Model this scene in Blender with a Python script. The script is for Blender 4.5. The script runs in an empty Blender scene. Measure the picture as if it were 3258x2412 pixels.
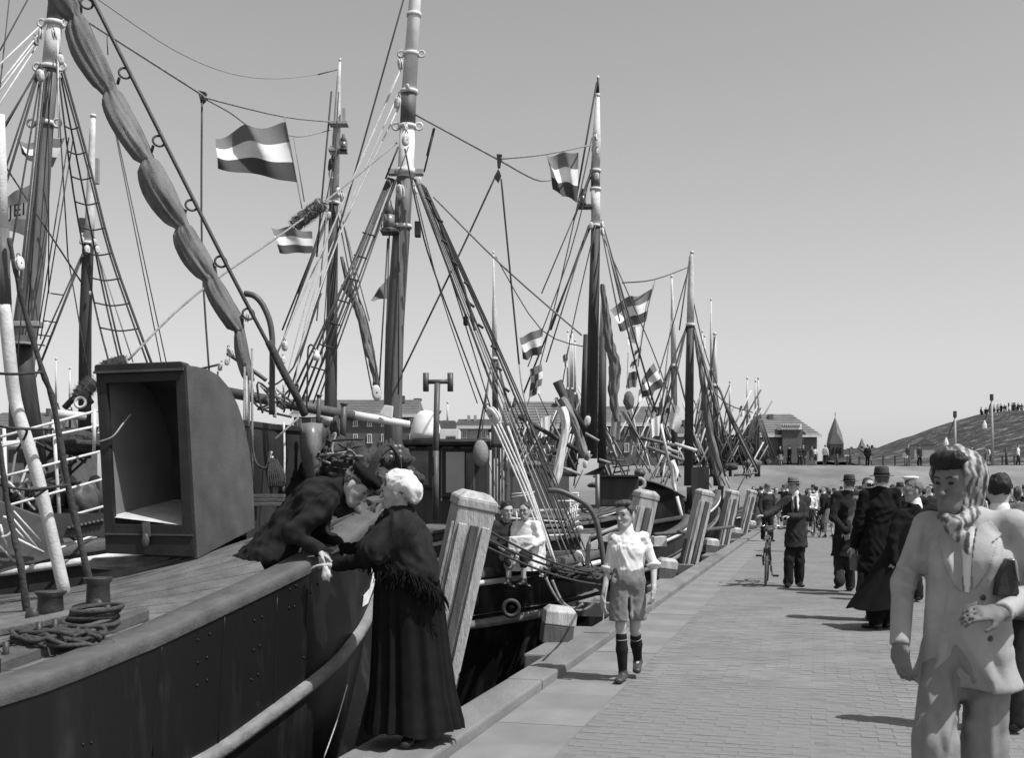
import bpy, bmesh, math, random
import numpy as np
from mathutils import Vector, Matrix, noise as mnoise
random.seed(7)
S = bpy.context.scene
C = S.collection
rad = math.radians
# ------------------------------------------------------------------ camera, sky, sun, exposure
F, HC, HY, K = 1150.0, 1.60, 491.0, 2.1787
cam_d = bpy.data.cameras.new('camera'); cam = bpy.data.objects.new('camera', cam_d); C.objects.link(cam)
cam.location = (0, 0, HC); cam.rotation_euler = (rad(90), 0, 0)
cam_d.sensor_width = 36; cam_d.lens = 36*F/1024; cam_d.shift_y = (HY-379.5)/1024
cam_d.clip_start = .05; cam_d.clip_end = 6000
cam_d.dof.use_dof = True; cam_d.dof.focus_distance = 11.0; cam_d.dof.aperture_fstop = 7.0
S.camera = cam
SUN = Vector((.434, -.257, .863)).normalized()
w = bpy.data.worlds.new('World'); S.world = w; w.use_nodes = True
nt = w.node_tree; bg = nt.nodes['Background']
sky = nt.nodes.new('ShaderNodeTexSky'); sky.sky_type = 'NISHITA'; sky.sun_disc = False
sky.sun_elevation = math.asin(SUN.z); sky.sun_rotation = math.atan2(SUN.x, SUN.y)
sky.air_density = 1.7; sky.dust_density = .9; sky.ozone_density = 1.0
bw = nt.nodes.new('ShaderNodeRGBToBW'); nt.links.new(sky.outputs[0], bw.inputs[0]); nt.links.new(bw.outputs[0], bg.inputs[0])
bg.inputs[1].default_value = .108
sl = bpy.data.lights.new('sun', 'SUN'); sl.energy = 4.5; sl.angle = rad(.53); sl.color = (1, 1, 1)
so = bpy.data.objects.new('sun', sl); C.objects.link(so); so.rotation_euler = SUN.to_track_quat('Z', 'Y').to_euler(); so.location = (20, -20, 40)
S.view_settings.view_transform = 'Standard'; S.view_settings.look = 'None'
S.view_settings.exposure = .22; S.view_settings.gamma = 1
try: S.view_settings.use_curve_mapping = False
except Exception: pass
S.cycles.max_bounces = 6; S.cycles.transparent_max_bounces = 6

# ------------------------------------------------------------------ helpers
def V(vx, vy, Y):
    return Vector(((vx/K-512)/F*Y, Y, HC-(vy/K-HY)/F*Y))
def px(Y, wv):            # metres of a width of wv view pixels at depth Y
    return wv/K*Y/F
REG = {'u1': (0, 0, 2.963), 'u2': (684.8, 0, 2.963), 'l3': (0, 411, 3.446), 'l4': (0, 753, 3.446), 'l5': (0, 1164, 2.716),
       'm1': (479, 616, 4.021), 'm2': (513.6, 958.7, 2.413), 'm3': (958.7, 753, 4.021), 'm4': (993, 1027, 3.0155),
       'm5': (1095.7, 479, 3.446), 'm6': (1541, 822, 3.233), 'm7': (1609, 993, 3.711), 'm8': (1849, 959, 2.384),
       'z3': (0, 856, 4.385), 'z4': (862.8, 917.6, 7.54), 'z5': (1027.2, 1068.3, 6.031), 'z6': (1335.4, 924.5, 4.824), 'z7': (1629.9, 1027.2, 7.76),
       'z8': (1986, 972.4, 8.041)}
def G(r, x, y): a, b, s = REG[r]; return (a+x/s, b+y/s)
def GV(r, x, y, Y): a, b = G(r, x, y); return V(a, b, Y)
QT = .2665
EV = Vector((QT, 1, 0)).normalized(); EU = Vector((EV.y, -EV.x, 0)); Q0 = Vector((-2.217, 0, 0))
def Q(u, v, z=0): p = Q0+EU*u+EV*v; return Vector((p.x, p.y, z))

MATS = {}
def mat(name, c, rough=.75, var=.25, scale=6, bump=.15, stretch=(1, 1, 1), metal=0, fine=60, spec=.3, big=.15):
    if name in MATS: return MATS[name]
    m = bpy.data.materials.new(name); m.use_nodes = True; n = m.node_tree.nodes; l = m.node_tree.links
    b = n['Principled BSDF']; b.inputs['Roughness'].default_value = rough; b.inputs['Metallic'].default_value = metal
    b.inputs['Specular IOR Level'].default_value = spec
    tc = n.new('ShaderNodeTexCoord'); mp = n.new('ShaderNodeMapping'); mp.inputs['Scale'].default_value = stretch
    l.new(tc.outputs['Object'], mp.inputs[0])
    def nz(sc, det):
        t = n.new('ShaderNodeTexNoise'); t.inputs['Scale'].default_value = sc; t.inputs['Detail'].default_value = det
        t.inputs['Roughness'].default_value = .62; l.new(mp.outputs[0], t.inputs['Vector']); return t
    def rng(sock, a, bb, lo=.3, hi=.7):
        r = n.new('ShaderNodeMapRange'); r.inputs[1].default_value = lo; r.inputs[2].default_value = hi
        r.inputs[3].default_value = a; r.inputs[4].default_value = bb; l.new(sock, r.inputs[0]); return r.outputs[0]
    n1 = nz(scale, 7); n2 = nz(scale*.17, 3); n3 = nz(fine, 3)
    x = rng(n1.outputs[0], c*(1-var), c*(1+var)); y = rng(n2.outputs[0], 1-big, 1+big)
    mu = n.new('ShaderNodeMath'); mu.operation = 'MULTIPLY'; l.new(x, mu.inputs[0]); l.new(y, mu.inputs[1])
    l.new(mu.outputs[0], b.inputs['Base Color'])
    ro = rng(n1.outputs[0], max(.05, rough-.12), min(1, rough+.12)); l.new(ro, b.inputs['Roughness'])
    if bump:
        ad = n.new('ShaderNodeMath'); ad.operation = 'ADD'; l.new(n1.outputs[0], ad.inputs[0]); l.new(n3.outputs[0], ad.inputs[1])
        bp = n.new('ShaderNodeBump'); bp.inputs['Strength'].default_value = bump; bp.inputs['Distance'].default_value = .02
        l.new(ad.outputs[0], bp.inputs['Height']); l.new(bp.outputs[0], b.inputs['Normal'])
    MATS[name] = m; return m

M_PAVE = mat('paving_brick', .19, .9, .13, 5, .3, fine=70, spec=.15)
M_SLAB = mat('paving_slab', .195, .9, .12, 2.5, .2, fine=90, spec=.15)
M_BED = mat('paving_bed', .165, .95, .2, 8, .3)
M_COPE = mat('coping_timber', .17, .85, .25, 3, .3, (1, .3, 1))
M_QWALL = mat('quay_timber', .035, .9, .5, 4, .3, (3, 3, .4))
M_HULL = mat('black_hull_paint', .010, .5, .5, 3, .08, (1, 1, .35), fine=25, spec=.22, big=.4)
def scuffed(name, lo, hi, rough=.5):
    m = bpy.data.materials.new(name); m.use_nodes = True; n = m.node_tree.nodes; l = m.node_tree.links; b = n['Principled BSDF']
    b.inputs['Specular IOR Level'].default_value = .22
    tc = n.new('ShaderNodeTexCoord')
    def nz(sc, st, det, rg=.65):
        mp = n.new('ShaderNodeMapping'); mp.inputs['Scale'].default_value = st; l.new(tc.outputs['Object'], mp.inputs[0])
        t = n.new('ShaderNodeTexNoise'); t.inputs['Scale'].default_value = sc; t.inputs['Detail'].default_value = det; t.inputs['Roughness'].default_value = rg; l.new(mp.outputs[0], t.inputs[0]); return t.outputs[0]
    a = nz(3.0, (1.6, 1.6, .28), 8); c = nz(9, (1, 1, .5), 9, .75); e = nz(1.1, (1, 1, 1), 3)
    def ramp(x, p0, p1, v0, v1):
        r = n.new('ShaderNodeMapRange'); r.inputs[1].default_value = p0; r.inputs[2].default_value = p1; r.inputs[3].default_value = v0; r.inputs[4].default_value = v1; l.new(x, r.inputs[0]); return r.outputs[0]
    def op(o, x, y):
        q = n.new('ShaderNodeMath'); q.operation = o; l.new(x, q.inputs[0])
        if isinstance(y, float): q.inputs[1].default_value = y
        else: l.new(y, q.inputs[1])
        return q.outputs[0]
    st = op('MULTIPLY', ramp(a, .52, .78, 0, 1), ramp(e, .42, .62, .15, 1)); sc = op('MULTIPLY', ramp(c, .62, .72, 0, .8), ramp(e, .45, .6, 0, 1))
    v = op('MAXIMUM', st, sc); l.new(ramp(v, 0, 1, lo, hi), b.inputs['Base Color']); l.new(ramp(v, 0, 1, rough-.12, .85), b.inputs['Roughness'])
    bp = n.new('ShaderNodeBump'); bp.inputs['Strength'].default_value = .25; bp.inputs['Distance'].default_value = .01; l.new(c, bp.inputs['Height']); l.new(bp.outputs[0], b.inputs['Normal'])
    MATS[name] = m; return m
M_HULL = scuffed('scuffed_hull', .008, .06)
M_HULL2 = mat('dark_hull_paint', .03, .5, .5, 3, .1, (1, 1, .35), spec=.35)
M_RAILW = mat('rail_weathered_paint', .085, .7, .25, 7, .3, fine=40)
M_STRAKE = mat('worn_grey_strake', .17, .75, .4, 7, .35, fine=30)
M_DECK = mat('painted_deck', .105, .8, .35, 6, .45, (1, 1, 1), fine=50, big=.25)
M_HOODF = mat('hood_dark_paint', .026, .5, .35, 5, .12, spec=.3, big=.3)
M_HOODS = mat('hood_grey_paint', .078, .6, .25, 5, .14, spec=.25, big=.25)
M_WHITE = mat('white_paint', .66, .55, .1, 8, .1, big=.05)
M_WHITE2 = mat('chalky_white_paint', .56, .7, .18, 9, .25, big=.1)
M_WOOD = mat('varnished_spar', .13, .55, .45, 3, .25, (5, 5, .35), fine=30)
M_WOODD = mat('dark_spar', .045, .6, .4, 3, .2, (5, 5, .4))
M_WOODG = mat('grey_pile_timber', .40, .9, .4, 3.5, .5, (5, 5, .5), fine=30)
M_TAR = mat('tarred_pile', .10, .85, .35, 4, .4, (5, 5, .5))
M_IRON = mat('dark_iron', .035, .5, .3, 9, .2, spec=.4)
M_PIPE = mat('grey_painted_pipe', .075, .5, .25, 8, .1, spec=.4)
M_GREYM = mat('light_grey_paint', .30, .55, .15, 4, .1)
M_ROPE = mat('tarred_rope', .05, .9, .4, 40, .4)
M_ROPEL = mat('hemp_rope', .24, .9, .3, 40, .4)
M_ROPEW = mat('white_rope', .55, .85, .2, 40, .3)
M_WIRE = mat('wire_rope', .07, .6, .3, 40, .2)
M_CANVAS = mat('tanned_canvas', .16, .9, .35, 7, .5, (1, 1, .5), fine=120)
M_FUZZ = mat('baggywrinkle', .3, 1, .4, 30, .8)
M_NET = mat('tarred_net', .06, .95, .5, 30, .8)
M_RED = mat('flag_red', .165, .9, .12, 8, .15, fine=200)
M_FWH = mat('flag_white', .72, .9, .08, 8, .15, fine=200)
M_BLU = mat('flag_blue', .075, .9, .15, 8, .15, fine=200)
M_SKIN = mat('skin', .38, .6, .08, 14, .06, spec=.35)
M_SKIND = mat('tanned_skin', .27, .6, .1, 14, .06, spec=.35)
M_HAIR = mat('dark_hair', .015, .55, .5, 25, .5, (1, 1, .3))
M_HAIRG = mat('grey_hair', .12, .7, .4, 25, .5, (1, 1, .3))
M_HAIRB = mat('brown_hair', .06, .6, .5, 25, .5, (1, 1, .3))
M_BLACK = mat('black_cloth', .010, .95, .3, 12, .2, fine=150, spec=.1)
M_DARK = mat('dark_wool', .02, .95, .3, 10, .25, fine=150, spec=.1)
M_CHAR = mat('charcoal_wool', .034, .95, .25, 10, .25, fine=150, spec=.1)
M_MID = mat('grey_wool', .12, .95, .2, 10, .25, fine=150, spec=.1)
M_SUITSHADE = mat('shaded_suit_cloth', .24, .95, .12, 10, .25, fine=220, spec=.1)  # same cloth as the jacket, darkened to stand for shade at its opening
M_SUIT = mat('pale_suit_cloth', .35, .95, .1, 10, .25, fine=220, spec=.1)
M_SHIRT = mat('white_cotton', .66, .9, .05, 10, .15, fine=200, spec=.1)
M_SHORTS = mat('grey_flannel', .20, .95, .15, 10, .25, fine=180, spec=.1)
M_SCARF = mat('silk_scarf', .30, .5, .4, 9, .15, fine=90, spec=.4)
def scarf_print():
    m = bpy.data.materials.new('scarf_print'); m.use_nodes = True; n = m.node_tree.nodes; l = m.node_tree.links; b = n['Principled BSDF']; b.inputs['Roughness'].default_value = .55
    tc = n.new('ShaderNodeTexCoord'); wv = n.new('ShaderNodeTexWave'); wv.inputs['Scale'].default_value = 9; wv.inputs['Distortion'].default_value = 5; wv.inputs['Detail'].default_value = 3; wv.inputs['Detail Scale'].default_value = 1.5
    vo = n.new('ShaderNodeTexVoronoi'); vo.inputs['Scale'].default_value = 45
    l.new(tc.outputs['Object'], wv.inputs[0]); l.new(tc.outputs['Object'], vo.inputs[0])
    mu = n.new('ShaderNodeMath'); mu.operation = 'MULTIPLY'; l.new(wv.outputs['Fac'], mu.inputs[0])
    r2 = n.new('ShaderNodeMapRange'); r2.inputs[1].default_value = .2; r2.inputs[2].default_value = .55; r2.inputs[3].default_value = .55; r2.inputs[4].default_value = 1; l.new(vo.outputs['Distance'], r2.inputs[0]); l.new(r2.outputs[0], mu.inputs[1])
    r = n.new('ShaderNodeMapRange'); r.inputs[1].default_value = .2; r.inputs[2].default_value = .7; r.inputs[3].default_value = .07; r.inputs[4].default_value = .34; l.new(mu.outputs[0], r.inputs[0]); l.new(r.outputs[0], b.inputs['Base Color'])
    MATS['scarf_print'] = m; return m
M_SCARF = scarf_print()
M_LEATH = mat('black_leather', .018, .4, .3, 14, .1, spec=.5)
M_LEATHB = mat('brown_leather', .05, .45, .3, 14, .1, spec=.4)
M_GLASS = mat('window_glass', .05, .08, .3, 3, 0, spec=.8)
M_LAMPG = mat('lamp_glass', .2, .15, .1, 3, 0, spec=.8)
M_EYE = mat('dark_eye', .012, .2, .1, 3, 0)
M_LIP = mat('lip', .17, .5, .1, 20, 0)
M_RUB = mat('rubber', .02, .8, .3, 20, .1)
M_CHROME = mat('nickel_plate', .55, .25, .1, 10, 0, metal=1)
M_GRASS = mat('dike_grass', .18, .95, .3, .25, .5, (1, 1, 1), fine=6, spec=.05)
M_DUNE = mat('dune_grass', .10, .95, .4, .22, .6, fine=3, spec=.05)
M_SAND = mat('dune_sand', .27, .95, .2, .6, .3, fine=4, spec=.05)
M_BRICKW = mat('brick_wall', .10, .9, .2, 1.5, .3, fine=12)
M_BRICKD = mat('dark_brick_wall', .06, .9, .25, 1.5, .3, fine=12)
M_TILE = mat('roof_tile', .16, .8, .2, 1.6, .4, fine=9)
M_TILED = mat('dark_roof_tile', .10, .8, .2, 1.6, .4, fine=9)
M_SLATE = mat('spire_slate', .15, .7, .2, 1.5, .2, fine=9)
M_LEAF = mat('leaf', .05, .9, .4, 2, .2)
M_BARK = mat('bark', .04, .95, .3, 6, .5)
M_GROUND = mat('far_ground', .16, .95, .3, .1, .3, spec=.05)

def link(name, me, m, parent=None, smooth=True):
    o = bpy.data.objects.new(name, me); C.objects.link(o)
    if m is not None and (not me.materials): me.materials.append(m)
    if smooth: me.polygons.foreach_set('use_smooth', [True]*len(me.polygons))
    if parent is not None: o.parent = parent
    return o
def base_of(o):
    p = Vector((0, 0, 0))
    while o is not None: p = p+o.location; o = o.parent
    return p
def tag(o, label, cat, group=None, kind=None):
    if label: o['label'] = label
    if cat: o['category'] = cat
    if group: o['group'] = group
    if kind: o['kind'] = kind
    return o
def thing(name, label, cat, loc=(0, 0, 0), group=None, rz=0):
    o = bpy.data.objects.new(name, None); C.objects.link(o); o.location = loc; o.rotation_euler = (0, 0, rz); o.empty_display_size = .1
    return tag(o, label, cat, group)
class MB:
    def __init__(s): s.v = []; s.f = []
    def add(s, vs, fs):
        k = len(s.v); s.v += [tuple(p) for p in vs]; s.f += [tuple(i+k for i in f) for f in fs]; return s
    def box(s, c, sx, sy, sz, R=None, taper=1.0):
        c = Vector(c); vs = []
        for z, t in ((-1, 1), (1, taper)):
            for x, y in ((-1, -1), (1, -1), (1, 1), (-1, 1)):
                p = Vector((x*sx/2*t, y*sy/2*t, z*sz/2)); vs.append(c+(R @ p if R else p))
        return s.add(vs, [(3, 2, 1, 0), (4, 5, 6, 7), (0, 1, 5, 4), (1, 2, 6, 5), (2, 3, 7, 6), (3, 0, 4, 7)])
    def bar(s, a, b, wx, wy, xax=None):
        a = Vector(a); b = Vector(b); z = (b-a); L = z.length; z.normalize()
        x = Vector(xax) if xax is not None else (Vector((1, 0, 0)) if abs(z.x) < .9 else Vector((0, 1, 0)))
        x = (x-z*x.dot(z)).normalized(); y = z.cross(x)
        return s.box((a+b)/2, wx, wy, L, Matrix((x, y, z)).transposed())
    def tube(s, pts, r, n=8, cap=True):
        pts = [Vector(p) for p in pts]; m = len(pts)
        rs = r if isinstance(r, (list, tuple)) else [r]*m
        vs = []; fs = []; up = None
        for i, p in enumerate(pts):
            t = (pts[min(i+1, m-1)]-pts[max(i-1, 0)])
            t = t.normalized() if t.length > 1e-9 else Vector((0, 0, 1))
            if up is None: up = Vector((0, 0, 1)) if abs(t.z) < .9 else Vector((1, 0, 0))
            x = (up-t*up.dot(t))
            x = x.normalized() if x.length > 1e-6 else t.orthogonal().normalized()
            up = x; y = t.cross(x)
            for k in range(n):
                a = 2*math.pi*k/n; vs.append(p+(x*math.cos(a)+y*math.sin(a))*rs[i])
        for i in range(m-1):
            for k in range(n):
                fs.append((i*n+k, i*n+(k+1) % n, (i+1)*n+(k+1) % n, (i+1)*n+k))
        if cap: fs.append(tuple(range(n-1, -1, -1))); fs.append(tuple((m-1)*n+k for k in range(n)))
        return s.add(vs, fs)
    def lathe(s, c, prof, n=16, R=None, sx=1, sy=1):
        c = Vector(c); vs = []; fs = []
        for r, z in prof:
            for k in range(n):
                a = 2*math.pi*k/n; p = Vector((r*math.cos(a)*sx, r*math.sin(a)*sy, z)); vs.append(c+(R @ p if R else p))
        m = len(prof)
        for i in range(m-1):
            for k in range(n): fs.append((i*n+k, i*n+(k+1) % n, (i+1)*n+(k+1) % n, (i+1)*n+k))
        if prof[0][0] > 1e-6: fs.append(tuple(range(n-1, -1, -1)))
        if prof[-1][0] > 1e-6: fs.append(tuple((m-1)*n+k for k in range(n)))
        return s.add(vs, fs)
    def ball(s, c, r, n=10, m=7, sc=(1, 1, 1), R=None):
        c = Vector(c); vs = []; fs = []
        for i in range(m+1):
            th = math.pi*i/m
            for k in range(n):
                a = 2*math.pi*k/n; p = Vector((math.sin(th)*math.cos(a)*sc[0], math.sin(th)*math.sin(a)*sc[1], math.cos(th)*sc[2]))*r
                vs.append(c+(R @ p if R else p))
        for i in range(m):
            for k in range(n): fs.append((i*n+k, (i+1)*n+k, (i+1)*n+(k+1) % n, i*n+(k+1) % n))
        return s.add(vs, fs)
    def torus(s, c, R0, r, R=None, n=24, m=8, a0=0, a1=2*math.pi):
        full = abs(a1-a0) > 6.28; pts = []
        for i in range(n+1):
            a = a0+(a1-a0)*i/n; p = Vector((math.cos(a)*R0, math.sin(a)*R0, 0)); pts.append(Vector(c)+(R @ p if R else p))
        return s.tube(pts, r, m, cap=not full)
    def grid(s, P):
        n = len(P); m = len(P[0]); vs = [p for row in P for p in row]
        fs = [(i*m+j, i*m+j+1, (i+1)*m+j+1, (i+1)*m+j) for i in range(n-1) for j in range(m-1)]
        return s.add(vs, fs)
    def prism(s, poly, d):      # extrude a polygon of 3-D points by vector d
        n = len(poly); d = Vector(d); vs = [Vector(p) for p in poly]+[Vector(p)+d for p in poly]
        return s.add(vs, [tuple(range(n-1, -1, -1)), tuple(range(n, 2*n))]+[(i, (i+1) % n, n+(i+1) % n, n+i) for i in range(n)])
    def mesh(s, name, off=None):
        me = bpy.data.meshes.new(name); o = off or Vector((0, 0, 0))
        me.from_pydata([(p[0]-o.x, p[1]-o.y, p[2]-o.z) for p in s.v], [], s.f); me.validate(); me.update(); return me
    def build(s, name, m, parent=None, smooth=False, bevel=0, fixn=False):
        me = s.mesh(name, base_of(parent) if parent is not None else None)
        if fixn or bevel:
            bm = bmesh.new(); bm.from_mesh(me)
            if bevel: bmesh.ops.bevel(bm, geom=bm.edges[:], offset=bevel, segments=2, affect='EDGES', profile=.6, clamp_overlap=True)
            bmesh.ops.recalc_face_normals(bm, faces=bm.faces[:]); bm.to_mesh(me); bm.free()
        return link(name, me, m, parent, smooth)
    def top(s, name, m, label, cat, group=None, kind=None, smooth=False, bevel=0, fixn=False):   # a top-level single-mesh thing, origin at its lowest middle
        xs = np.array(s.v); o = Vector((xs[:, 0].mean(), xs[:, 1].mean(), xs[:, 2].min()))
        me = s.mesh(name, o)
        if fixn or bevel:
            bm = bmesh.new(); bm.from_mesh(me)
            if bevel: bmesh.ops.bevel(bm, geom=bm.edges[:], offset=bevel, segments=2, affect='EDGES', profile=.6, clamp_overlap=True)
            bmesh.ops.recalc_face_normals(bm, faces=bm.faces[:]); bm.to_mesh(me); bm.free()
        ob = link(name, me, m, None, smooth); ob.location = o
        return tag(ob, label, cat, group, kind)
def struct(name, mb, m, smooth=False):
    o = mb.build(name, m, None, smooth); o['kind'] = 'structure'; return o
def interp(x, xs, ys): return float(np.interp(x, xs, ys))
def sag(a, b, s, n=12):
    a = Vector(a); b = Vector(b)
    return [a.lerp(b, i/n)-Vector((0, 0, s*4*(i/n)*(1-i/n))) for i in range(n+1)]
def spline(pts, k=6):
    pts = [Vector(p) for p in pts]; out = []
    for i in range(len(pts)-1):
        p0 = pts[max(i-1, 0)]; p1 = pts[i]; p2 = pts[i+1]; p3 = pts[min(i+2, len(pts)-1)]
        for j in range(k):
            t = j/k
            out.append(.5*((2*p1)+(p2-p0)*t+(2*p0-5*p1+4*p2-p3)*t*t+(3*p1-p0-3*p2+p3)*t**3))
    out.append(pts[-1]); return out
# ================================================================== SETTING
# water
wt = MB().add([(-400, -60, -1.6), (120, -60, -1.6), (120, 86, -1.6), (-400, 86, -1.6)], [(0, 1, 2, 3)])
M_WATER = mat('harbour_water', .012, .12, .3, .6, .25, fine=3, spec=.5)
struct('water', wt, M_WATER)
# quay paving: one sheet, with slab strip and near bricks lying on it
U1, VE = 75, 88
def strip(u0, u1, v0, v1, z, n=1):
    b = MB()
    b.add([Q(u0, v0, z), Q(u1, v0, z), Q(u1, v1, z), Q(u0, v1, z)], [(0, 1, 2, 3)]); return b
pave = struct('quay_paving', strip(0, U1, -30, VE, -.0008), M_BED)
M_FARP = mat('far_brick_paving', .188, .9, .14, 3, .3, (1, 1, 1), fine=60, spec=.15)
far = strip(.62, U1, 17, VE, -.002).build('far_paving', M_FARP, pave)
near_l = strip(.62, U1, -30, 3.2, -.002).build('near_paving', M_FARP, pave)
side = strip(5.3, U1, 3.2, 17, -.002).build('side_paving', M_FARP, pave)
# flat slabs along the coping
slab = MB().box((0, 0, 0), .598, 1.196, .03).mesh('slab'); slab.materials.append(M_SLAB)
ang = -math.atan(QT)
for i in range(46):
    v = 1.0+i*1.2; o = bpy.data.objects.new('paving_slab', slab); C.objects.link(o); o.parent = pave
    o.location = Q(.31, v+.6, -.012+random.uniform(-.002, .002)); o.rotation_euler = (random.uniform(-.002, .002), random.uniform(-.002, .002), ang)
strip(.005, .62, 56, VE, .001).build('far_slab_strip', M_SLAB, pave)
# bricks
bw_, bl_, jt = .105, .21, .008
bmesh_b = MB().box((0, 0, 0), bl_-jt, bw_-jt, .03, taper=.985).mesh('brick'); bmesh_b.materials.append(M_PAVE)
cells = []
rows = int((17-3.2)/bw_)
for r in range(rows):
    v = 3.2+r*bw_+bw_/2; off = (r % 2)*bl_/2
    for c in range(int((5.3-.62)/bl_)):
        u = .62+off+c*bl_+bl_/2
        if u+bl_/2 > 5.3: continue
        p = Q(u, v); X, Y = p.x, p.y
        if Y < 3.2: continue
        sx = 512+X/Y*F; sy = HY+HC/Y*F
        vis = -30 < sx < 1050 and sy < 790
        hid = (sx > 905 and sy > 600)
        cells.append(((not vis)*2+hid*1, Y, u, v))
cells.sort()
rest = MB(); nb = 0
for k, (h, Y, u, v) in enumerate(cells):
    z = -.014+random.uniform(-.0012, .0012)+.003*mnoise.noise((u*1.3, v*1.3, 0))
    if k < 300:
        o = bpy.data.objects.new('brick', bmesh_b); C.objects.link(o); o.parent = pave
        o.location = Q(u, v, z); o.rotation_euler = (random.gauss(0, .003), random.gauss(0, .003), ang+random.gauss(0, .008))
    else:
        R = Matrix.Rotation(ang+random.gauss(0, .008), 3, 'Z') @ Matrix.Rotation(random.gauss(0, .003), 3, 'X')
        rest.box(Q(u, v, z), bl_-jt, bw_-jt, .03, R)
rb = rest.build('brick_field', M_PAVE, pave); rb['kind'] = 'stuff'
# quay wall, coping blocks and ledges
qw = MB(); qw.add([Q(-.27, -30, .0), Q(-.27, VE, .0), Q(-.27, VE, -2.2), Q(-.27, -30, -2.2), Q(.0, -30, -.02), Q(.0, VE, -.02)], [(0, 1, 2, 3), (0, 4, 5, 1)])
quay = struct('quay_wall', qw, M_QWALL)
for i in range(-4, 26):
    v0 = 9.57+3.1*i
    z = .065+random.uniform(-.006, .006)
    b = MB().bar(Q(-.15, v0+.012, -.085+z/1), Q(-.15, v0+3.09, -.085+z), .30+random.uniform(-.006, .006), .2, xax=EU)
    b.build('coping_block', M_COPE, quay, bevel=.018)
YV = lambda Y: Y/EV.y
post_v = [YV(y) for y in (8.6, 15.9, 23.9, 32.2, 40.8, 49.5, 58)]
ledges = [(-6, YV(8.05))]+[(YV(y), YV(y+2.25)) for y in (10.75, 18.5, 27.2, 35.8, 44.5, 53.2)]
boll_v = [YV(y) for y in (11.75, 20.2, 28.6, 37, 45.6, 54)]
for (a, b_) in ledges:
    MB().bar(Q(-.43, a, -.06), Q(-.43, b_, -.06), .255, .22, xax=EU).build('quay_ledge', M_COPE, quay, bevel=.02)
    n = int((b_-a)/1.6)+1
    for j in range(n+1):
        v = a+.15+(b_-a-.3)*j/n
        MB().bar(Q(-.45, v, -.17), Q(-.45, v, -2.2), .28, .28, xax=EU).build('quay_pile', M_QWALL, quay)
# cross ties beside piles
for k, v in enumerate(post_v):
    if k == 0: continue
    MB().bar(Q(-.31, v-.62, -.01), Q(-1.0, v-.62, .0), .16, .2, xax=EV).build('tie_beam', M_COPE, quay, bevel=.01)
# mooring piles
zt = [1.47, 1.49, 1.50, 1.49, 1.5, 1.5, 1.5]
for k, v in enumerate(post_v):
    bs = Q(-.72 if k == 0 else -.5, v, 0)
    nm = ['leaning mooring pile beside the kissing couple, pale weathered timber', 'second leaning mooring pile, right behind the walking boy', 'third leaning mooring pile beyond the boy, tarred lower half',
          'fourth leaning mooring pile, tarred lower half', 'fifth leaning mooring pile, beside the man with the hat', 'sixth leaning mooring pile, far along the quay', 'last leaning mooring pile, farthest along the quay'][k]
    t = thing('mooring_pile', nm, 'mooring pile', (bs.x, bs.y, -1.6), 'leaning mooring piles along the quay')
    s = .27+.03*random.random()
    axis = (EU*(.22+random.uniform(-.02, .02))+EV*(.03+random.uniform(-.03, .03))+Vector((0, 0, 1)))
    top = bs+axis*zt[k]; bot = bs+axis*-2.0; split = bs+axis*(.25 if k == 0 else .55)
    fa_ = random.uniform(-.12, .12); fx = (EU*(.55+fa_)-EV*.83).normalized()
    MB().bar(split, top, s, s, xax=fx).build('post_body', M_WOODG, t, bevel=.02)
    MB().bar(bot, split, s*1.004, s*1.004, xax=fx).build('tarred_foot', M_TAR, t, bevel=.02)
    zax = axis.normalized(); xx = (fx-zax*fx.dot(zax)).normalized(); yy = zax.cross(xx); R = Matrix((xx, yy, zax)).transposed()
    c = MB(); c.box(top+zax*.035, s*1.06, s*1.06, .07, R); c.box(top+zax*.095, s*1.05, s*1.05, .05, R, taper=.62)
    c.build('pile_cap', M_WOODG, t, bevel=.012)
    for j, q in enumerate((-.30, .02, .32)):       # battens nailed to the two visible faces
        o1 = xx*(s/2+.012)+yy*q*s
        MB().bar(bot+o1, top+o1-zax*.12, .03, s*.22, xax=xx).build('batten', M_WOODG if j != 1 else M_TAR, t, bevel=.006)
    o2 = -yy*(s/2+.01)+xx*s*.3
    MB().bar(bot+o2, top+o2-zax*.12, s*.3, .025, xax=xx).build('batten', M_WOODG, t, bevel=.006)
for k in range(6):
    v = boll_v[k]; p = Q(-.47, v, .05)
    lb = ['low square bollard on the coping between the first two piles', 'low square bollard beside the second pile behind the boy', 'low square bollard just past the third pile',
          'low square bollard just past the fourth pile', 'low square bollard past the fifth pile', 'low square bollard far along the quay'][k]
    t = thing('quay_bollard', lb, 'bollard', p, 'low square bollards on the coping')
    R = Matrix.Rotation(ang+.35, 3, 'Z') @ Matrix.Rotation(.12, 3, 'Y')
    MB().box(p+Vector((0, 0, .07)), .31, .31, .2, R).build('tarred_foot', M_TAR, t, bevel=.015)
    b = MB(); b.box(p+R @ Vector((0, 0, .24)), .32, .32, .14, R); b.box(p+R @ Vector((0, 0, .33)), .318, .318, .05, R, taper=.72)
    b.build('weathered_top', M_WOODG, t, bevel=.012)

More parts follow.
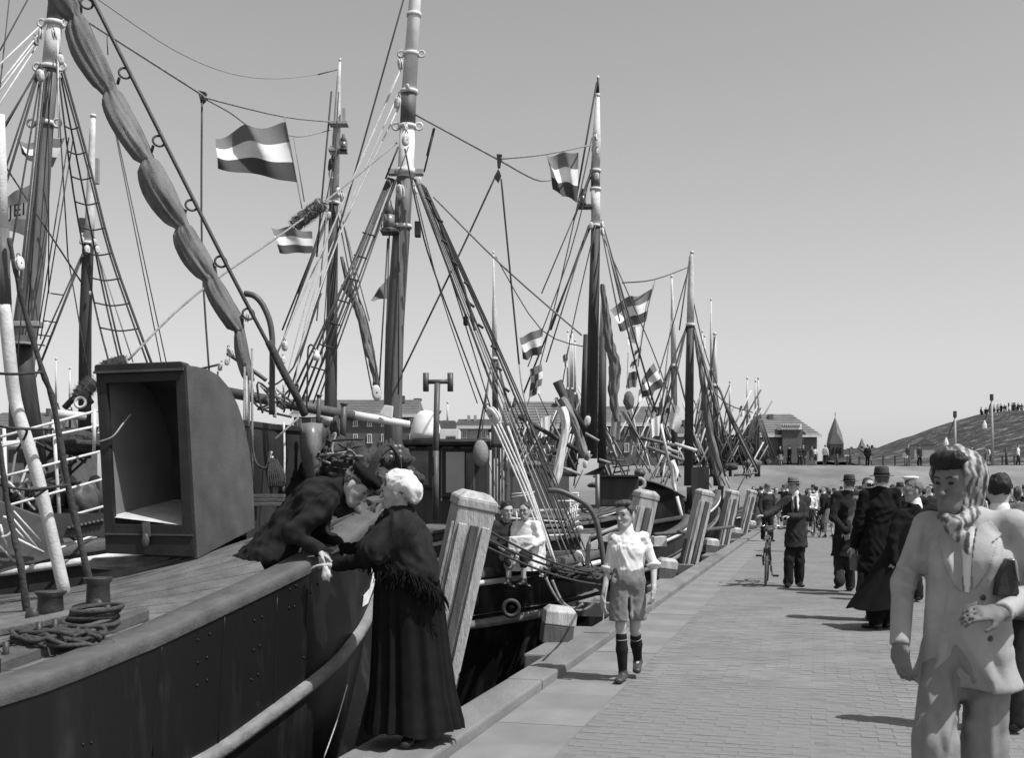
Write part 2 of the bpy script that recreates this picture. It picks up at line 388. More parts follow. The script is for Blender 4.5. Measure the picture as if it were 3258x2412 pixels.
# far side: dike, plateau and dune
dk = MB(); P = []
prof = [(80, -.02), (82, .2), (86, 1.3), (90.5, 2.5), (94.5, 3.5), (96, 3.7), (101, 3.72), (130, 3.3)]
for (Y, z) in prof: P.append([Vector((X, Y+1.2*math.sin(X*.05), z+.05*math.sin(X*.31))) for X in np.linspace(8, 190, 60)])
dk.grid(P); dike = struct('dike', dk, M_GRASS, True)
gd = MB().add([(-2500, 87, -.03), (2500, 97, -.03), (2500, 5000, -.03), (-2500, 5000, -.03)], [(0, 1, 2, 3)])
struct('ground', gd, M_GROUND)
qf = MB().add([(-400, 86, -.2), (14, 86, -.2), (14, 86, -2.4), (-400, 86, -2.4), (-400, 100, .0), (14, 100, .0)], [(0, 1, 2, 3), (0, 4, 5, 1)])
struct('far_quay', qf, M_GROUND)
# dune hill
ridge = [(1780, 1012), (1860, 998), (1920, 984), (1975, 962), (2040, 934), (2100, 914), (2150, 901), (2231, 905), (2330, 900), (2500, 930), (2700, 1000)]
hx = []; hz = []
for (a, b_) in ridge: p = V(a, b_, 185); hx.append(p.x); hz.append(p.z)
P = []
for j in range(36):
    f = j/35; Y = 102+(230-102)*f; row = []
    for X in np.linspace(40, 320, 110):
        Xr = X*185/ (185)
        H = interp(Xr, hx, hz); prof = math.sin(min(1, f/.65)*math.pi/2)**1.1 if f < .65 else math.cos((f-.65)/.35*math.pi/2)**.8
        z = 3.2+max(0, H-3.2)*prof
        z += (.5*mnoise.noise((X*.06, Y*.06, 0))+.35*mnoise.noise((X*.2, Y*.2, 3)))*min(1, max(0, H-3.2)/4)
        row.append(Vector((X, Y, z)))
    P.append(row)
dm = bpy.data.materials.new('dune'); dm.use_nodes = True
n = dm.node_tree.nodes; l = dm.node_tree.links; b = n['Principled BSDF']; b.inputs['Roughness'].default_value = .95; b.inputs['Specular IOR Level'].default_value = .05
tc = n.new('ShaderNodeTexCoord'); mp = n.new('ShaderNodeMapping'); mp.inputs['Scale'].default_value = (.05, .16, .5); l.new(tc.outputs['Object'], mp.inputs[0])
a1 = n.new('ShaderNodeTexNoise'); a1.inputs['Scale'].default_value = 3.2; a1.inputs['Detail'].default_value = 8; a1.inputs['Roughness'].default_value = .7; l.new(mp.outputs[0], a1.inputs[0])
cr = n.new('ShaderNodeValToRGB'); l.new(a1.outputs[0], cr.inputs[0]); e = cr.color_ramp.elements
e[0].position = .35; e[0].color = (.045, .045, .045, 1); e[1].position = .68; e[1].color = (.36, .36, .36, 1)
e2 = e.new(.55); e2.color = (.095, .095, .095, 1); l.new(cr.outputs[0], b.inputs['Base Color'])
bp = n.new('ShaderNodeBump'); bp.inputs['Distance'].default_value = 1.2; l.new(a1.outputs[0], bp.inputs['Height']); l.new(bp.outputs[0], b.inputs['Normal'])
dune = struct('dune_hill', MB().grid(P), dm, True)
hillP = P
def hill_z(x, y):
    f = (y-102)/(230-102)*35; j = int(max(0, min(34, f))); i = int(max(0, min(108, (x-40)/280*109)))
    return hillP[j][i].z

# ---------------------------------------------------------------- buildings
def vrect(x0, y0, x1, y1, Y): return V(x0, y0, Y), V(x1, y1, Y)
def front_box(x0, y0, x1, y1, Y, d):
    a, c = vrect(x0, y0, x1, y1, Y); zlo, zhi = min(a.z, c.z), max(a.z, c.z)
    return MB().box(((a.x+c.x)/2, Y+d/2, (zlo+zhi)/2), abs(c.x-a.x), d, zhi-zlo)
def window(par, x0, y0, x1, y1, Y, mullions=1, fm=None):
    fm = fm or M_WHITE2
    a, c = vrect(x0, y0, x1, y1, Y); W = c.x-a.x; H = a.z-c.z; cx = (a.x+c.x)/2; cz = (a.z+c.z)/2; t = max(.07, W*.1)
    f = MB()
    f.box((cx, Y-.04, a.z-t/2), W, .12, t); f.box((cx, Y-.04, c.z+t/2), W+.12, .16, t)
    f.box((a.x+t/2, Y-.04, cz), t, .12, H-2*t); f.box((c.x-t/2, Y-.04, cz), t, .12, H-2*t)
    for k in range(mullions): f.box((a.x+W*(k+1)/(mullions+1), Y-.03, cz), t*.6, .08, H-2*t)
    wn = f.build('window', fm, par)
    MB().box((cx, Y+.0, cz), W-2*t, .03, H-2*t).build('pane', M_GLASS, wn)
    return wn
def gable_house(label, x0, x1, yg, ye, yr, Y, d=9, wall=None, roof=None, hip=0, wins=(), chim=(), group=None, name='house'):
    wall = wall or M_BRICKW; roof = roof or M_TILE
    a = V(x0, ye, Y); c = V(x1, ye, Y); base = V(x0, yg, Y).z; base = min(base, 0)
    t = thing(name, label, 'house', ((a.x+c.x)/2, Y, base), group)
    W = c.x-a.x; cx = (a.x+c.x)/2; ez = a.z; rz = V(x0, yr, Y+d/2).z
    MB().box((cx, Y+d/2, (base+ez)/2), W, d, ez-base).build('wall', wall, t)
    o = .35; h = hip
    rf = MB()
    p = [Vector((a.x-o, Y-o, ez)), Vector((c.x+o, Y-o, ez)), Vector((c.x+o, Y+d+o, ez)), Vector((a.x-o, Y+d+o, ez)), Vector((a.x-o+h*W, Y+d/2, rz)), Vector((c.x+o-h*W, Y+d/2, rz))]
    rf.add(p, [(0, 1, 5, 4), (2, 3, 4, 5), (1, 2, 5), (3, 0, 4), (3, 2, 1, 0)])
    r = rf.build('roof', roof, t)
    # tile courses as thin proud strips
    nC = 9
    for k in range(1, nC):
        f = k/nC; q = p[0].lerp(p[4], f); q2 = p[1].lerp(p[5], f)
        MB().bar(q+Vector((0.02, -.02, .03)), q2+Vector((-.02, -.02, .03)), .10, .05, xax=(0, 0, 1)).build('tile_course', roof, r)
    MB().box((cx, Y-o, ez-.12), W+.8, .16, .22).build('gutter', M_WHITE2, t)
    for (wx0, wy0, wx1, wy1) in wins: window(t, wx0, wy0, wx1, wy1, Y-.02)
    for (cx0, cy0, cx1, cy1) in chim:
        b = front_box(cx0, cy0, cx1, cy1, Y+d*.35, .8).build('chimney', wall, r)
        front_box(cx0-1, cy0-3, cx1+1, cy0, Y+d*.35-.05, .9).build('chimney_cap', M_TILED, b) if False else None
    return t
# big brick house by the dike with hipped roof and central bay
t = gable_house('large brick house with hipped roof and white-parapet bay by the dike', 1655, 1780, 1060, 949, 903, 118, 12, M_BRICKW, M_TILE, .27,
                wins=((1808-79, 978-5, 1736, 987), (1704, 961, 1709, 968)), chim=((1675, 904, 1685, 936),))
bay = MB(); y0 = 117.2
f = front_box(1705, 936, 1748, 1010, y0, 2).build('bay', M_BRICKW, t)
front_box(1703, 925, 1747, 937, y0-.25, 2.3).build('parapet', M_WHITE, t)
for i in range(9): front_box(1705+i*4.5, 926, 1706.5+i*4.5, 932, y0-.36, .1).build('parapet_baluster', M_BRICKD, t)
for s_ in (-1, 1):
    xm = 1726+s_*22
    a = V(xm, 940, y0+.4); MB().prism([V(xm, 938, y0+.4), V(xm+s_*9, 947, y0+.4), V(xm-s_*6, 985, y0+.4), V(xm-s_*10, 985, y0+.4)], (0, .6, 0)).build('bay_flank', M_BRICKD, t)
# church with tall spire
ch = thing('church_tower', 'brick church tower with tall slate spire beyond the dike', 'church', (V(1824, 1012, 190).x, 190, 0))
a = V(1809, 969, 190); c = V(1838, 969, 190); W = c.x-a.x
MB().box(((a.x+c.x)/2, 190+W/2, a.z/2), W, W, a.z).build('tower', M_BRICKD, ch)
sp = MB(); cx = (a.x+c.x)/2; zt_ = V(1823, 908, 190).z; g = V(1823, 955, 190).z
base = [Vector((a.x-.04, 189.96, a.z)), Vector((c.x+.04, 189.96, a.z)), Vector((c.x+.04, 190.04+W, a.z)), Vector((a.x-.04, 190.04+W, a.z))]
mid = [Vector((cx, 189.9, a.z+1.8)), Vector((c.x, 190+W/2, a.z+1.8)), Vector((cx, 190+W, a.z+1.8)), Vector((a.x, 190+W/2, a.z+1.8))]
tip = Vector((cx, 190+W/2, zt_)); vs = base+mid+[tip]
fs = []
for i in range(4): fs += [(i, (i+1) % 4, 4+i), ((i+1) % 4, 4+(i+1) % 4, 8), ((i+1) % 4, 8, 4+i)]
sp.add(vs, fs).build('spire', M_SLATE, ch, fixn=True)
MB().tube([tip, tip+Vector((0, 0, .7))], .06, 5).build('finial', M_IRON, ch)
for i, xx in enumerate((1816, 1825, 1832)):
    p = V(xx, 980, 189.9); f = MB().prism([V(xx-2, 988, 189.85), V(xx+2, 988, 189.85), V(xx+2, 978, 189.85), V(xx, 974, 189.85), V(xx-2, 978, 189.85)], (0, .2, 0)); f.build('belfry_opening', M_EYE, ch)
sp2 = thing('distant_spire', 'tiny pointed spire far beyond the roofs beside the church', 'spire', (V(1880, 1000, 330).x, 330, 0))
p = V(1880, 978, 330); q = V(1880, 955, 330)
MB().box((p.x, 331, p.z/2), 2.2, 2.2, p.z).build('turret', M_BRICKD, sp2); MB().lathe((p.x, 331, p.z), [(1.3, 0), (0, q.z-p.z)], 6).build('spire', M_SLATE, sp2)
for i, (x0, x1, ye, yr, lab) in enumerate(((1843, 1868, 993, 980, 'low dark house with small gable next to the church tower'), (1866, 1890, 991, 978, 'middle one of the low roofs between church and dune'), (1888, 1924, 986, 976, 'pale flat-roofed house at the foot of the dune'))):
    gable_house(lab, x0, x1, 1020, ye, yr, 200, 10, M_BRICKD, M_TILED if i < 2 else M_TILE, .1, wins=((x0+6, ye+4, x0+10, ye+10), (x1-10, ye+4, x1-6, ye+10)), chim=((x0+12, yr-5, x0+15, yr+3),))
# row of houses behind the masts
rows = [(640, 905, 1000, 905, 872, 'long tiled roof behind the mast with the furled jib', 105), (1000, 1062, 1010, 930, 915, 'low shed with pale wall behind the wheelhouse', 100),
        (1100, 1240, 1010, 930, 876, 'tiled house roof behind the checkered signal flag', 104), (1322, 1468, 1010, 925, 886, 'long tiled house with white upper windows behind the masts', 106),
        (1470, 1580, 1010, 948, 925, 'lower tiled house behind the far masts', 112), (-40, 130, 1000, 930, 900, 'tiled house behind the left mast', 110)]
for (x0, x1, yg, ye, yr, lab, Y) in rows:
    wi = []
    n = int((x1-x0)/28)
    for k in range(n):
        xx = x0+12+k*(x1-x0-20)/max(1, n-1) if n > 1 else (x0+x1)/2
        wi.append((xx-5, ye+8, xx+5, ye+26)); wi.append((xx-5, ye+42, xx+5, ye+62))
    gable_house(lab, x0, x1, yg, ye, yr, Y, 10, M_BRICKW if x0 != 1000 else M_GREYM, M_TILE, .03, wins=wi, chim=((x0+18, yr-9, x0+24, yr+6), (x1-30, yr-9, x1-24, yr+6)))
# dormer band on the long house
ft = thing('factory_chimney', 'thin round brick chimney behind the wheelhouse', 'chimney', (V(910, 950, 115).x, 115, 0))
a = V(910, 875, 115); MB().tube([(a.x, 115, 0), (a.x, 115, a.z)], [.45, .32], 10).build('stack', M_BRICKW, ft, True)
MB().tube([(a.x, 115, a.z), (a.x, 115, a.z+.25)], .42, 10).build('rim', M_BRICKD, ft)

# lamp poles on the dike
for i, (xt, yt, xb, yb, Y, lab) in enumerate(((2160.5, 873, 2163, 1026, 97, 'tall pole with crossarm on the dike behind the headscarf woman'), (2080.5, 910, 2082, 1022, 97, 'shorter pole with insulators on the dike'),
                                     (2192, 975, 2193, 1024, 98, 'short thin post on the dike under the dune top'), (1853, 978, 1852, 1018, 98, 'thin pole on the dike next to the low houses'), (1824, 990, 1824, 1018, 97, 'thin pole on the dike before the church tower'))):
    b_ = V(xb, yb, Y); tt = V(xt, yt, Y); b_.z = 3.55
    t = thing('pole', lab, 'pole', b_, 'poles along the dike')
    MB().tube([b_, tt], [.13, .09], 8).build('shaft', M_GREYM if i < 2 else M_WOODD, t, True)
    if i < 2:
        MB().tube([tt-Vector((.0, 0, .1)), tt-Vector((.55, 0, 1.6))], .05, 6).build('bracket', M_IRON, t)
        MB().lathe(tt-Vector((.6 if i == 0 else .75, 0, 2.5)), [(0, 0), (.22, .15), (.2, .4), (.05, .8)], 8).build('lamp', M_WHITE, t)
        MB().tube([tt, tt+Vector((0, 0, .5))], .16, 6).build('cap', M_WOODD, t)
# trees between far masts and the big house
leaf = None
def tree(label, x, yt, yb, Y, wv, group, n=900):
    b_ = V(x, yb, Y); tt = V(x, yt, Y); H = tt.z; r = px(Y, wv)/2
    t = thing('tree', label, 'tree', (b_.x, Y, 0), group)
    tr = MB(); tr.tube([(b_.x, Y, 0), (b_.x+.1, Y, H*.35), (b_.x, Y, H*.75)], [.28, .2, .06], 7)
    for k in range(7):
        a = k*2.4; h = H*(.3+.07*k); tr.tube([(b_.x, Y, h), (b_.x+math.cos(a)*r*.7, Y+math.sin(a)*r*.7, h+H*.2)], [.1, .03], 5)
    tr.build('trunk', M_BARK, t)
    cr = MB(); rnd = random.Random(x)
    cl = [(rnd.gauss(0, .45), rnd.gauss(0, .45), rnd.uniform(-.75, .85)) for _ in range(26)]
    cz = H*.62; hz_ = H*.38
    for i in range(n):
        c = rnd.choice(cl); p = Vector((b_.x+(c[0]+rnd.gauss(0, .17))*r, Y+(c[1]+rnd.gauss(0, .17))*r, cz+(c[2]*.9+rnd.gauss(0, .13))*hz_))
        s_ = rnd.uniform(.18, .42); d1 = Vector((rnd.gauss(0, 1), rnd.gauss(0, 1), rnd.gauss(0, 1))).normalized()*s_; d2 = d1.orthogonal().normalized()*s_*.7
        cr.add([p-d1, p+d2, p+d1, p-d2], [(0, 1, 2, 3)])
    cr.build('crown', M_LEAF, t)
for x, yt, wv, lab in ((1575, 940, 60, 'dark leafy tree just behind the far masts'), (1612, 934, 60, 'round leafy tree between far masts and brick house'), (1645, 945, 46, 'small leafy tree against the brick house wall'), (960, 900, 60, 'leafy tree behind the wheelhouse roof'), (1530, 948, 60, 'leafy tree behind the double far masts')):
    tree(lab, x, yt, 1010, 108, wv, 'trees along the far quay')
# fence stakes on the dune ridge and small hut
for k in range(13):
    xv = 2140+k*8.5+random.uniform(-2, 2); p = V(xv, 902, 184); z = hill_z(p.x, 184)
    MB().tube([(p.x, 184, z-.3), (p.x, 184, z+random.uniform(1.0, 1.9))], .12, 5).top('ridge_stake', M_WOODD, 'thin wooden stake on the ridge of the dune', 'stake', 'stakes along the dune ridge')
h = thing('dune_hut', 'small pale hut halfway up the dune slope', 'hut', (V(2008, 950, 150).x, 150, hill_z(V(2008, 950, 150).x, 150)))
b_ = Vector(h.location); b_.z -= .4
MB().box(b_+Vector((0, 0, 1.1)), 2.6, 2, 2.2).build('wall', M_GREYM, h); MB().prism([b_+Vector((-1.6, -1.2, 2.2)), b_+Vector((1.6, -1.2, 2.2)), b_+Vector((0, -1.2, 3.1))], (0, 2.4, 0)).build('roof', M_TILED, h)
# fence posts at the foot of the dune
for k in range(22):
    X = V(1690+k*26, 1015, 100).x
    MB().bar((X, 100, 3.5), (X, 100, 4.6), .12, .12).top('fence_post', M_WOODD, 'short dark fence post on top of the dike', 'fence post', 'fence posts along the dike top')
# ================================================================== BOATS
from mathutils.bvhtree import BVHTree
def text_mesh(name, fc):
    tmp = bpy.data.objects.new('tmp', fc); C.objects.link(tmp); dg = bpy.context.evaluated_depsgraph_get()
    me = bpy.data.meshes.new_from_object(tmp.evaluated_get(dg)); bpy.data.objects.remove(tmp)
    o = bpy.data.objects.new(name, me); C.objects.link(o); return o
def line(par, name, pts, wv, m, n=6, sg=0):
    P = [V(*p) for p in pts]
    Y = sum(p[2] for p in pts)/len(pts); r = max(px(Y, wv)/2, .0025)
    if sg and len(P) == 2: P = sag(P[0], P[1], sg)
    elif len(P) > 2: P = spline(P, 4)
    return MB().tube(P, r, n).build(name, m, par, True)
def cast(ob, vx, vy, cache={}):
    if ob.name not in cache:
        off = base_of(ob); me = ob.data
        cache[ob.name] = BVHTree.FromPolygons([Vector(v.co)+off for v in me.vertices], [tuple(p.vertices) for p in me.polygons])
    o = Vector((0, 0, HC)); d = (V(vx, vy, 10)-o).normalized()
    hit = cache[ob.name].ray_cast(o, d)
    return hit[0], hit[1]
def mast(par, pts, Y, widths, cols, name='mast', n=14, rake=0):
    # pts: list of v (x,y) from top to bottom; widths v px; cols: list of (y0,y1,mat) bands
    ys = [p[1] for p in pts]; out = []
    first = None
    for (y0, y1, m) in cols:
        yy = sorted(set([y0, y1]+[y for y in ys if y0 < y < y1]))
        P = []; R = []
        for y in yy:
            x = interp(y, ys, [p[0] for p in pts]); P.append(V(x, y, Y)); R.append(px(Y, interp(y, ys, widths))/2)
        o = MB().tube(P, R, n).build(name if first is None else 'mast_section', m, par if first is None else first, True)
        if first is None: first = o
    return first
def collar(par, pts, Y, widths, y, h, m, ears=0, grow=1.25):
    ys = [p[1] for p in pts]; x = interp(y, ys, [p[0] for p in pts]); r = px(Y, interp(y, ys, widths))/2*grow
    a = V(x, y+h/2, Y); b = V(x, y-h/2, Y)
    o = MB().tube([a, b], r, 14).build('mast_band', m, par, True)
    for s in ([-1, 1] if ears else []):
        c = V(x, y, Y)+Vector((s*r*1.25, -.02, 0)); MB().torus(c, r*.38, r*.14, Matrix.Rotation(rad(90), 3, 'X'), 12, 6).build('eye_ring', m, o, True)
    return o
BLK = random.Random(77)
def block(par, x, y, Y, hv, m, name='pulley_block', tilt=0):
    c = V(x, y, Y); h = px(Y, hv)*.92; yaw = BLK.uniform(.2, 1.2)*BLK.choice([-1, 1])
    R = Matrix.Rotation(tilt+BLK.uniform(-.25, .25), 3, 'Y') @ Matrix.Rotation(yaw, 3, 'Z'); b = MB()
    for s_ in (-1, 1):
        rows = []
        for k in range(15):
            g = 2*math.pi*k/14; ex = math.copysign(abs(math.cos(g))**.75, math.cos(g))*.27; ez = math.copysign(abs(math.sin(g))**.8, math.sin(g))*.46
            rows.append([c+R @ (Vector((q*ex, s_*yy, q*ez))*h) for q, yy in ((0, .05), (.96, .05), (1, .08), (.92, .15), (.6, .18), (0, .19))])
        b.grid(rows)
    o = b.build(name, m, par, True, fixn=True)
    MB().tube([c+R @ Vector((0, -.05*h, 0)), c+R @ Vector((0, .05*h, 0))], h*.22, 12).build('sheave', M_IRON, o, True)
    MB().torus(c+R @ Vector((0, 0, h*.52)), h*.12, h*.035, R @ Matrix.Rotation(rad(90), 3, 'X'), 10, 5).build('shackle', M_IRON, o, True)
    MB().tube([c+R @ Vector((0, -h*.2, 0)), c+R @ Vector((0, h*.2, 0))], h*.05, 8).build('sheave_pin', M_IRON, o, True)
    return o
def furl(P, R, seed=0, n=26):
    rows = []; m_ = len(P)
    for i, p in enumerate(P):
        t = (P[min(i+1, m_-1)]-P[max(i-1, 0)]).normalized(); x = Vector((0, 1, 0)); x = (x-t*x.dot(t)).normalized(); y = t.cross(x); row = []
        for k in range(n+1):
            a = 2*math.pi*(k % n)/n
            f = 1+.12*math.sin(5*a+i*.55+seed)+.10*math.sin(9*a-i*.4+seed*2)+.22*mnoise.noise((math.cos(a)*1.6, math.sin(a)*1.6+seed, i*.45))
            row.append(p+(x*math.cos(a)+y*math.sin(a))*R[i]*f)
        rows.append(row)
    b = MB().grid(rows); b.add([P[0]]+rows[0][:-1], [(0, k+1, (k+1) % n+1) for k in range(n)]); b.add([P[-1]]+rows[-1][:-1], [(0, (k+1) % n+1, k+1) for k in range(n)]); return b
def loft(rows):   # rows: list of point rows
    return MB().grid(rows)
# ---------------------------------------------------------------- boat 1: black-hulled cutter with companion hood
b1 = thing('fishing_boat', 'black-hulled fishing boat with grey companion hood and bow against the quay', 'fishing boat', (-4.0, 6.0, -1.6), 'fishing boats moored along the quay')
stem = Vector((-.87, 8.05, 0)); fa = Vector((-.912, -.41, 0)).normalized(); pe = Vector((-fa.y, fa.x, 0))   # aft, starboard
pe = Vector((.41, -.912, 0)).normalized()
Rl = [(-.869, 8.05, 1.33), (-1.0, 7.7, 1.188), (-1.126, 7.3, 1.05), (-1.255, 6.95, .97), (-1.484, 6.6, .846), (-1.73, 6.1, .715), (-1.88, 5.75, .64), (-2.18, 4.9, .533), (-2.75, 4.45, .48), (-4, 3.85, .44), (-9, 1.6, .5), (-13.5, .3, .8)]
Sl = [(-.937, 8.0, .81), (-.988, 7.65, .597), (-1.065, 7.4, .459), (-1.17, 7.1, .337), (-1.484, 6.6, .109), (-1.66, 6.25, 0), (-1.80, 5.85, -.03), (-2.1, 4.95, -.07), (-2.68, 4.5, -.1), (-3.95, 3.9, -.12), (-8.95, 1.65, -.05), (-13.4, .5, .2)]
Wl = [(-1.45, 7.0, -1.7), (-1.47, 6.95, -1.7), (-1.5, 6.85, -1.7), (-1.58, 6.6, -1.7), (-1.8, 6.2, -1.7), (-2.0, 5.8, -1.7), (-2.15, 5.5, -1.7), (-2.45, 4.9, -1.7), (-2.95, 4.7, -1.7), (-4.1, 4.2, -1.7), (-8.9, 1.95, -1.7), (-13, 1.0, -1.7)]
DZ = lambda Y: .24-.01565*Y
Rl = [(a, b, c+DZ(b)) for a, b, c in Rl]; Sl = [(a, b, c+DZ(b)) for a, b, c in Sl]
Rs, Ss, Ws = spline(Rl, 4), spline(Sl, 4), spline(Wl, 4)
def refl(p): d = (Vector((p.x, p.y, 0))-stem).dot(pe); return Vector((p.x, p.y, p.z))-pe*2*d
def skin(Rr, Sr, Wr):
    rows = [Rr]
    for t in (.35, .7): rows.append([a.lerp(b, t)+(-pe*.0) for a, b in zip(Rr, Sr)])
    rows.append(Sr)
    for t in (.3, .65): rows.append([a.lerp(b, t)-Vector((0, 0, 0)) for a, b in zip(Sr, Wr)])
    rows.append(Wr); return rows
hullo = loft(skin(Rs, Ss, Ws)); hull1 = hullo.build('hull', M_HULL, b1, True, fixn=True)
hp = loft(skin([refl(p) for p in Rs], [refl(p) for p in Ss], [refl(p) for p in Ws])).build('hull_port_side', M_HULL, b1, True, fixn=True)
def sweep(path, prof, out):     # prof in (outward, up)
    rows = []
    n = len(path)
    for i, p in enumerate(path):
        t = (path[min(i+1, n-1)]-path[max(i-1, 0)]); t.z = 0; t.normalize(); o = Vector((t.y, -t.x, 0))
        if o.dot(out) < 0: o = -o
        rows.append([p+o*a+Vector((0, 0, b)) for a, b in prof])
    return MB().grid(rows)
rc = [(.012, -.015), (.02, .02), (.016, .055), (0, .068), (-.17, .068), (-.185, .055), (-.185, -.02), (.012, -.015)]
sweep(Rs, rc, pe).build('rail_cap', M_RAILW, b1, True, fixn=True)
sweep([refl(p) for p in Rs], rc, -pe).build('rail_cap', M_RAILW, b1, True, fixn=True)
stp = [(0, -.042), (.035, -.038), (.048, -.015), (.048, .02), (.036, .038), (0, .045)]
sweep(Ss, stp, pe).build('rubbing_strake', M_STRAKE, b1, True, fixn=True)
# stem post
MB().bar(Vector((-.86, 8.09, 1.41)), Vector((-.93, 8.05, .81)), .1, .14, xax=pe).build('stem_post', M_HULL, b1, bevel=.02)
MB().bar(Vector((-.93, 8.05, .83)), Vector((-1.46, 7.05, -1.7)), .1, .14, xax=pe).build('stem_post', M_HULL, b1, bevel=.02)
# stern transom closes the hull
MB().grid([[Rs[-1], Ss[-1], Ws[-1]], [refl(Rs[-1]), refl(Ss[-1]), refl(Ws[-1])]]).build('transom', M_HULL, b1)
al_ = [0, .26, .54, .8, 1.154, 1.58, 2.1, 2.49, 3.3, 4.8, 10, 15]; hb_ = [0, .27, .58, .845, 1.07, 1.43, 1.95, 2.2, 2.45, 2.55, 2.55, 2.0]
zr_ = [1.33, 1.188, 1.05, .97, .846, .715, .6, .533, .48, .44, .5, .85]
def deck_z(a, p):
    h = max(.15, interp(a, al_, hb_)); q = min(1, abs(p)/h); cam_ = .26*min(1, a/.8)
    return interp(a, al_, zr_)-.02+cam_*(1-q*q)
def D(a, p, dz=0): q = stem+fa*a+pe*p; return Vector((q.x, q.y, deck_z(a, p)+DZ(q.y)+dz))
aa = [.1, .3, .5, .7, .9, 1.1, 1.3, 1.6, 1.9, 2.3, 2.7, 3.2, 4, 5, 7, 10, 13]
dk_ = MB().grid([[D(a, f*(interp(a, al_, hb_)-.03), -.03) for f in np.linspace(-1, 1, 15)] for a in aa if a >= 1.0]).build('deck', M_HOODF, b1, True)
MB().grid([[D(a, p, -.03) for p in np.linspace(-(interp(a, al_, hb_)-.03), .1 if a > .3 else -.05, 7)] for a in aa if a <= 1.1]).build('deck', M_HOODF, b1, True)
MB().grid([[D(a, p)-Vector((0, 0, .55)) for p in np.linspace(-.1, .6*interp(a, al_, hb_), 4)] for a in (.35, .6, 1.05)]).build('well_floor', M_DECK, b1)
MB().grid([[D(1.03, p, dz) for p in np.linspace(.1, .75, 6)] for dz in (0, -.56)]).build('well_bulkhead', M_DECK, b1)
MB().grid([[D(a, .1, dz) for a in (.35, .6, 1.03)] for dz in (0, -.56)]).build('well_bulkhead', M_DECK, b1)
pw = .135
for k in range(-17, 18):
    p0 = k*pw
    if abs(p0)+pw/2 > 2.4: continue
    amin = interp(abs(p0)+.16, hb_[:10], al_[:10])+.02
    if p0 > .12: amin = max(amin, 1.02)
    av = [amin+(7-amin)*(i/18)**1.3 for i in range(19)]
    rows = [[D(a, p0-pw/2+.005, -.022), D(a, p0-pw/2+.006, 0), D(a, p0+pw/2-.006, 0), D(a, p0+pw/2-.005, -.022)] for a in av]
    MB().grid(rows).build('deck_plank', M_DECK, dk_)
# pale worn patch of bare boards in front of the hood
def on_deck(vx, vy, it=30):
    lo, hi = 4.5, 9.5
    o = None
    best = None
    for i in range(200):
        Y = lo+(hi-lo)*i/199; q = V(vx, vy, Y); r = Vector((q.x, q.y, 0))-stem; a = r.dot(fa); p = r.dot(pe)
        if a < 0: continue
        e = abs(q.z-deck_z(a, p)-DZ(q.y))
        if best is None or e < best[0]: best = (e, q, a, p)
    return best[1]
M_BARE = mat('bare_deck_wood', .30, .9, .4, 8, .4, (1, 3, 1))
pts = [on_deck(*G('l5', x, y))+Vector((0, 0, .004)) for x, y in ((480, 195), (560, 150), (760, 142), (1000, 150), (940, 180), (880, 200), (760, 205), (720, 222), (560, 212))]
MB().prism(pts, (0, 0, .004)).build('worn_patch', M_BARE, b1)
# rivets
rv = [(1170, 630), (1240, 595), (1170, 765), (1225, 735), (1165, 900), (1225, 870), (1505, 515), (1550, 495), (1500, 690), (1535, 665), (1485, 865), (1527, 835), (1715, 330), (1750, 310), (1710, 440), (1742, 432), (1840, 350), (1797, 735), (490, 1250), (540, 1240), (1880, 300), (1935, 210)]
for x, y in rv:
    h, nn = cast(hull1, *G('l5', x, y))
    if h: MB().ball(h, .009, 8, 5, (1, 1, 1)).build('rivet', M_HULL, b1, True)
# plate seam straps
for x0, y0, x1, y1 in ((1640, 380, 1620, 1080), (1330, 480, 1290, 1250), (960, 640, 900, 1320), (1820, 330, 1800, 900)):
    P = []
    for i in range(9):
        h, nn = cast(hull1, *G('l5', x0+(x1-x0)*i/8, y0+(y1-y0)*i/8))
        if h: P.append(h)
    if len(P) > 2: MB().tube(P, .005, 5).build('plate_seam', M_HULL, b1, True)
# white painted bow mark
poly = [(737, 660), (750, 705), (745, 745), (728, 785), (722, 770), (712, 800), (690, 862), (662, 880), (668, 822), (700, 785), (712, 730), (703, 690), (716, 668)]
P = [cast(hull1, *G('m2', x, y)) for x, y in poly]
P = [h+nn*(-.004 if nn.y > 0 else .004) for h, nn in P if h is not None]
if len(P) > 4: MB().prism(P, Vector((.004, -.004, 0))).build('painted_mark', M_WHITE, b1)
# bow head: chock beam and roller block
beam = MB(); a = GV('m2', 548, 535, 7.75); c = GV('m2', 790, 385, 8.15)
beam.bar(a, c, .20, .12, xax=(0, 0, 1)); beam.build('bow_chock', M_RAILW, b1, bevel=.02)
MB().bar(GV('m2', 660, 470, 7.85), GV('m2', 720, 340, 8.0), .16, .10).build('stem_head', M_RAILW, b1, bevel=.02)
MB().tube([GV('m2', 640, 350, 7.9), GV('m2', 660, 415, 7.9)], .03, 8).build('pin', M_RAILW, b1, True)
MB().bar(GV('m2', 690, 350, 7.95), GV('m2', 800, 330, 8.05), .12, .1).build('fairlead', M_RAILW, b1, bevel=.02)
MB().bar(GV('m2', 366, 598, 7.35), GV('m2', 450, 540, 7.6), .06, .04).build('toe_board', M_RAILW, b1)
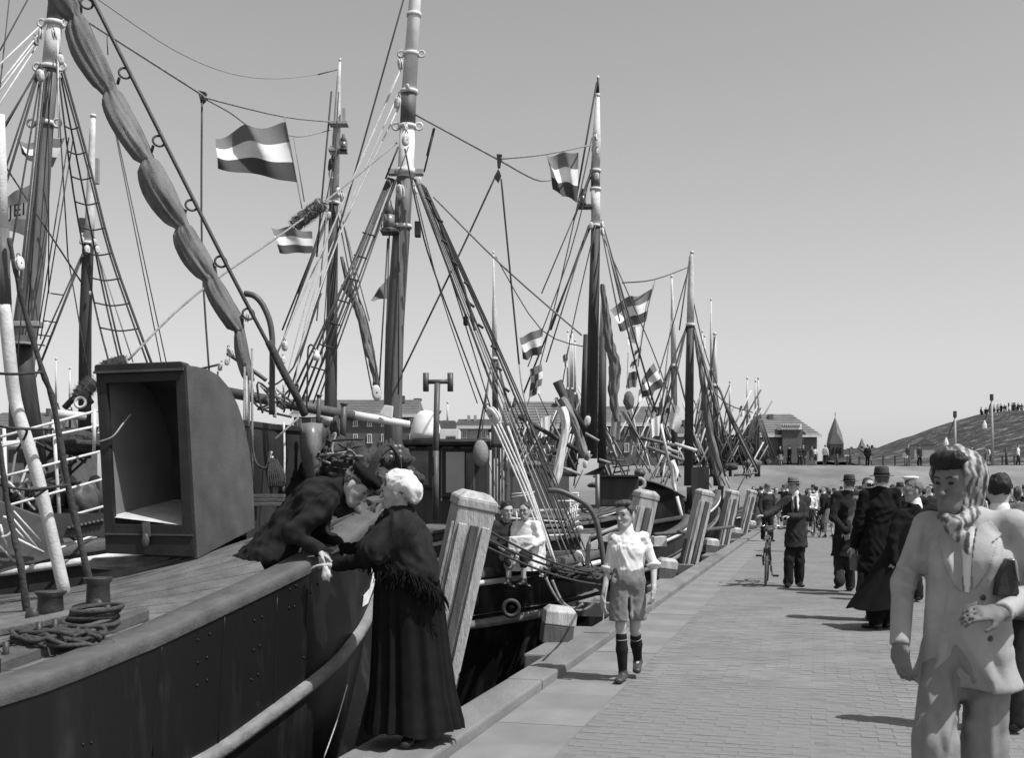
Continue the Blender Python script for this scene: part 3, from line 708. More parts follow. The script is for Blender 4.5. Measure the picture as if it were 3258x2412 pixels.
# companion hood
def plane_hit(vx, vy, p0, n):
    o = Vector((0, 0, HC)); d = V(vx, vy, 10)-o; return o+d*((p0-o).dot(n)/d.dot(n))
FRb, FRt, FLb, FLt = V(427, 1218, 7.4), V(403, 797, 7.4), V(232, 1190, 7.46), V(212, 803, 7.46)
bd = Vector((.27, .96, 0)).normalized()
sn = (FRt-FRb).cross(bd).normalized()
prof = [(403, 797), (425, 800), (450, 806), (474, 820), (498, 848), (516, 885), (530, 928), (541, 985), (548, 1050), (551, 1110), (552, 1152)]
side = [plane_hit(x, y, FRb, sn) for x, y in prof]
lat = FLb-FRb; latt = FLt-FRt
H0 = (FRt-FRb).length
def left_of(p): h = max(0, min(1, (p-FRb).dot((FRt-FRb).normalized())/H0)); return p+lat.lerp(latt, h)*.985
lside = [left_of(p) for p in side]
hood = MB(); hood.add(side+[FRb], [tuple(range(len(side)+1))]); hd = hood.build('hood_side', M_HOODS, b1, fixn=True)
solid = hd.modifiers.new('t', 'SOLIDIFY'); solid.thickness = .02; solid.offset = 0
hl = MB().add(lside+[FLb], [tuple(range(len(lside)+1))]).build('hood_side', M_HOODS, b1, fixn=True); hl.modifiers.new('t', 'SOLIDIFY').thickness = .02
hbk = MB().grid([side, lside]).build('hood_back', M_HOODS, b1, True, fixn=True); hbk.modifiers.new('t', 'SOLIDIFY').thickness = .02
fn = (FRt-FRb).cross(FLb-FRb).normalized()
if fn.y > 0: fn = -fn
def fp(x, y, d=.012): return plane_hit(*G('l4', x, y), FRb, fn)+fn*d
O = [(725, 205), (1392, 180), (1464, 1590), (800, 1565)]; I = [(803, 288), (1325, 268), (1372, 1350), (862, 1345)]
for nm, q in (('frame_top', (O[0], O[1], I[1], I[0])), ('frame_jamb', (O[1], O[2], I[2], I[1])), ('frame_sill', (O[2], O[3], I[3], I[2])), ('frame_jamb', (O[3], O[0], I[0], I[3]))):
    MB().prism([fp(*p) for p in q], -fn*.045).build(nm, M_HOODF, b1, fixn=True, bevel=.004)
capq = [fp(*p, .03) for p in ((722, 160), (735, 148), (1370, 124), (1392, 145), (1393, 182), (722, 208))]
MB().prism(capq, -fn*.12).build('hood_cap', M_HOODF, b1, fixn=True, bevel=.008)
MB().bar(fp(722, 210, .035), fp(1393, 184, .035), .02, .015).build('cap_bead', M_HOODS, b1)
MB().bar(fp(800, 1418, .02), fp(1458, 1428, .02), .012, .01).build('sill_bead', M_HOODS, b1)
M_LIN = mat('hood_lining', .16, .7, .15, 4, .06)
fl = [FRb.lerp(FRt, .165), FLb.lerp(FLt, .165), lside[-1].lerp(lside[-2], .9)+Vector((0, 0, .03)), side[-1].lerp(side[-2], .9)+Vector((0, 0, .03))]
M_FLR = mat('bare_step_wood', .45, .8, .2, 8, .2)
MB().add(fl, [(0, 1, 2, 3)]).build('step_board', M_FLR, b1)
ins = -fn
li = [left_of(p)-latt.normalized()*.03 for p in side]; lb = FLb-latt.normalized()*.03
MB().add([FLb.lerp(FLt, .0)-lat.normalized()*.03+ins*.05]+[q+ins*.0 for q in reversed(li)], [tuple(range(len(li)+1))]).build('lining_panel', M_LIN, b1)
ri = [p+latt.normalized()*.03 for p in side]; 
# hasp and padlock
MB().bar(fp(1110, 1330, .03), fp(1118, 1440, .03), .05, .012).build('hasp', M_PIPE, b1, bevel=.003)
MB().ball(fp(1112, 1465, .04), .036, 12, 8, (.7, .4, 1.3)).build('padlock', M_PIPE, b1, True)
MB().tube(spline([fp(922, 510, -.12), fp(905, 600, -.02), fp(860, 690, .03), fp(760, 728, .03)], 5), .006, 6).build('bell_cord', M_GREYM, b1, True)
# stencilled letters on the lining
fc = bpy.data.curves.new('stencil', 'FONT'); fc.body = 'PEES'; fc.size = .085; fc.extrude = .001
fc.materials.append(M_EYE); to = text_mesh('stencil_lettering', fc); to.parent = b1
p0 = li[1].lerp(FLb, .28)+bd*.06; zz = (FLt-FLb).normalized(); xxv = bd; nn_ = zz.cross(xxv)
nn_ = xxv.cross(zz)
Rm = Matrix((xxv, zz, xxv.cross(zz))).transposed().to_4x4(); Rm.translation = p0-latt.normalized()*.006-Vector(b1.location); to.matrix_local = Rm
# white spar with dark band, shrouds, deck gear
Y1 = 6.9
sp_pts = [(143, 1302, 6.95), (113, 1170, 6.9), (83, 1043, 6.85), (55, 950, 6.8), (32, 869, 6.8), (19, 760, 6.75), (10, 660, 6.75)]
P = spline([V(*p) for p in sp_pts], 3)
MB().tube(P, [px(6.9, 27)/2]*len(P), 14).build('white_spar', M_WHITE2, b1, True)
MB().tube([V(10, 665, 6.75), V(6, 590, 6.75), V(4, 500, 6.75)], px(6.9, 29)/2, 14).build('spar_band', M_WOOD, b1, True)
MB().tube([V(4, 502, 6.75), V(2, 400, 6.75), V(-4, 250, 6.7)], px(6.9, 26)/2, 14).build('spar_top', M_WHITE2, b1, True)
block(b1, 43, 575, 6.7, 38, M_WHITE2)
for nm, pts in (('shroud', [(20, 520, 6.7), (34, 590, 6.7), (52, 672, 6.75), (93, 811, 6.8), (116, 878, 6.85), (145, 1043, 6.9), (186, 1229, 6.95), (206, 1306, 7)]),
                ('shroud', [(-30, 860, 6.4), (0, 984, 6.45), (14, 1084, 6.5), (32, 1175, 6.5), (46, 1240, 6.5), (60, 1345, 6.55)])):
    P = spline([V(*p) for p in pts], 5)
    MB().tube(P, [px(6.8, 10+7*i/len(P)+2*math.sin(i*1.7))/2 for i in range(len(P))], 8).build(nm, M_ROPE, b1, True)
for pts in ([(0, 815, 6.7), (35, 816, 6.65), (92, 812, 6.75)], [(0, 930, 6.6), (38, 935, 6.6), (116, 936, 6.8)], [(0, 1058, 6.5), (60, 1068, 6.6), (148, 1058, 6.85)],
            [(60, 1068, 6.75), (85, 1070, 6.72), (104, 1064, 6.78), (75, 1085, 6.8)], [(30, 935, 6.7), (58, 938, 6.65), (48, 965, 6.8), (30, 990, 6.8)]):
    line(b1, 'ratline', pts, 6, M_ROPE)
for nm, x, y, rr, hh in (('bitt', 110, 1293, 28, 42), ('bitt', 214, 1264, 26, 56)):
    g = on_deck(x, y+hh); r = px(7, rr); h = px(7, hh)
    MB().lathe(g, [(r*1.0, -.1), (r*.9, h*.2), (r*.85, h*.75), (r*1.12, h*.96), (r*1.1, h), (0, h*1.0)], 18).build(nm, M_IRON, b1, True)
def odY(x, y): return on_deck(x, y).y
for x, y in ((70, 1345), (212, 1325)):
    c = V(x, y, odY(x, y+12)); b = MB(); b.ball(c, .05, 10, 7, (.8, .5, 1)); b.tube([c, c-Vector((0, 0, .12))], .022, 7); b.build('deadeye', M_IRON, b1, True)
MB().bar(V(-20, 1378, odY(-20, 1390)), V(225, 1328, odY(225, 1340)), .10, .04, xax=(0, 1, .2)).build('chain_plate_board', M_DECK, b1, bevel=.008)
MB().prism([on_deck(x, y)+Vector((0, 0, .0)) for x, y in ((2, 1470), (325, 1352), (318, 1342), (2, 1442))], (0, 0, .05)).build('pin_rail', M_RAILW, b1)
for x, y in ((120, 1378), (13, 1430), (85, 1385), (235, 1345)):
    q = on_deck(x, y+20); MB().tube([q, q+Vector((0, 0, .11))], .016, 8).build('belaying_pin', M_IRON, b1, True)
rnd = random.Random(3)
t = thing('rope_coil', 'round coil of tarred rope on the deck of the black-hulled boat', 'rope', on_deck(195, 1375), 'rope heaps on the black-hulled boat')
b = MB(); q = on_deck(195, 1372)
for k in range(5): b.torus(q+Vector((.01*k, 0, .02+.022*k)), .14-.006*k+.01*math.sin(k*2), .013, Matrix.Rotation(.10*math.sin(k*1.7), 3, 'X') @ Matrix.Rotation(.1*math.cos(k), 3, 'Y'), 26, 7)
b.build('coil', M_ROPE, t, True)
t = thing('rope_heap', 'loose tangle of tarred rope beside the belaying pins', 'rope', on_deck(120, 1420), 'rope heaps on the black-hulled boat')
q = on_deck(125, 1412)
for k in range(16):
    P = []
    a0 = rnd.random()*6.28
    for j in range(6): P.append(q+Vector((rnd.uniform(-.08, .08)+math.cos(a0+j*.9)*.17, rnd.uniform(-.05, .05)+math.sin(a0+j*.9)*.14, .015+rnd.uniform(0, .075))))
    MB().tube(spline(P, 5), .012, 7).build('rope_strand', M_ROPE, t, True)
for k in range(4):
    P = [q+Vector((-.25+.1*k, -.1, .02)), q+Vector((-.1+.08*k, 0, .06)), q+Vector((.1+.05*k, .03, .03)), q+Vector((.3, .1-.05*k, .02))]
    MB().tube(spline(P, 5), .012, 7).build('rope_strand', M_ROPE, t, True)
line(b1, 'mooring_line', [(757, 1494, 7.0), (735, 1570, 7.0), (705, 1655, 6.9)], 3, M_ROPEW)

# ---------------------------------------------------------------- generic bluff-bowed hull
def hull(par, st, head, L, hb, zb, zm, zs, bh=.5, dark=None, strip=True, n=22):
    zb, zm, zs = [q_+max(-.35, DZ(st[1])) for q_ in (zb, zm, zs)]
    st = Vector((st[0], st[1], 0)); h = Vector((head[0], head[1], 0)).normalized(); p = Vector((h.y, -h.x, 0))
    dark = dark or M_HULL2
    A = [L*(i/n)**1.6 for i in range(n+1)]
    def hw(a): return hb*(1-math.exp(-a/1.5))*(1 if a < L*.7 else 1-.45*((a-L*.7)/(L*.3))**2)
    def sh(a): return zm+(zb-zm)*max(0, 1-a/(L*.38))**2+(zs-zm)*max(0, (a-L*.6)/(L*.4))**2
    R, Sx, W = {}, {}, {}
    parts = []
    for s in (1, -1):
        Rr = [st-h*a+p*s*hw(a)+Vector((0, 0, sh(a))) for a in A]
        Sr = [st-h*(a+.05)+p*s*max(0, hw(a)-.06)+Vector((0, 0, sh(a)-.62)) for a in A]
        Wr = [st-h*(a*.96+.75)+p*s*hw(a)*.8+Vector((0, 0, -1.7)) for a in A]
        rows = [Rr, [a.lerp(b, .5) for a, b in zip(Rr, Sr)], Sr, [a.lerp(b, .5)+p*s*.05 for a, b in zip(Sr, Wr)], Wr]
        MB().grid(rows).build('hull' if s == 1 else 'hull_far_side', dark, par, True, fixn=True)
        sweep(Rr, [(.02, -.03), (.03, .05), (0, .07), (-.15, .07), (-.16, -.03)], p*s).build('rail_cap', M_RAILW, par, True, fixn=True)
        if strip:
            sweep([q-Vector((0, 0, .1)) for q in Rr], [(.0, -.035), (.025, -.03), (.025, .03), (0, .035)], p*s).build('white_stripe', M_WHITE2, par, True, fixn=True)
            sweep(Sr, [(0, -.06), (.06, -.05), (.06, .05), (0, .06)], p*s).build('rubbing_strake', M_STRAKE, par, True, fixn=True)
        R[s] = Rr
    MB().grid([[R[1][-1], R[1][-1]-Vector((0, 0, 1.8))], [R[-1][-1], R[-1][-1]-Vector((0, 0, 1.8))]]).build('transom', dark, par)
    MB().grid([[a-Vector((0, 0, bh)) for a in R[1]], [(a+b)/2-Vector((0, 0, bh-.08)) for a, b in zip(R[1], R[-1])], [b-Vector((0, 0, bh)) for b in R[-1]]]).build('deck', M_DECK, par, True)
    MB().bar(st+h*.04+Vector((0, 0, zb+.18)), st-h*.05+Vector((0, 0, zb-.6)), .12, .16, xax=p).build('stem_post', dark, par, bevel=.015)
    MB().bar(st-h*.04+Vector((0, 0, zb-.55)), st-h*.8+Vector((0, 0, -1.7)), .12, .16, xax=p).build('stem_post', dark, par, bevel=.015)
    return dict(rail=R, sh=sh, hw=hw, st=st, h=h, p=p)
def lantern(par, x, y, Y, hv):
    c = V(x, y, Y); h = px(Y, hv)
    o = MB().lathe(c, [(h*.24, -h*.5), (h*.24, -h*.42), (h*.15, -h*.4), (h*.17, h*.05), (h*.2, h*.1), (h*.1, h*.3), (h*.07, h*.48), (0, h*.5)], 14).build('lantern', M_PIPE, par, True)
    MB().lathe(c, [(h*.18, -h*.38), (h*.19, 0)], 14).build('lantern_glass', M_LAMPG, o, True)
    for k in range(4): MB().tube([c+Vector((math.cos(k*1.57)*h*.22, math.sin(k*1.57)*h*.22, -h*.42)), c+Vector((math.cos(k*1.57)*h*.22, math.sin(k*1.57)*h*.22, h*.08))], h*.018, 5).build('lantern_guard', M_IRON, o)
    return o
def fbox(par, name, m, x0, y0, x1, y1, Y, d, bevel=0):
    return front_box(x0, y0, x1, y1, Y, d).build(name, m, par, bevel=bevel)

# ---------------------------------------------------------------- boat 2: jib boat left
b2 = thing('fishing_boat', 'fishing boat with tanned furled jib and white pipe railing behind the hood', 'fishing boat', (-6, 11.6, -1.6), 'fishing boats moored along the quay')
H2 = hull(b2, (-2.1, 11.7), (1, .06), 14, 1.9, 1.35, .75, 1.0)
mp2 = [(128, -60), (123, 0), (98, 270), (76, 547), (57, 701), (48, 800), (46, 1010)]; mw2 = [32, 33, 36, 46, 52, 52, 52]
m2 = mast(b2, mp2, 13, mw2, [(150, 1010, M_WOOD), (-60, 48, M_WOOD), (48, 150, M_WHITE2)])
for y, e in ((52, 1), (148, 1), (270, 1)): collar(m2, mp2, 13, mw2, y, 9, M_WHITE2, e)
MB().tube([V(42, 735, 12.6), V(54, 840, 12.6), V(80, 1030, 12.6)], px(12.6, 48)/2, 14).build('mast_case', M_WOODD, b2, True)
MB().tube([V(46, 748, 12.5), V(46, 752, 12.5)], px(12.5, 60)/2, 14).build('mast_band', M_GREYM, b2)
fbox(b2, 'cleat', M_GREYM, 16, 700, 84, 712, 12.6, .15, .01)
for x, y, h, m in ((88, 165, 32, M_WHITE2), (118, 75, 28, M_WHITE2), (88, 75, 26, M_WHITE2), (133, 130, 26, M_WHITE2), (78, 90, 24, M_GREYM)): block(b2, x, y, 12.7, h, m)
# shrouds with ratlines
shr = [[(138, 152, 13), (190, 340, 12.7), (243, 548, 12.3), (331, 795, 11.8)], [(134, 160, 13), (185, 345, 12.7), (238, 552, 12.3), (322, 795, 11.8)], [(133, 170, 13), (180, 410, 12.7), (226, 640, 12.3), (262, 795, 11.9)],
       [(128, 168, 13), (160, 420, 12.8), (205, 660, 12.4), (240, 800, 11.9)]]
for i, s_ in enumerate(shr): line(b2, 'shroud', s_, 5.5 if i == 0 else 4, M_ROPE)
for k in range(9):
    y = 275+k*55
    def xat(s_): return interp(y, [q[1] for q in s_], [q[0] for q in s_])
    a, b_ = xat(shr[3]), xat(shr[0]); Yy = interp(y, [150, 800], [13, 11.9])-.06
    line(b2, 'ratline', [(a, y, Yy), ((a+b_)/2, y+7, Yy), (b_, y+2, Yy)], 3.5, M_ROPE)
for (x0, y0, x1, y1, wv, m) in ((88, 140, -10, 315, 4, M_ROPE), (86, 142, 0, 405, 4, M_ROPE), (88, 145, -6, 300, 4, M_ROPE), (90, 142, 0, 445, 5, M_ROPE), (92, 142, 12, 620, 4, M_ROPE), (94, 150, 40, 640, 3, M_WIRE), (96, 150, 46, 640, 3, M_ROPEL), (100, 150, 30, 860, 3, M_WIRE),
                       (88, 70, -10, 195, 4, M_ROPEW), (80, 100, -10, 240, 4, M_ROPEW), (86, 80, -10, 210, 4, M_ROPEW), (60, 0, 0, 110, 3, M_ROPE), (84, 60, -10, 150, 4, M_ROPEW), (106, 160, 106, 640, 3, M_ROPE), (100, 160, 60, 700, 3, M_ROPE), (0, 345, 180, 620, 4, M_ROPE), (122, 130, 148, 560, 3, M_ROPE), (148, 560, 200, 860, 3, M_ROPE),
                       (126, 90, 128, 300, 3, M_ROPEW), (20, 0, 0, 190, 3, M_WIRE), (150, 300, 80, 740, 3, M_WIRE), (160, 300, 88, 740, 3, M_WIRE)):
    line(b2, 'rigging_line', [(x0, y0, 12.9), (x1, y1, 11.5 if x1 < 60 else 12.6)], wv, m)
# furled jib on its stay
YJ = 10.5
kn = [(120, -80), (165, 40), (240, 202), (321, 351), (398, 494), (461, 611), (522, 721), (545, 830), (548, 862)]
bul = [62, 60, 56, 64, 54, 44, 28, 17]
rows = []; NS = 44
for i in range(len(kn)-1):
    for j in range(9 if i < len(kn)-2 else 10):
        t = j/9; x = kn[i][0]+(kn[i+1][0]-kn[i][0])*t; y = kn[i][1]+(kn[i+1][1]-kn[i][1])*t
        bb = math.sin(math.pi*t)**.5; wv = 27+(bul[i]-27)*bb if i < 6 else 18+(bul[i]-18)*bb
        off = -wv*.2*bb
        c = V(x+off, y+off*.4, YJ); r = px(YJ, wv)/2
        dx = Vector((kn[i+1][0]-kn[i][0], 0, -(kn[i+1][1]-kn[i][1]))).normalized(); nx = Vector((dx.z, 0, -dx.x)); ny = Vector((0, 1, 0))
        row = []
        for k in range(NS):
            a = 2*math.pi*k/NS
            f = 1+.10*math.sin(3*a+i*2+t*2.5)+.17*(1.15-bb)*math.sin(7*a+i+t*1.5)+.12*(1.2-bb)*math.sin(11*a-t*2+i*1.7)+.05*math.sin(13*a+t*5+i)+.05*mnoise.noise((x*.02, a*1.5, i))
            row.append(c+(nx*math.cos(a)+ny*math.sin(a))*r*f)
        row.append(row[0]); rows.append(row)
jib = MB().grid(rows).build('furled_jib', M_CANVAS, b2, True)
for (x, y) in kn[1:-2]:
    c = V(x-2, y, YJ); MB().torus(c, px(YJ, 8.5), px(YJ, 3), Matrix.Rotation(rad(20), 3, 'X') @ Matrix.Rotation(rad(-28), 3, 'Y'), 16, 7).build('gasket', M_ROPE, jib, True)
line(b2, 'forestay', [(150, -100, YJ), (206, 7, YJ), (409, 411, YJ), (531, 650, YJ), (663, 897, YJ+.1)], 8.5, M_IRON, 8)
P = [V(*p) for p in ((585, 745, YJ), (622, 820, YJ), (645, 862, YJ), (664, 905, YJ+.1))]
MB().tube(spline(P, 4), px(YJ, 17)/2, 8).build('stay_serving', M_ROPE, b2, True)
for (x, y) in ((189, 8), (272, 160), (346, 308), (417, 448), (481, 571), (541, 685)):
    c = V(x, y, YJ); MB().torus(c, px(YJ, 12.5), px(YJ, 2.6), Matrix.Rotation(rad(75), 3, 'X') @ Matrix.Rotation(rad(25), 3, 'Y'), 18, 7).build('hank', M_IRON, jib, True)
    MB().tube([c+Vector((-.05, 0, -.04)), V(x-16, y+24, YJ)], px(YJ, 3.5), 6).build('hank_lashing', M_ROPE, jib, True)
# davit, boom, stanchions
P = spline([GV('m1', x, y, 10.6) for x, y in ((215, 98), (300, 118), (370, 190), (430, 320), (455, 450), (460, 600), (455, 1160))], 5)
MB().tube(P, px(10.6, 13)/2, 10).build('davit', M_PIPE, b2, True)
MB().tube([GV('m1', 20, 955, 11.2), GV('m1', 1175, 1175, 11.6)], px(11.3, 23)/2, 14).build('derrick_boom', M_PIPE, b2, True)
MB().tube([GV('m1', 1165, 1165, 11.6), GV('m1', 1660, 1245, 11.8)], [px(11.6, 20)/2, px(11.6, 15)/2], 14).build('boom_end', M_WHITE, b2, True)
MB().prism([GV('m1', x, y, 11.55) for x, y in ((1440, 1075), (1515, 1085), (1505, 1195), (1395, 1160))], (0, .08, 0)).build('boom_chock', M_WHITE, b2, fixn=True, bevel=.005)
for (x, y0, y1, wv) in ((870, 990, 1320, 10), (1088, 1065, 1420, 13)): 
    MB().tube([GV('m1', x, y0, 11.0), GV('m1', x-14, y1, 11.0)], px(11, wv)/2, 12).build('stanchion', M_PIPE, b2, True)
    MB().tube([GV('m1', x, y0-6, 11.0), GV('m1', x, y0+8, 11.0)], px(11, wv+4)/2, 12).build('stanchion_cap', M_PIPE, b2, True)
MB().tube(spline([GV('m1', x, y, 10.9) for x, y in ((760, 1130), (768, 800), (772, 600), (790, 550), (820, 560), (835, 600))], 5), px(10.9, 4)/2, 8).build('lamp_bracket', M_IRON, b2, True)
MB().lathe(GV('m1', 845, 690, 10.9), [(0, 0), (.03, .01), (.038, .045), (.02, .09), (0, .095)], 12).build('lamp', M_WHITE, b2, True)
# whaleback house with flat lid and rounded grey cowl plate
top_ = [GV('m1', 205, 1262, 10.2), GV('m1', 500, 1222, 10.9), GV('m1', 880, 1238, 11.4), GV('m1', 880, 1200, 12.2), GV('m1', 205, 1215, 12.2)]
Zt = sum(p.z for p in top_[:3])/3
top_ = [Vector((p.x, p.y, Zt)) for p in top_]
MB().prism([p-Vector((0, 0, .06)) for p in top_], (0, 0, .06)).build('house_lid', M_HOODF, b2, fixn=True, bevel=.01)
cxy = sum((p for p in top_), Vector())/5
low = [p.lerp(Vector((cxy.x, cxy.y, p.z)), .07)-Vector((0, 0, .06)) for p in top_]
MB().prism([p-Vector((0, 0, 1.4)) for p in low], (0, 0, 1.4)).build('house_wall', M_HULL2, b2, fixn=True)
cw = []
for y, x0, x1, dY in ((1242, 735, 880, 0), (1330, 728, 878, -.05), (1430, 726, 874, -.08), (1520, 735, 874, -.06), (1600, 748, 885, -.02), (1700, 770, 900, 0), (1800, 800, 920, .05)):
    cw.append([GV('m1', x0+(x1-x0)*f, y, 10.95+dY-.16*math.sin(math.pi*f)) for f in np.linspace(0, 1, 9)])
q = MB().grid(cw).build('cowl_plate', mat('glossy_grey_paint', .16, .25, .2, 5, .1, spec=.6), b2, True); q.modifiers.new('t', 'SOLIDIFY').thickness = .03
# ropes, coils and tackles hung on the house
line(b2, 'hanging_line', [(546, 930, 10.2), (552, 985, 10.15), (560, 1012, 10.1), (580, 1020, 10.1), (588, 985, 10.15)], 5, M_ROPE)
for pts, m in (([(618, 922, 10.5), (620, 1000, 10.4), (617, 1070, 10.4)], M_ROPEW), ([(592, 985, 10.2), (587, 1000, 10.2), (590, 1010, 10.2), (594, 995, 10.2)], M_ROPEW), ([(598, 960, 10.3), (625, 935, 10.3), (650, 912, 10.4)], M_ROPEL), ([(549, 760, 10.4), (550, 1060, 10.2)], M_ROPEL), ([(533, 800, 10.4), (531, 1060, 10.2)], M_ROPEL), ([(538, 820, 10.4), (537, 930, 10.3)], M_ROPEW), ([(543, 830, 10.4), (542, 930, 10.3)], M_ROPEW)): line(b2, 'hanging_line', pts, 5, m)
t = thing('hung_rope_coil', 'long coil of dark rope hung on the house behind the bending man', 'rope', V(600, 1060, 10.1))
for k in range(7):
    x = 588+k*4.5; line(t, 'rope_loop', [(590+k, 1000, 10.1), (x-4, 1035, 10.05), (x, 1062, 10.05), (x+6, 1040, 10.05), (596+k, 1003, 10.1)], 5, M_ROPE)
# net and rope heap on the foredeck
t = thing('net_heap', 'dark heap of nets and warps behind the kissing couple', 'fishing net', V(790, 1050, 10.6))
def lump(c, rx, ry, rz, seed, amp=.25, n=22, m=14):
    b = MB(); rows = []
    for i in range(m+1):
        th = math.pi*i/m; row = []
        for k in range(n+1):
            a = 2*math.pi*k/n; d = Vector((math.sin(th)*math.cos(a), math.sin(th)*math.sin(a), math.cos(th)))
            f = 1+amp*mnoise.noise(d*2.2+Vector((seed, 0, 0)))+amp*.6*mnoise.noise(d*5+Vector((0, seed, 0)))+(amp*.3*mnoise.noise(d*14+Vector((seed, seed, 0))) if n > 30 else 0)
            row.append(Vector(c)+Vector((d.x*rx*f, d.y*ry*f, d.z*rz*f)))
        rows.append(row)
    return b.grid(rows)
lump(V(775, 1055, 10.9), .36, .35, .32, 2, .45, 60, 36).build('net_bundle', M_NET, t, True)
lump(V(845, 1030, 11.1), .26, .3, .24, 5, .45, 60, 36).build('net_bundle', M_NET, t, True)
lump(V(720, 1010, 11.1), .22, .3, .33, 8, .45, 60, 36).build('net_bundle', M_NET, t, True)
for k in range(8):
    x = 735+rnd.uniform(-25, 40); y = 985+rnd.uniform(-15, 30)
    P = [V(x+rnd.uniform(-45, 45), y+rnd.uniform(-26, 26), 10.5+rnd.uniform(-.2, .15)) for _ in range(4)]
    MB().tube(spline(P, 5), .011, 7).build('warp', M_ROPE if k % 2 else M_ROPEL, t, True)
for k in range(3):
    P = [V(790+k*4, 1075+k*2, 10.3), V(815+k*4, 1000+k*2, 10.25), V(842+k*4, 972+k*3, 10.3), V(862+k*3, 985+k*5, 10.3), V(868+k*2, 1040, 10.4)]
    MB().tube(spline(P, 5), .02, 7).build('warp', M_ROPE, t, True)
for k in range(9):
    MB().ball(GV('m1', 1500+(k % 3)*38, 1440+(k//3)*45, 10.6), px(10.6, 4.2), 9, 6).build('cork_float', M_GREYM, t, True)
fbox(b2, 'fender_board', M_WHITE2, *G('m1', 1555, 1572), *G('m1', 1665, 1632), 11.2, .1, .01)
MB().tube([GV('m1', 905, 1190, 11.9), GV('m1', 1020, 1230, 11.9)], .06, 10).build('white_fender', M_WHITE2, b2, True)
# tackles at the foot of the jib (white blocks)
for x, y, h in ((502, 768, 26), (495, 788, 22), (620, 755, 26), (617, 785, 20), (480, 800, 22), (540, 692, 26), (606, 800, 18), (688, 772, 24)): block(b2, x, y, 10.9, h, M_WHITE2, tilt=rnd.uniform(-.5, .5))
for pts, wv, m in (([(432, 806, 11), (478, 795, 11)], 5, M_ROPE), ([(495, 770, 11), (560, 815, 11), (580, 830, 11)], 9, M_PIPE), ([(475, 810, 11), (470, 850, 11)], 4, M_ROPE), ([(580, 850, 11), (640, 800, 11.2), (700, 640, 11.5)], 4, M_ROPE)): line(b2, 'tackle_line', pts, wv, m)
for k in range(9):
    P = [V(560+rnd.uniform(-30, 90), 870+rnd.uniform(-45, 45), 11+rnd.uniform(-.2, .2)) for _ in range(3)]
    MB().tube(spline(P, 5), .011, 6).build('loose_line', rnd.choice([M_ROPE, M_ROPEL, M_ROPEW]), b2, True)
# white pipe railing at left
def rl(a, b_, wv=6, y0=9.4, y1=10.2): line(b2, 'rail_pipe', [(*G('l4', *a), y0), (*G('l4', *b_), y1)], wv, M_WHITE2, 8)
for a, b_ in (((0, 690), (740, 490)), ((-40, 770), (742, 605)), ((-60, 1010), (748, 800)), ((-60, 1240), (765, 1010)), ((-60, 1450), (785, 1210)), ((200, 1620), (787, 1400))): rl(a, b_)
for x0, y0, x1, y1 in ((400, 560, 460, 1490), (30, 620, 60, 1500), (710, 480, 705, 800)):
    line(b2, 'rail_post', [(*G('l4', x0, y0), 9.9), (*G('l4', x1, y1), 9.9)], 8, M_WHITE2, 8)
MB().tube([GV('l4', 390, 515, 10.4), GV('l4', 640, 535, 10.6)], [px(10.4, 21)/2, px(10.4, 17)/2], 12).build('white_boom_end', M_WHITE2, b2, True)
MB().tube([GV('l4', -30, 760, 10.4), GV('l4', 170, 745, 10.4)], px(10.4, 20)/2, 12).build('white_boom_end', M_WHITE2, b2, True)
# gear behind railing
t = thing('winch', 'dark iron trawl winch behind the white pipe railing', 'winch', V(130, 1180, 11.2))
fbox(t, 'bed', M_IRON, 20, 1110, 215, 1170, 11.0, .8)
for x in (60, 120, 180):
    c = V(x, 1090, 11.2); MB().tube([c-Vector((.11, 0, 0)), c+Vector((.11, 0, 0))], .17, 16).build('drum', M_IRON, t, True)
    for s_ in (-1, 1): MB().tube([c+Vector((s_*.11, 0, 0)), c+Vector((s_*.14, 0, 0))], .24, 18).build('flange', M_PIPE, t, True)
for k in range(26):
    P = [V(rnd.uniform(0, 215), rnd.uniform(930, 1190), 11+rnd.uniform(-.3, .3)) for _ in range(3)]; P[1] = P[0].lerp(P[2], .5)+Vector((0, 0, rnd.uniform(-.3, .05)))
    P = [P[0], P[1], P[0].lerp(P[2], .4)+Vector((.15, 0, -.1))]
    MB().tube(spline(P, 5), .013, 6).build('loose_line', rnd.choice([M_ROPE, M_ROPE, M_ROPEL, M_ROPEW]), b2, True)
lump(V(170, 965, 10.9), .26, .25, .12, 12, .3).build('net_roll', M_NET, b2, True)
lump(V(185, 1095, 10.9), .12, .2, .2, 14, .3).build('engine_casing', M_PIPE, b2, True)
# boat 2's bulwark plate with rivets, and painted panel
fbox(b2, 'bulwark_plate', M_HOODS, 60, 1120, 232, 1170, 9.75, .05)
for k in range(9): MB().ball(V(150+k*9, 1152-k*2, 9.74), .017, 8, 5).build('rivet', M_PIPE, b2, True)
pn = MB().prism([V(-40, 1080, 9.0), V(95, 1130, 9.2), V(120, 1215, 9.2), V(-40, 1260, 9.0)], (0, .06, 0)).build('painted_panel', M_PIPE, b2, fixn=True)
for a, b_, wv in (((30, 1115), (88, 1180), 4), ((30, 1133), (85, 1200), 4), ((30, 1150), (72, 1195), 4), ((36, 1175), (95, 1205), 6), ((0, 1145), (22, 1215), 6), ((0, 1190), (30, 1225), 6)):
    line(pn, 'painted_line', [(*a, 8.95), (*b_, 9.1)], wv, M_WHITE2)
MB().torus(V(6, 1150, 8.95), px(9, 22), px(9, 3.5), Matrix.Rotation(rad(80), 3, 'X'), 20, 6, -1.6, 1.6).build('painted_line', M_WHITE2, pn, True)
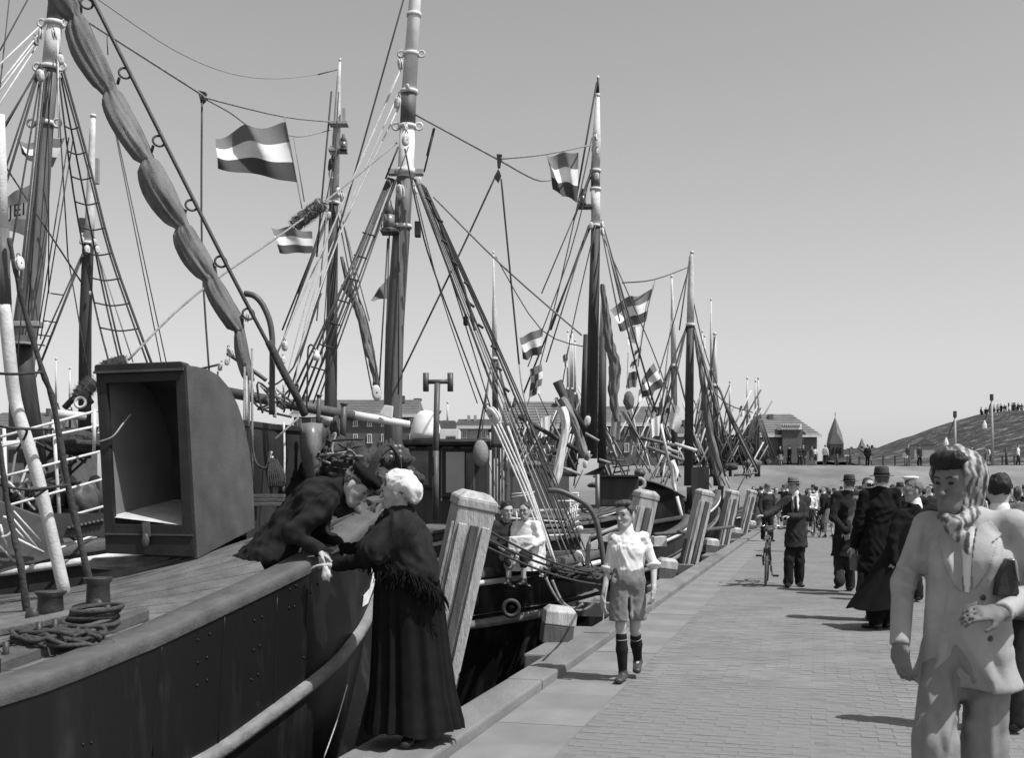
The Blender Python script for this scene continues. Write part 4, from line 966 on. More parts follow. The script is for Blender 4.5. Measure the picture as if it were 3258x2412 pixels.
# rope fuzz (baggywrinkle) near hood top
def fuzz(par, a, b_, r, n=900, name='baggywrinkle', m=None):
    a = Vector(a); b_ = Vector(b_); mb = MB(); rr = random.Random(5)
    ax = (b_-a).normalized(); x = ax.orthogonal().normalized(); y = ax.cross(x)
    for i in range(n):
        t = rr.random(); g = rr.random()*6.283; c = a.lerp(b_, t); d = (x*math.cos(g)+y*math.sin(g)+ax*rr.gauss(0, .35)).normalized()
        L = r*(.95+.4*rr.random())*(1 if .08 < t < .92 else .8); side_ = d.cross(ax).normalized()*r*.13
        tip = c+d*L+Vector((0, 0, -r*.1)); mb.add([c+d*r*.6-side_, c+d*r*.6+side_, tip], [(0, 1, 2)])
    core = [a.lerp(b_, i/10) for i in range(11)]; mb.tube(core, [r*(.8+.12*math.sin(i*2.3))*(.75 if i in (0, 10) else 1) for i in range(11)], 14)
    return mb.build(name, m or M_FUZZ, par)
fuzz(b2, V(225, 800, 11), V(275, 785, 11), px(11, 15), 700); fuzz(b2, V(170, 865, 11), V(205, 830, 11), px(11, 20), 700)
MB().tube(spline([V(140, 890, 11), V(160, 870, 11), V(180, 860, 11), V(200, 880, 11)], 5), .03, 8).build('chain_loop', M_IRON, b2, True)
MB().torus(V(175, 878, 10.9), .05, .015, Matrix.Rotation(rad(80), 3, 'X'), 14, 6).build('eye_ring', M_WHITE2, b2, True)

# ---------------------------------------------------------------- boat 3: centre mast C
b3 = thing('fishing_boat', 'black fishing boat with round bow, tall white-topped mast and wheelhouse', 'fishing boat', (-4, 16.2, -1.6), 'fishing boats moored along the quay')
H3 = hull(b3, (1.25, 16.0), (1, .05), 13, 2.2, .72, .42, .8, dark=M_HULL)
YC = 16
mp3 = [(906, -60), (904, 0), (891, 202), (884, 371), (877, 472), (860, 715), (856, 877), (857, 1100)]; mw3 = [25, 26, 33, 35, 37, 40, 40, 42]
m3 = mast(b3, mp3, YC, mw3, [(388, 1100, M_WOOD), (-60, 202, M_WHITE), (202, 272, M_WOOD), (272, 388, M_WHITE)])
for y, e in ((33, 0), (119, 1), (201, 0), (277, 1), (495, 0)): collar(m3, mp3, YC, mw3, y, 8, M_WHITE2, e, 1.18)
collar(m3, mp3, YC, mw3, 376, 13, M_WHITE2, 0, 1.3)
for s_, x in ((-1, 855), (1, 912)):
    fbox(m3, 'cheek', M_GREYM, x-10, 367, x+10, 380, YC-.05, .12, .01)
lantern(b3, 847, 470, YC-.2, 70); fbox(b3, 'lantern_shelf', M_PIPE, 828, 500, 868, 504, YC-.3, .3)
fbox(b3, 'side_light', M_HOODF, 903, 482, 916, 515, YC-.1, .12, .01)
for x, y, h in ((872, 419, 40), (884, 305, 32), (872, 140, 28), (866, 225, 30), (888, 190, 18), (884, 278, 18), (912, 395, 22), (905, 415, 20)): block(b3, x, y, YC-.25, h, M_WHITE2)
# left shroud bundle
for i in range(6):
    a = (846+i*3.5, 388+i, YC); e = [(648, 862), (655, 880), (668, 880), (640, 850), (680, 885), (690, 885)][i]
    line(b3, 'shroud', [a, (e[0], e[1], YC-1.6)], 5 if i < 4 else 3.5, M_ROPE if i % 2 == 0 else M_WIRE)
for k in range(7):
    f = .25+.1*k; x = 848+(662-848)*f; y = 388+(876-388)*f
    line(b3, 'ratline', [(x-12, y-3, YC-1.6*f-.05), (x+16, y+5, YC-1.6*f-.05)], 3.5, M_ROPE)
# right bundle (forestays to the bow)
ends = [(1189, 1165), (1200, 1180), (1222, 1200), (1240, 1215), (1255, 1225), (1268, 1232), (1282, 1236), (1292, 1240)]
for i, e in enumerate(ends):
    top_p = (901+i*3.8, 388+i*3, YC); m = [M_ROPE, M_WIRE, M_ROPEL, M_ROPEL, M_ROPE, M_ROPE, M_ROPE, M_ROPE][i]
    mid = (903+(e[0]-903)*.5+(8 if i > 4 else 0), 388+(e[1]-388)*.5+(-14 if i > 4 else 0), YC-.3)
    line(b3, 'forestay', [top_p, mid, (e[0], e[1], 15.0)], [2.5, 3, 3.5, 3.5, 4, 4.5, 4, 3][i], m)
for pts, wv, m in (([(1072, 920, 15.2), (1130, 1050, 15), (1178, 1170, 14.9)], 5, M_ROPEW), ([(1080, 920, 15.2), (1142, 1060, 15), (1190, 1185, 14.9)], 5, M_ROPEW), ([(1090, 925, 15.2), (1150, 1062, 15), (1200, 1215, 14.9)], 5, M_ROPEW), ([(1106, 930, 15.2), (1160, 1080, 15), (1212, 1235, 14.9)], 6, M_ROPEW)):
    line(b3, 'tackle_fall', pts, wv, m)
block(b3, 1075, 905, 15.2, 46, M_WHITE2, tilt=-.4); block(b3, 1265, 1215, 14.7, 40, M_WHITE, tilt=-.6); block(b3, 1015, 700, 15.6, 26, M_ROPE)
for k in range(10):
    f = .05+.055*k; x = 915+(1268-915)*f+6*math.sin(k*2); y = 392+(1232-392)*f
    line(b3, 'seizing', [(x-5, y-4, YC-.4), (x+7, y+5, YC-.4)], 6, M_ROPE)
P = [V(930, 420, YC-.3), V(958, 490, YC-.35), V(1000, 600, YC-.4), V(1022, 670, YC-.45), V(1035, 720, YC-.5)]
P = spline(P, 6); furl(P, [px(YC, 6+1.5*math.sin(i*1.9))/2 for i in range(len(P))], 3).build('furled_staysail', M_ROPE, b3, True)
# running lines of boat 3
for pts, wv, m in (([(879, 0, YC), (746, 472, YC-.5), (618, 900, YC-1)], 4, M_ROPE), ([(878, 140, YC), (740, 460, YC-.5), (600, 780, YC-1)], 4, M_ROPEW), ([(870, 232, YC), (745, 500, YC-.5), (640, 800, YC-1)], 4, M_ROPEW), ([(864, 312, YC), (670, 470, 14), (430, 640, 12), (280, 785, 11.1)], 5, M_ROPEL),
                   ([(868, 160, YC), (700, 560, 15.3), (610, 880, 15)], 3, M_ROPEW), ([(870, 200, YC), (690, 620, 15.3), (640, 860, 15)], 3, M_ROPEW), ([(868, 320, YC-.1), (840, 390, YC-.1)], 4, M_ROPE), ([(947, 280, YC), (924, 375, YC)], 4, M_ROPE), ([(945, 280, YC), (930, 340, YC)], 4, M_ROPE),
                   ([(882, 325, YC-.2), (912, 470, YC-.2), (945, 590, YC-.2), (1060, 900, YC-.5)], 3.5, M_ROPE), ([(945, 430, YC), (1100, 585, YC), (1267, 731, 18)], 4, M_ROPEL), ([(910, 400, YC), (980, 600, YC), (1072, 900, YC-.5)], 3, M_WIRE), ([(1077, 390, YC), (1004, 548, YC), (877, 812, YC-.3)], 4, M_ROPE), ([(1092, 391, YC), (1107, 548, YC), (1131, 795, YC)], 4, M_ROPE),
                   ([(1131, 795, YC), (1150, 900, 15.6), (1246, 1210, 15.1)], 3.5, M_ROPEL), ([(870, 440, YC-.1), (868, 860, YC-.2)], 3, M_WIRE), ([(850, 450, YC-.2), (838, 860, YC-.3)], 3, M_WIRE), ([(845, 520, YC-.2), (825, 860, YC-.3)], 3.5, M_WIRE), ([(905, 250, YC), (1080, 345, YC), (1165, 391, YC+1), (1200, 393, YC+3)], 4.5, M_ROPEL), ([(1092, 346, YC), (1190, 336, YC+3), (1290, 316, 26)], 4, M_ROPEL),
                   ([(830, 860, YC-.4), (800, 700, YC-.2), (760, 600, YC)], 3, M_WIRE)):
    line(b3, 'rigging_line', pts, wv, m)
MB().prism([V(1082, 336, YC), V(1094, 337, YC), (V(1090, 365, YC)), V(1084, 365, YC)], (0, .06, 0)).build('pulley_block', M_HOODF, b3, fixn=True)
MB().prism([V(1086, 368, YC), V(1092, 383, YC), V(1086, 398, YC), V(1076, 386, YC)], (0, .06, 0)).build('pulley_block', M_HOODF, b3, fixn=True)
fuzz(b3, V(640, 492, 14), V(705, 442, 14), px(14, 19), 1600)
# furled brown sail along the lower left of the mast
P = spline([V(747, 620, 15.7), V(775, 660, 15.7), V(790, 715, 15.7), V(800, 760, 15.7), V(812, 800, 15.7), V(822, 840, 15.7)], 7)
furl(P, [px(15.7, 9+6*abs(math.sin(i*.5)))/2 for i in range(len(P))], 3).build('furled_sail', M_CANVAS, b3, True)
block(b3, 820, 857, 15.5, 40, M_WHITE2)
# wheelhouse
YW = 18.6
wh = thing('wheelhouse_marker', None, None) if False else None
def zb4(name, m, x0, y0, x1, y1, Y=YW, d=.1, bevel=0, par=b3):
    a = G('z4', x0, y0); c = G('z4', x1, y1); return fbox(par, name, m, a[0], a[1], c[0], c[1], Y, d, bevel)
hw_ = zb4('wheelhouse', M_WOODD, 40, 400, 1500, 1700, YW+.12, 1.8)
zb4('wheelhouse_roof', M_HOODF, 20, 305, 1555, 400, YW-.25, 2.4, .02); zb4('roof_edge', M_RAILW, 720, 300, 1556, 345, YW-.3, .06)
wn = zb4('window', M_WOODD, 180, 440, 610, 1100, YW, .08, .0, hw_); zb4('pane', mat('reflecting_pane', .16, .1, .3, 4, 0, spec=.8), 250, 500, 532, 1060, YW-.02, .03, 0, wn)
wn = zb4('window', M_WOODD, 750, 440, 1290, 1250, YW, .08, .0, hw_); zb4('pane', mat('bright_pane', .38, .1, .1, 2, 0, spec=.8), 820, 515, 1125, 1185, YW-.02, .03, 0, wn); zb4('pane', M_GLASS, 1150, 530, 1275, 1210, YW-.02, .03, 0, wn)
for x0, x1 in ((170, 188), (735, 757), (1270, 1290)): zb4('door_stile', M_WOOD, x0, 450, x1, 1320, YW-.03, .04, 0, hw_)
for x0, x1 in ((200, 320), (510, 610), (760, 960), (1060, 1250)): zb4('trim_rail', M_WOOD, x0, 425, x1, 455, YW-.03, .04, 0, hw_)
MB().ball(GV('z4', 1390, 540, YW-.3), .16, 12, 9, (.8, .8, 1.35)).build('rope_fender', M_ROPEL, b3, True)
vb = zb4('vent_box', M_WHITE, 718, 140, 1040, 320, YW+.1, .6, .01)
for k in range(5): zb4('vent_slot', M_EYE, 828+k*33, 250, 846+k*33, 308, YW+.08, .03, 0, vb)
MB().lathe(GV('z4', 490, 300, YW+.5), [(.27, 0), (.26, .1), (.2, .36), (.1, .46), (0, .48)], 18).build('skylight_dome', M_WHITE, b3, True)
zb4('locker', M_HOODS, 720, 0, 965, 135, YW+.6, .6); zb4('ladder_side', M_RAILW, 1540, 1320, 1960, 1400, YW-.5, .3)
for k in range(7): zb4('slat', M_WOOD if k % 2 else M_WOODD, 1570+k*52, 440, 1608+k*52, 1330, YW+.1, .06)
zb4('funnel', M_HOODS, 1560, 40, 1900, 430, YW+.4, .7, .05)
# T-shaped vent pipe
YT = 13.6
def tp(x, y): return GV('m1', x, y, YT)
MB().tube([tp(1905, 885), tp(1885, 1700)], px(YT, 13)/2, 12).build('vent_pipe', M_PIPE, b3, True)
MB().tube([GV('m2', 1052, 60, YT), GV('m2', 1050, 420, YT)], px(YT, 14)/2, 12).build('vent_pipe_base', M_PIPE, b3, True)
MB().tube([tp(1805, 873), tp(2020, 870)], px(YT, 10)/2, 12).build('vent_crossbar', M_PIPE, b3, True)
for x in (1805, 2019): MB().tube([tp(x, 795), tp(x, 957)], px(YT, 13)/2, 12).build('vent_mouth', M_PIPE, b3, True)
# foredeck gear of boat 3
P = spline([GV('z5', x, y, 14.6) for x, y in ((1000, 10), (1150, 15), (1330, 90), (1500, 190), (1600, 320), (1650, 450), (1700, 700), (1745, 1000))], 4)
MB().tube(P, px(14.6, 12)/2, 10).build('anchor_davit', M_PIPE, b3, True)
bp_ = GV('z5', 1525, 1130, 14.6); MB().prism([GV('z5', x, y, 14.5) for x, y in ((1490, 1130), (1510, 740), (1535, 675), (1565, 740), (1550, 1130))], (0, .1, 0)).build('bow_timber', M_PIPE, b3, fixn=True, bevel=.008)
h = GV('z5', 520, 1560, 13.55)
c = cast(bpy.data.objects['hull.001'], *G('z5', 520, 1560))[0] if False else GV('z5', 520, 1560, 13.75)
Rr_ = Matrix.Rotation(rad(90), 3, 'X') @ Matrix.Rotation(rad(8), 3, 'Y')
MB().torus(c, px(13.7, 17), px(13.7, 5), Rr_, 24, 8).build('hawse_ring', M_HULL2, b3, True)
MB().tube([c+Vector((0, .12, 0)), c+Vector((0, .02, 0))], px(13.7, 15), 20).build('hawse_pipe', M_EYE, b3, True)
for pts in ([(980, 1170), (1060, 1330), (1180, 1500), (1340, 1560), (1470, 1500)], [(1060, 1190), (1150, 1400), (1250, 1530), (1420, 1590), (1560, 1540), (1650, 1420)]):
    MB().tube(spline([GV('z5', x, y, 13.9) for x, y in pts], 5), px(13.9, 6.5)/2, 8).build('hanging_warp', M_ROPEL, b3, True)
for a, b_ in (((210, 530), (1560, 1080)), ((190, 640), (1500, 1100)), ((170, 740), (1700, 1250)), ((1560, 1080), (1720, 1110))):
    A, B = GV('z5', *a, 10.0), GV('z5', *b_, 14.4)
    MB().tube(sag(A, B, .06), px(12.5, 5)/2, 8).build('mooring_warp', M_ROPE, b3, True)
for k in range(3): MB().torus(GV('z5', 1515, 1060+k*45, 14.45), .08, .03, None, 14, 7).build('warp_turns', M_ROPE, b3, True)
for k in range(24):
    x = rnd.uniform(700, 1500); y = rnd.uniform(1000, 1160)
    P = [GV('z5', x+rnd.uniform(-90, 90), y+rnd.uniform(-60, 40), 14.5+rnd.uniform(-.1, .3)) for _ in range(4)]
    MB().tube(spline(P, 4), .017, 6).build('deck_warp', rnd.choice([M_ROPE, M_ROPE, M_ROPEL]), b3, True)
lump(GV('z5', 1240, 1090, 15.2), .5, .3, .1, 21, .4).build('net_bundle', M_NET, b3, True)
t = thing('lifebuoy', 'white lifebuoy on the rail behind the seated children', 'lifebuoy', GV('z5', 330, 880, 14.8))
MB().torus(GV('z5', 340, 620, 14.8), px(14.8, 42), px(14.8, 9), Matrix.Rotation(rad(88), 3, 'X') @ Matrix.Rotation(rad(0), 3, 'Z'), 28, 10, 1.7, 4.9).build('ring', M_WHITE, t, True)
for k in range(4):
    a = 2.0+k*.8; c = GV('z5', 340, 620, 14.8)+Vector((math.cos(a)*px(14.8, 42), 0, math.sin(a)*px(14.8, 42)))
    MB().torus(c, px(14.8, 9.6), px(14.8, 1.4), Matrix.Rotation(-a, 3, 'Y'), 12, 5).build('band', M_ROPE, t, True)
# white guard-rail and lattice behind
for a, b_, wv in (((530, 280), (970, 275), 3.5), ((490, 385), (840, 380), 3.5), ((590, 280), (605, 560), 3.5), ((530, 60), (830, 30), 4), ((530, 100), (780, 60), 4), ((1090, 150), (1350, 150), 4), ((1260, 45), (1410, 45), 4), ((1400, 45), (1395, 180), 3.5), ((1300, 130), (1300, 330), 3.5)):
    line(b3, 'guard_rail', [(*G('z5', *a), 17), (*G('z5', *b_), 17)], wv, M_WHITE2)
for k in range(5):
    line(b3, 'lattice_bar', [(*G('z5', 1410, 180+k*75), 16), (*G('z5', 1240+k*10, 270+k*75), 16)], 3.5, M_WHITE2)
    line(b3, 'lattice_bar', [(*G('z5', 1400-k*32, 180+k*15), 16), (*G('z5', 1340-k*22, 520+k*15), 16)], 3.5, M_WHITE2)
MB().ball(GV('z5', 1433, 508, 15), px(15, 6), 12, 8).build('white_float', M_WHITE, b3, True)
b = MB().prism([GV('z5', x, y, 16.3) for x, y in ((1440, 590), (1570, 590), (1560, 720), (1470, 860), (1420, 900))], (0, .1, 0)).build('white_timber_head', M_WHITE2, b3, fixn=True)
MB().tube([GV('z5', 1560, 630, 16.3), GV('z5', 1930, 480, 16.5)], px(16.3, 9)/2, 10).build('grey_spar', M_GREYM, b3, True)
MB().prism([GV('z5', x, y, 16.6) for x, y in ((1570, 700), (1850, 560), (1900, 980), (1560, 980))], (0, .1, .0)).build('white_tarpaulin', M_WHITE2, b3, fixn=True)

# ---------------------------------------------------------------- other boats
def small_boat(label, st, head, L, hb, Y, mp_, mw_, cols, zs=(1.1, .6, .9), shr=(), stays=(), fur=(), houses=(), dark=None, name='fishing_boat', booms=()):
    st = Vector(st); t = thing(name, label, 'fishing boat', (st.x-head[0]*L*.4, st.y-head[1]*L*.4, -1.6), 'fishing boats moored along the quay')
    hull(t, st, head, L, hb, *zs, dark=dark)
    m = mast(t, mp_, Y, mw_, cols)
    for y0, y1, mm in cols:
        collar(m, mp_, Y, mw_, y0+3, 6, M_WHITE2, 0, 1.25)
    for i, (a, b_) in enumerate(shr): line(t, 'shroud', [(*a, Y), (*b_, Y-1)], 4 if i % 2 == 0 else 3, [M_ROPE, M_WIRE, M_ROPE, M_ROPEL][i % 4])
    for a, b_ in stays: line(t, 'stay', [(*a, Y), (*b_, Y)], 3, M_WIRE)
    for pts, ws in fur:
        P = spline([V(*p, Y-.3) for p in pts], 8); R = [px(Y, interp(i/(len(P)-1), np.linspace(0, 1, len(ws)), ws)*(1+.07*math.sin(i*1.3)))/2 for i in range(len(P))]
        furl(P, R, Y).build('furled_sail', M_CANVAS, t, True)
    for x0, y0, x1, y1, YY, mm in houses:
        fbox(t, 'deckhouse', mm, x0, y0, x1, y1, YY, 1.6, .03); fbox(t, 'deckhouse_roof', M_HOODF, x0-3, y0-4, x1+3, y0, YY-.15, 1.9)
    for a, b_, wv, mm, YY in booms: line(t, 'boom', [(*a, YY), (*b_, YY)], wv, mm, 10)
    return t
# D
bD = small_boat('fishing boat with tall mast and two white topmast bands, behind the centre mast', (-.3, 20.6), (1, .05), 10, 1.6, 21, [(741, 128), (738, 175), (733, 300), (727, 440), (720, 900), (718, 1010)], [4, 9, 18, 20, 28, 30],
                [(440, 1010, M_WOODD), (128, 440, M_WHITE2)],
                shr=(((722, 450), (615, 720)), ((724, 452), (625, 715)), ((718, 455), (650, 640)), ((740, 450), (805, 700)), ((742, 455), (820, 840)), ((735, 460), (812, 860)), ((722, 200), (690, 560)), ((730, 270), (690, 700))),
                fur=(([(744, 560), (765, 640), (790, 700), (806, 760), (820, 840)], [6, 12, 16, 16, 8]),))
for x, y, h in ((722, 360, 34), (722, 382, 24), (738, 420, 26), (745, 430, 24), (722, 330, 20), (716, 470, 20)): block(bD, x, y, 20.8, h, M_WHITE2 if h != 34 else M_ROPE)
lantern(bD, 748, 310, 20.7, 36); fbox(bD, 'lantern_shelf', M_GREYM, 715, 323, 754, 328, 20.7, .25); fbox(bD, 'lantern_shelf', M_GREYM, 716, 264, 756, 269, 20.7, .25); fbox(bD, 'lamp_frame', M_GREYM, 745, 236, 752, 264, 20.9, .08)
for pts, wv in (([(742, 150, 21), (692, 163, 21)], 3), ([(690, 163, 21), (600, 172, 19), (500, 160, 17), (380, 110, 15), (215, 0, 13)], 2), ([(726, 266, 21), (620, 255, 18), (452, 214, 14), (430, 200, 13.5), (195, 50, 13)], 4.5), ([(720, 284, 21), (660, 298, 20), (630, 296, 20)], 2)): line(bD, 'aerial', pts, wv, M_ROPEL)
line(bD, 'block_rope', [(440, 225, 14), (440, 548, 14), (457, 830, 14)], 4.5, M_WIRE)
MB().prism([V(431, 197, 14), V(448, 201, 14), V(445, 218, 14), V(437, 225, 14)], (0, .08, 0)).build('pulley_block', M_HOODF, bD, fixn=True)
line(bD, 'rigging_line', [(447, 216, 14), (500, 245, 14), (540, 275, 14)], 4, M_ROPEL)
for a, b_ in (((248, 263), (363, 795)), ((246, 263), (352, 795)), ((233, 75), (235, 120))): line(bD, 'rigging_line', [(*a, 14), (*b_, 14)], 2.5, M_WIRE)
# L: left back boat
bL = small_boat('fishing boat with white topmast behind the left rigging', (-5.6, 24.5), (1, .05), 10, 1.6, 24, [(203, 250), (201, 300), (196, 470), (192, 530), (186, 700), (184, 1000)], [10, 13, 20, 24, 26, 28],
                [(528, 1000, M_WOODD), (250, 528, M_WHITE2)], shr=(((190, 530), (60, 820)), ((192, 532), (75, 830)), ((188, 534), (85, 800)), ((206, 530), (290, 790)), ((208, 534), (268, 790))), stays=(((203, 255), (190, 430)),))
for x, y, h in ((178, 525, 20), (190, 545, 24), (205, 530, 22), (212, 545, 20), (196, 640, 12)): block(bL, x, y, 23.8, h, M_WHITE2)
fbox(bL, 'lamp_frame', M_GREYM, 205, 345, 214, 400, 24, .1); fbox(bL, 'mast_board', M_HOODS, 172, 475, 182, 505, 23.9, .1)
for k, y in enumerate((640, 700, 730, 750)): line(bL, 'ratline', [(110-k*14, y, 23.5), (140-k*14, y+4, 23.5)], 3, M_ROPE)
# E
bE = small_boat('fishing boat with twin dark masts and white topmast, bow behind the boy', (4.35, 28.0), (.912, .41), 13, 2.3, 27, [(1303, 166), (1302, 205), (1300, 310), (1297, 370), (1298, 490), (1293, 700), (1288, 1000)], [4, 8, 18, 20, 20, 24, 26],
                [(490, 1000, M_WOODD), (205, 370, M_WHITE2), (370, 410, M_WOOD), (410, 490, M_WHITE2), (166, 205, M_HOODF)],
                zs=(1.15, .45, .8),
                shr=(((1283, 492), (1200, 720)), ((1281, 495), (1190, 790)), ((1285, 498), (1140, 860)), ((1312, 495), (1380, 740)), ((1315, 498), (1400, 860)), ((1310, 500), (1350, 700)), ((1300, 180), (1256, 430)), ((1300, 205), (1290, 330)), ((1296, 350), (1250, 480)), ((1290, 380), (1180, 640)), ((1316, 500), (1430, 900))),
                fur=(([(1312, 620), (1322, 700), (1330, 760), (1340, 800), (1336, 860), (1345, 920)], [8, 16, 20, 24, 20, 10]),), houses=((1308, 1040, 1392, 1105, 25.5, M_HULL2),))
mE2 = [(1318, 735), (1316, 760), (1314, 860), (1312, 1010)]
mast(bE, [(1314, 640), (1313, 735), (1311, 1010)], 28, [8, 16, 20], [(735, 1010, M_WOODD), (640, 735, M_WHITE2)], name='mizzen_mast')
mast(bE, [(1278, 730), (1270, 1000)], 27.5, [14, 20], [(730, 1000, M_WOODD)], name='gaff_spar')
lantern(bE, 1269, 428, 26.8, 34); fbox(bE, 'lantern_shelf', M_PIPE, 1260, 445, 1290, 451, 26.8, .3)
for x, y, h in ((1300, 385, 20), (1288, 492, 18), (1312, 490, 18), (1312, 505, 22), (1298, 300, 18), (1300, 330, 16)): block(bE, x, y, 26.7, h, M_WHITE2)
MB().tube([V(1214, 832, 24), V(1235, 880, 24), V(1275, 935, 24)], [px(24, 22)/2, px(24, 16)/2, px(24, 12)/2], 12).build('boom', M_WOODD, bE, True)
P = spline([V(1223, 868, 23.7), V(1240, 900, 23.7), V(1258, 940, 23.7), V(1270, 985, 23.7), V(1285, 1000, 23.7)], 6)
furl(P, [px(23.7, 17+2*math.sin(i*.5))/2 for i in range(len(P))], 3).build('furled_sail', mat('grey_canvas', .2, .9, .3, 5, .4), bE, True)
P = spline([V(1225, 888, 23.4), V(1232, 930, 23.4), V(1222, 990, 23.4), V(1212, 1040, 23.4), V(1205, 1070, 23.4)], 6)
furl(P, [px(23.4, 17+2*math.sin(i*.5))/2 if i < len(P)-3 else px(23.4, 8)/2 for i in range(len(P))], 3).build('white_furled_sail', M_FWH, bE, True)
for a, b_, wv, mm in (((1130, 908), (1262, 985), 10, M_WOODD), ((1165, 1000), (1265, 1035), 7, M_GREYM), ((1178, 1015), (1205, 1045), 6, M_WOOD), ((1275, 945), (1305, 962), 6, M_GREYM), ((1305, 1002), (1330, 1010), 5, M_GREYM), ((1303, 1035), (1303, 1110), 6, M_GREYM)): line(bE, 'spar', [(*a, 24), (*b_, 24)], wv, mm, 10)
for x, y, h in ((1280, 918, 26), (1275, 1013, 20), (1282, 990, 16)): block(bE, x, y, 23.6, h, M_WHITE2)
# hull details of E: gunwale timber seen beyond the boy
MB().tube([GV('z6', 440, 1165, 23), GV('z6', 800, 1135, 25), GV('z6', 1270, 1082, 27)], px(25, 8)/2, 10).build('fender_spar', M_RAILW, bE, True)
fbox(bE, 'white_locker', M_WHITE2, *G('z6', 435, 1190), *G('z6', 565, 1290), 24, .5); 
# cluttered rigging on lower area v(1100..1700, 880..1080)
rnd = random.Random(11)
# F, G, H and further
bF = small_boat('black fishing boat with round fender tyre beyond the twin masts', (6.6, 36.5), (.9, .43), 13, 2.3, 36, [(1508, 548), (1506, 560), (1505, 640), (1504, 706), (1502, 850), (1500, 1060)], [6, 9, 15, 16, 19, 20],
                [(706, 1060, M_WOODD), (548, 706, M_WHITE2)], zs=(1.9, .8, 1.1), dark=M_HULL,
                shr=(((1496, 712), (1440, 920)), ((1496, 715), (1450, 930)), ((1512, 712), (1560, 900)), ((1514, 715), (1600, 1010)), ((1510, 718), (1580, 1040)), ((1503, 560), (1480, 720)), ((1494, 718), (1420, 900))),
                fur=(([(1512, 720), (1525, 800), (1538, 880), (1550, 960), (1572, 1030)], [5, 8, 14, 14, 8]),), booms=(((1395, 955), (1470, 972), 8, M_WOOD, 33), ((1470, 968), (1518, 983), 7, M_WHITE2, 33), ((1410, 975), (1490, 1005), 8, M_CANVAS, 33), ((1445, 977), (1478, 988), 8, M_GREYM, 32.8)))
MB().torus(G and V(1393, 1055, 31), px(31, 11), px(31, 4.5), Matrix.Rotation(rad(85), 3, 'X'), 20, 8).build('tyre_fender', M_GREYM, bF, True)
fbox(bF, 'bow_side', M_HULL, 1355, 1042, 1395, 1105, 31.2, .3)
MB().prism([V(1385, 1042, 31.3), V(1420, 1052, 31.6), V(1465, 1070, 32.2), V(1490, 1085, 32.8), V(1495, 1150, 32.8), V(1385, 1150, 31.3)], (0, .4, 0)).build('bow_side', M_HULL, bF, fixn=True)
line(bF, 'gunwale', [(1352, 1040, 31.2), (1420, 1051, 31.5), (1465, 1069, 32.1), (1492, 1085, 32.7)], 5, M_RAILW)
line(bF, 'white_pennant_staff', [(1440, 925, 30), (1456, 1005, 30)], 6, M_WHITE)
fbox(bF, 'deckhouse', M_HULL2, 1520, 1018, 1545, 1068, 33, 1.2); fbox(bF, 'deckhouse', M_HULL2, 1508, 1062, 1536, 1100, 31, 1.0)
P = [V(1462, 1005, 30), V(1470, 1030, 30), V(1468, 1055, 30), V(1472, 1072, 30)]
furl(spline(P, 5), [px(30, w_)/2 for w_ in np.interp(np.linspace(0, 1, 16), [0, .3, .7, 1], [14, 17, 8, 5])], 4).build('white_furled_pennant', M_FWH, bF, True)
line(bF, 'white_boathook', [(1475, 1083, 29), (1490, 1145, 29)], 7, M_WHITE)
bG = small_boat('fishing boat with slim white pole mast left of the tall far mast', (5.0, 43), (.95, .3), 11, 2, 42, [(1463, 600), (1465, 660), (1466, 690), (1468, 795), (1470, 1050)], [4, 6, 10, 13, 15], [(795, 1050, M_WOODD), (600, 795, M_WHITE2)],
                shr=(((1460, 800), (1430, 920)), ((1462, 802), (1440, 930)), ((1474, 800), (1500, 900)), ((1464, 690), (1440, 900))))
bH = small_boat('fishing boat with mast and furled headsail far along the quay', (9.6, 49), (.9, .43), 12, 2.2, 48, [(1557, 725), (1557, 780), (1558, 838), (1560, 1060)], [6, 9, 11, 12], [(838, 1060, M_WOODD), (725, 838, M_WHITE2)], zs=(1.7, .8, 1.1),
                shr=(((1552, 842), (1510, 960)), ((1562, 842), (1640, 1000)), ((1564, 845), (1655, 1030)), ((1553, 845), (1530, 940)), ((1558, 730), (1545, 850))), fur=(([(1530, 840), (1540, 920), (1555, 1000), (1570, 1060)], [6, 12, 14, 8]), ([(1566, 845), (1600, 930), (1650, 1030)], [4, 7, 4])))
bI = small_boat('fishing boat with white topmast seen past the forestays of the centre boat', (-1.0, 40), (1, .1), 11, 2, 40, [(1075, 548), (1076, 640), (1077, 680), (1078, 780), (1080, 1000)], [3, 5, 10, 12, 15], [(780, 1000, M_WOODD), (548, 780, M_WHITE2)],
                shr=(((1073, 785), (1040, 960)), ((1083, 785), (1120, 960)), ((1084, 788), (1135, 990)), ((1072, 788), (1050, 940))))
far_m = [(1237, 720, 62), (1247, 720, 63), (1253, 740, 60), (1243, 730, 70), (1530, 720, 60), (1535, 730, 64), (1549, 650, 58), (1628, 822, 78), (1646, 828, 74), (1652, 822, 76), (122, 780, 40), (152, 800, 60), (1590, 830, 66), (1440, 840, 64), (955, 870, 70), (975, 875, 72)]
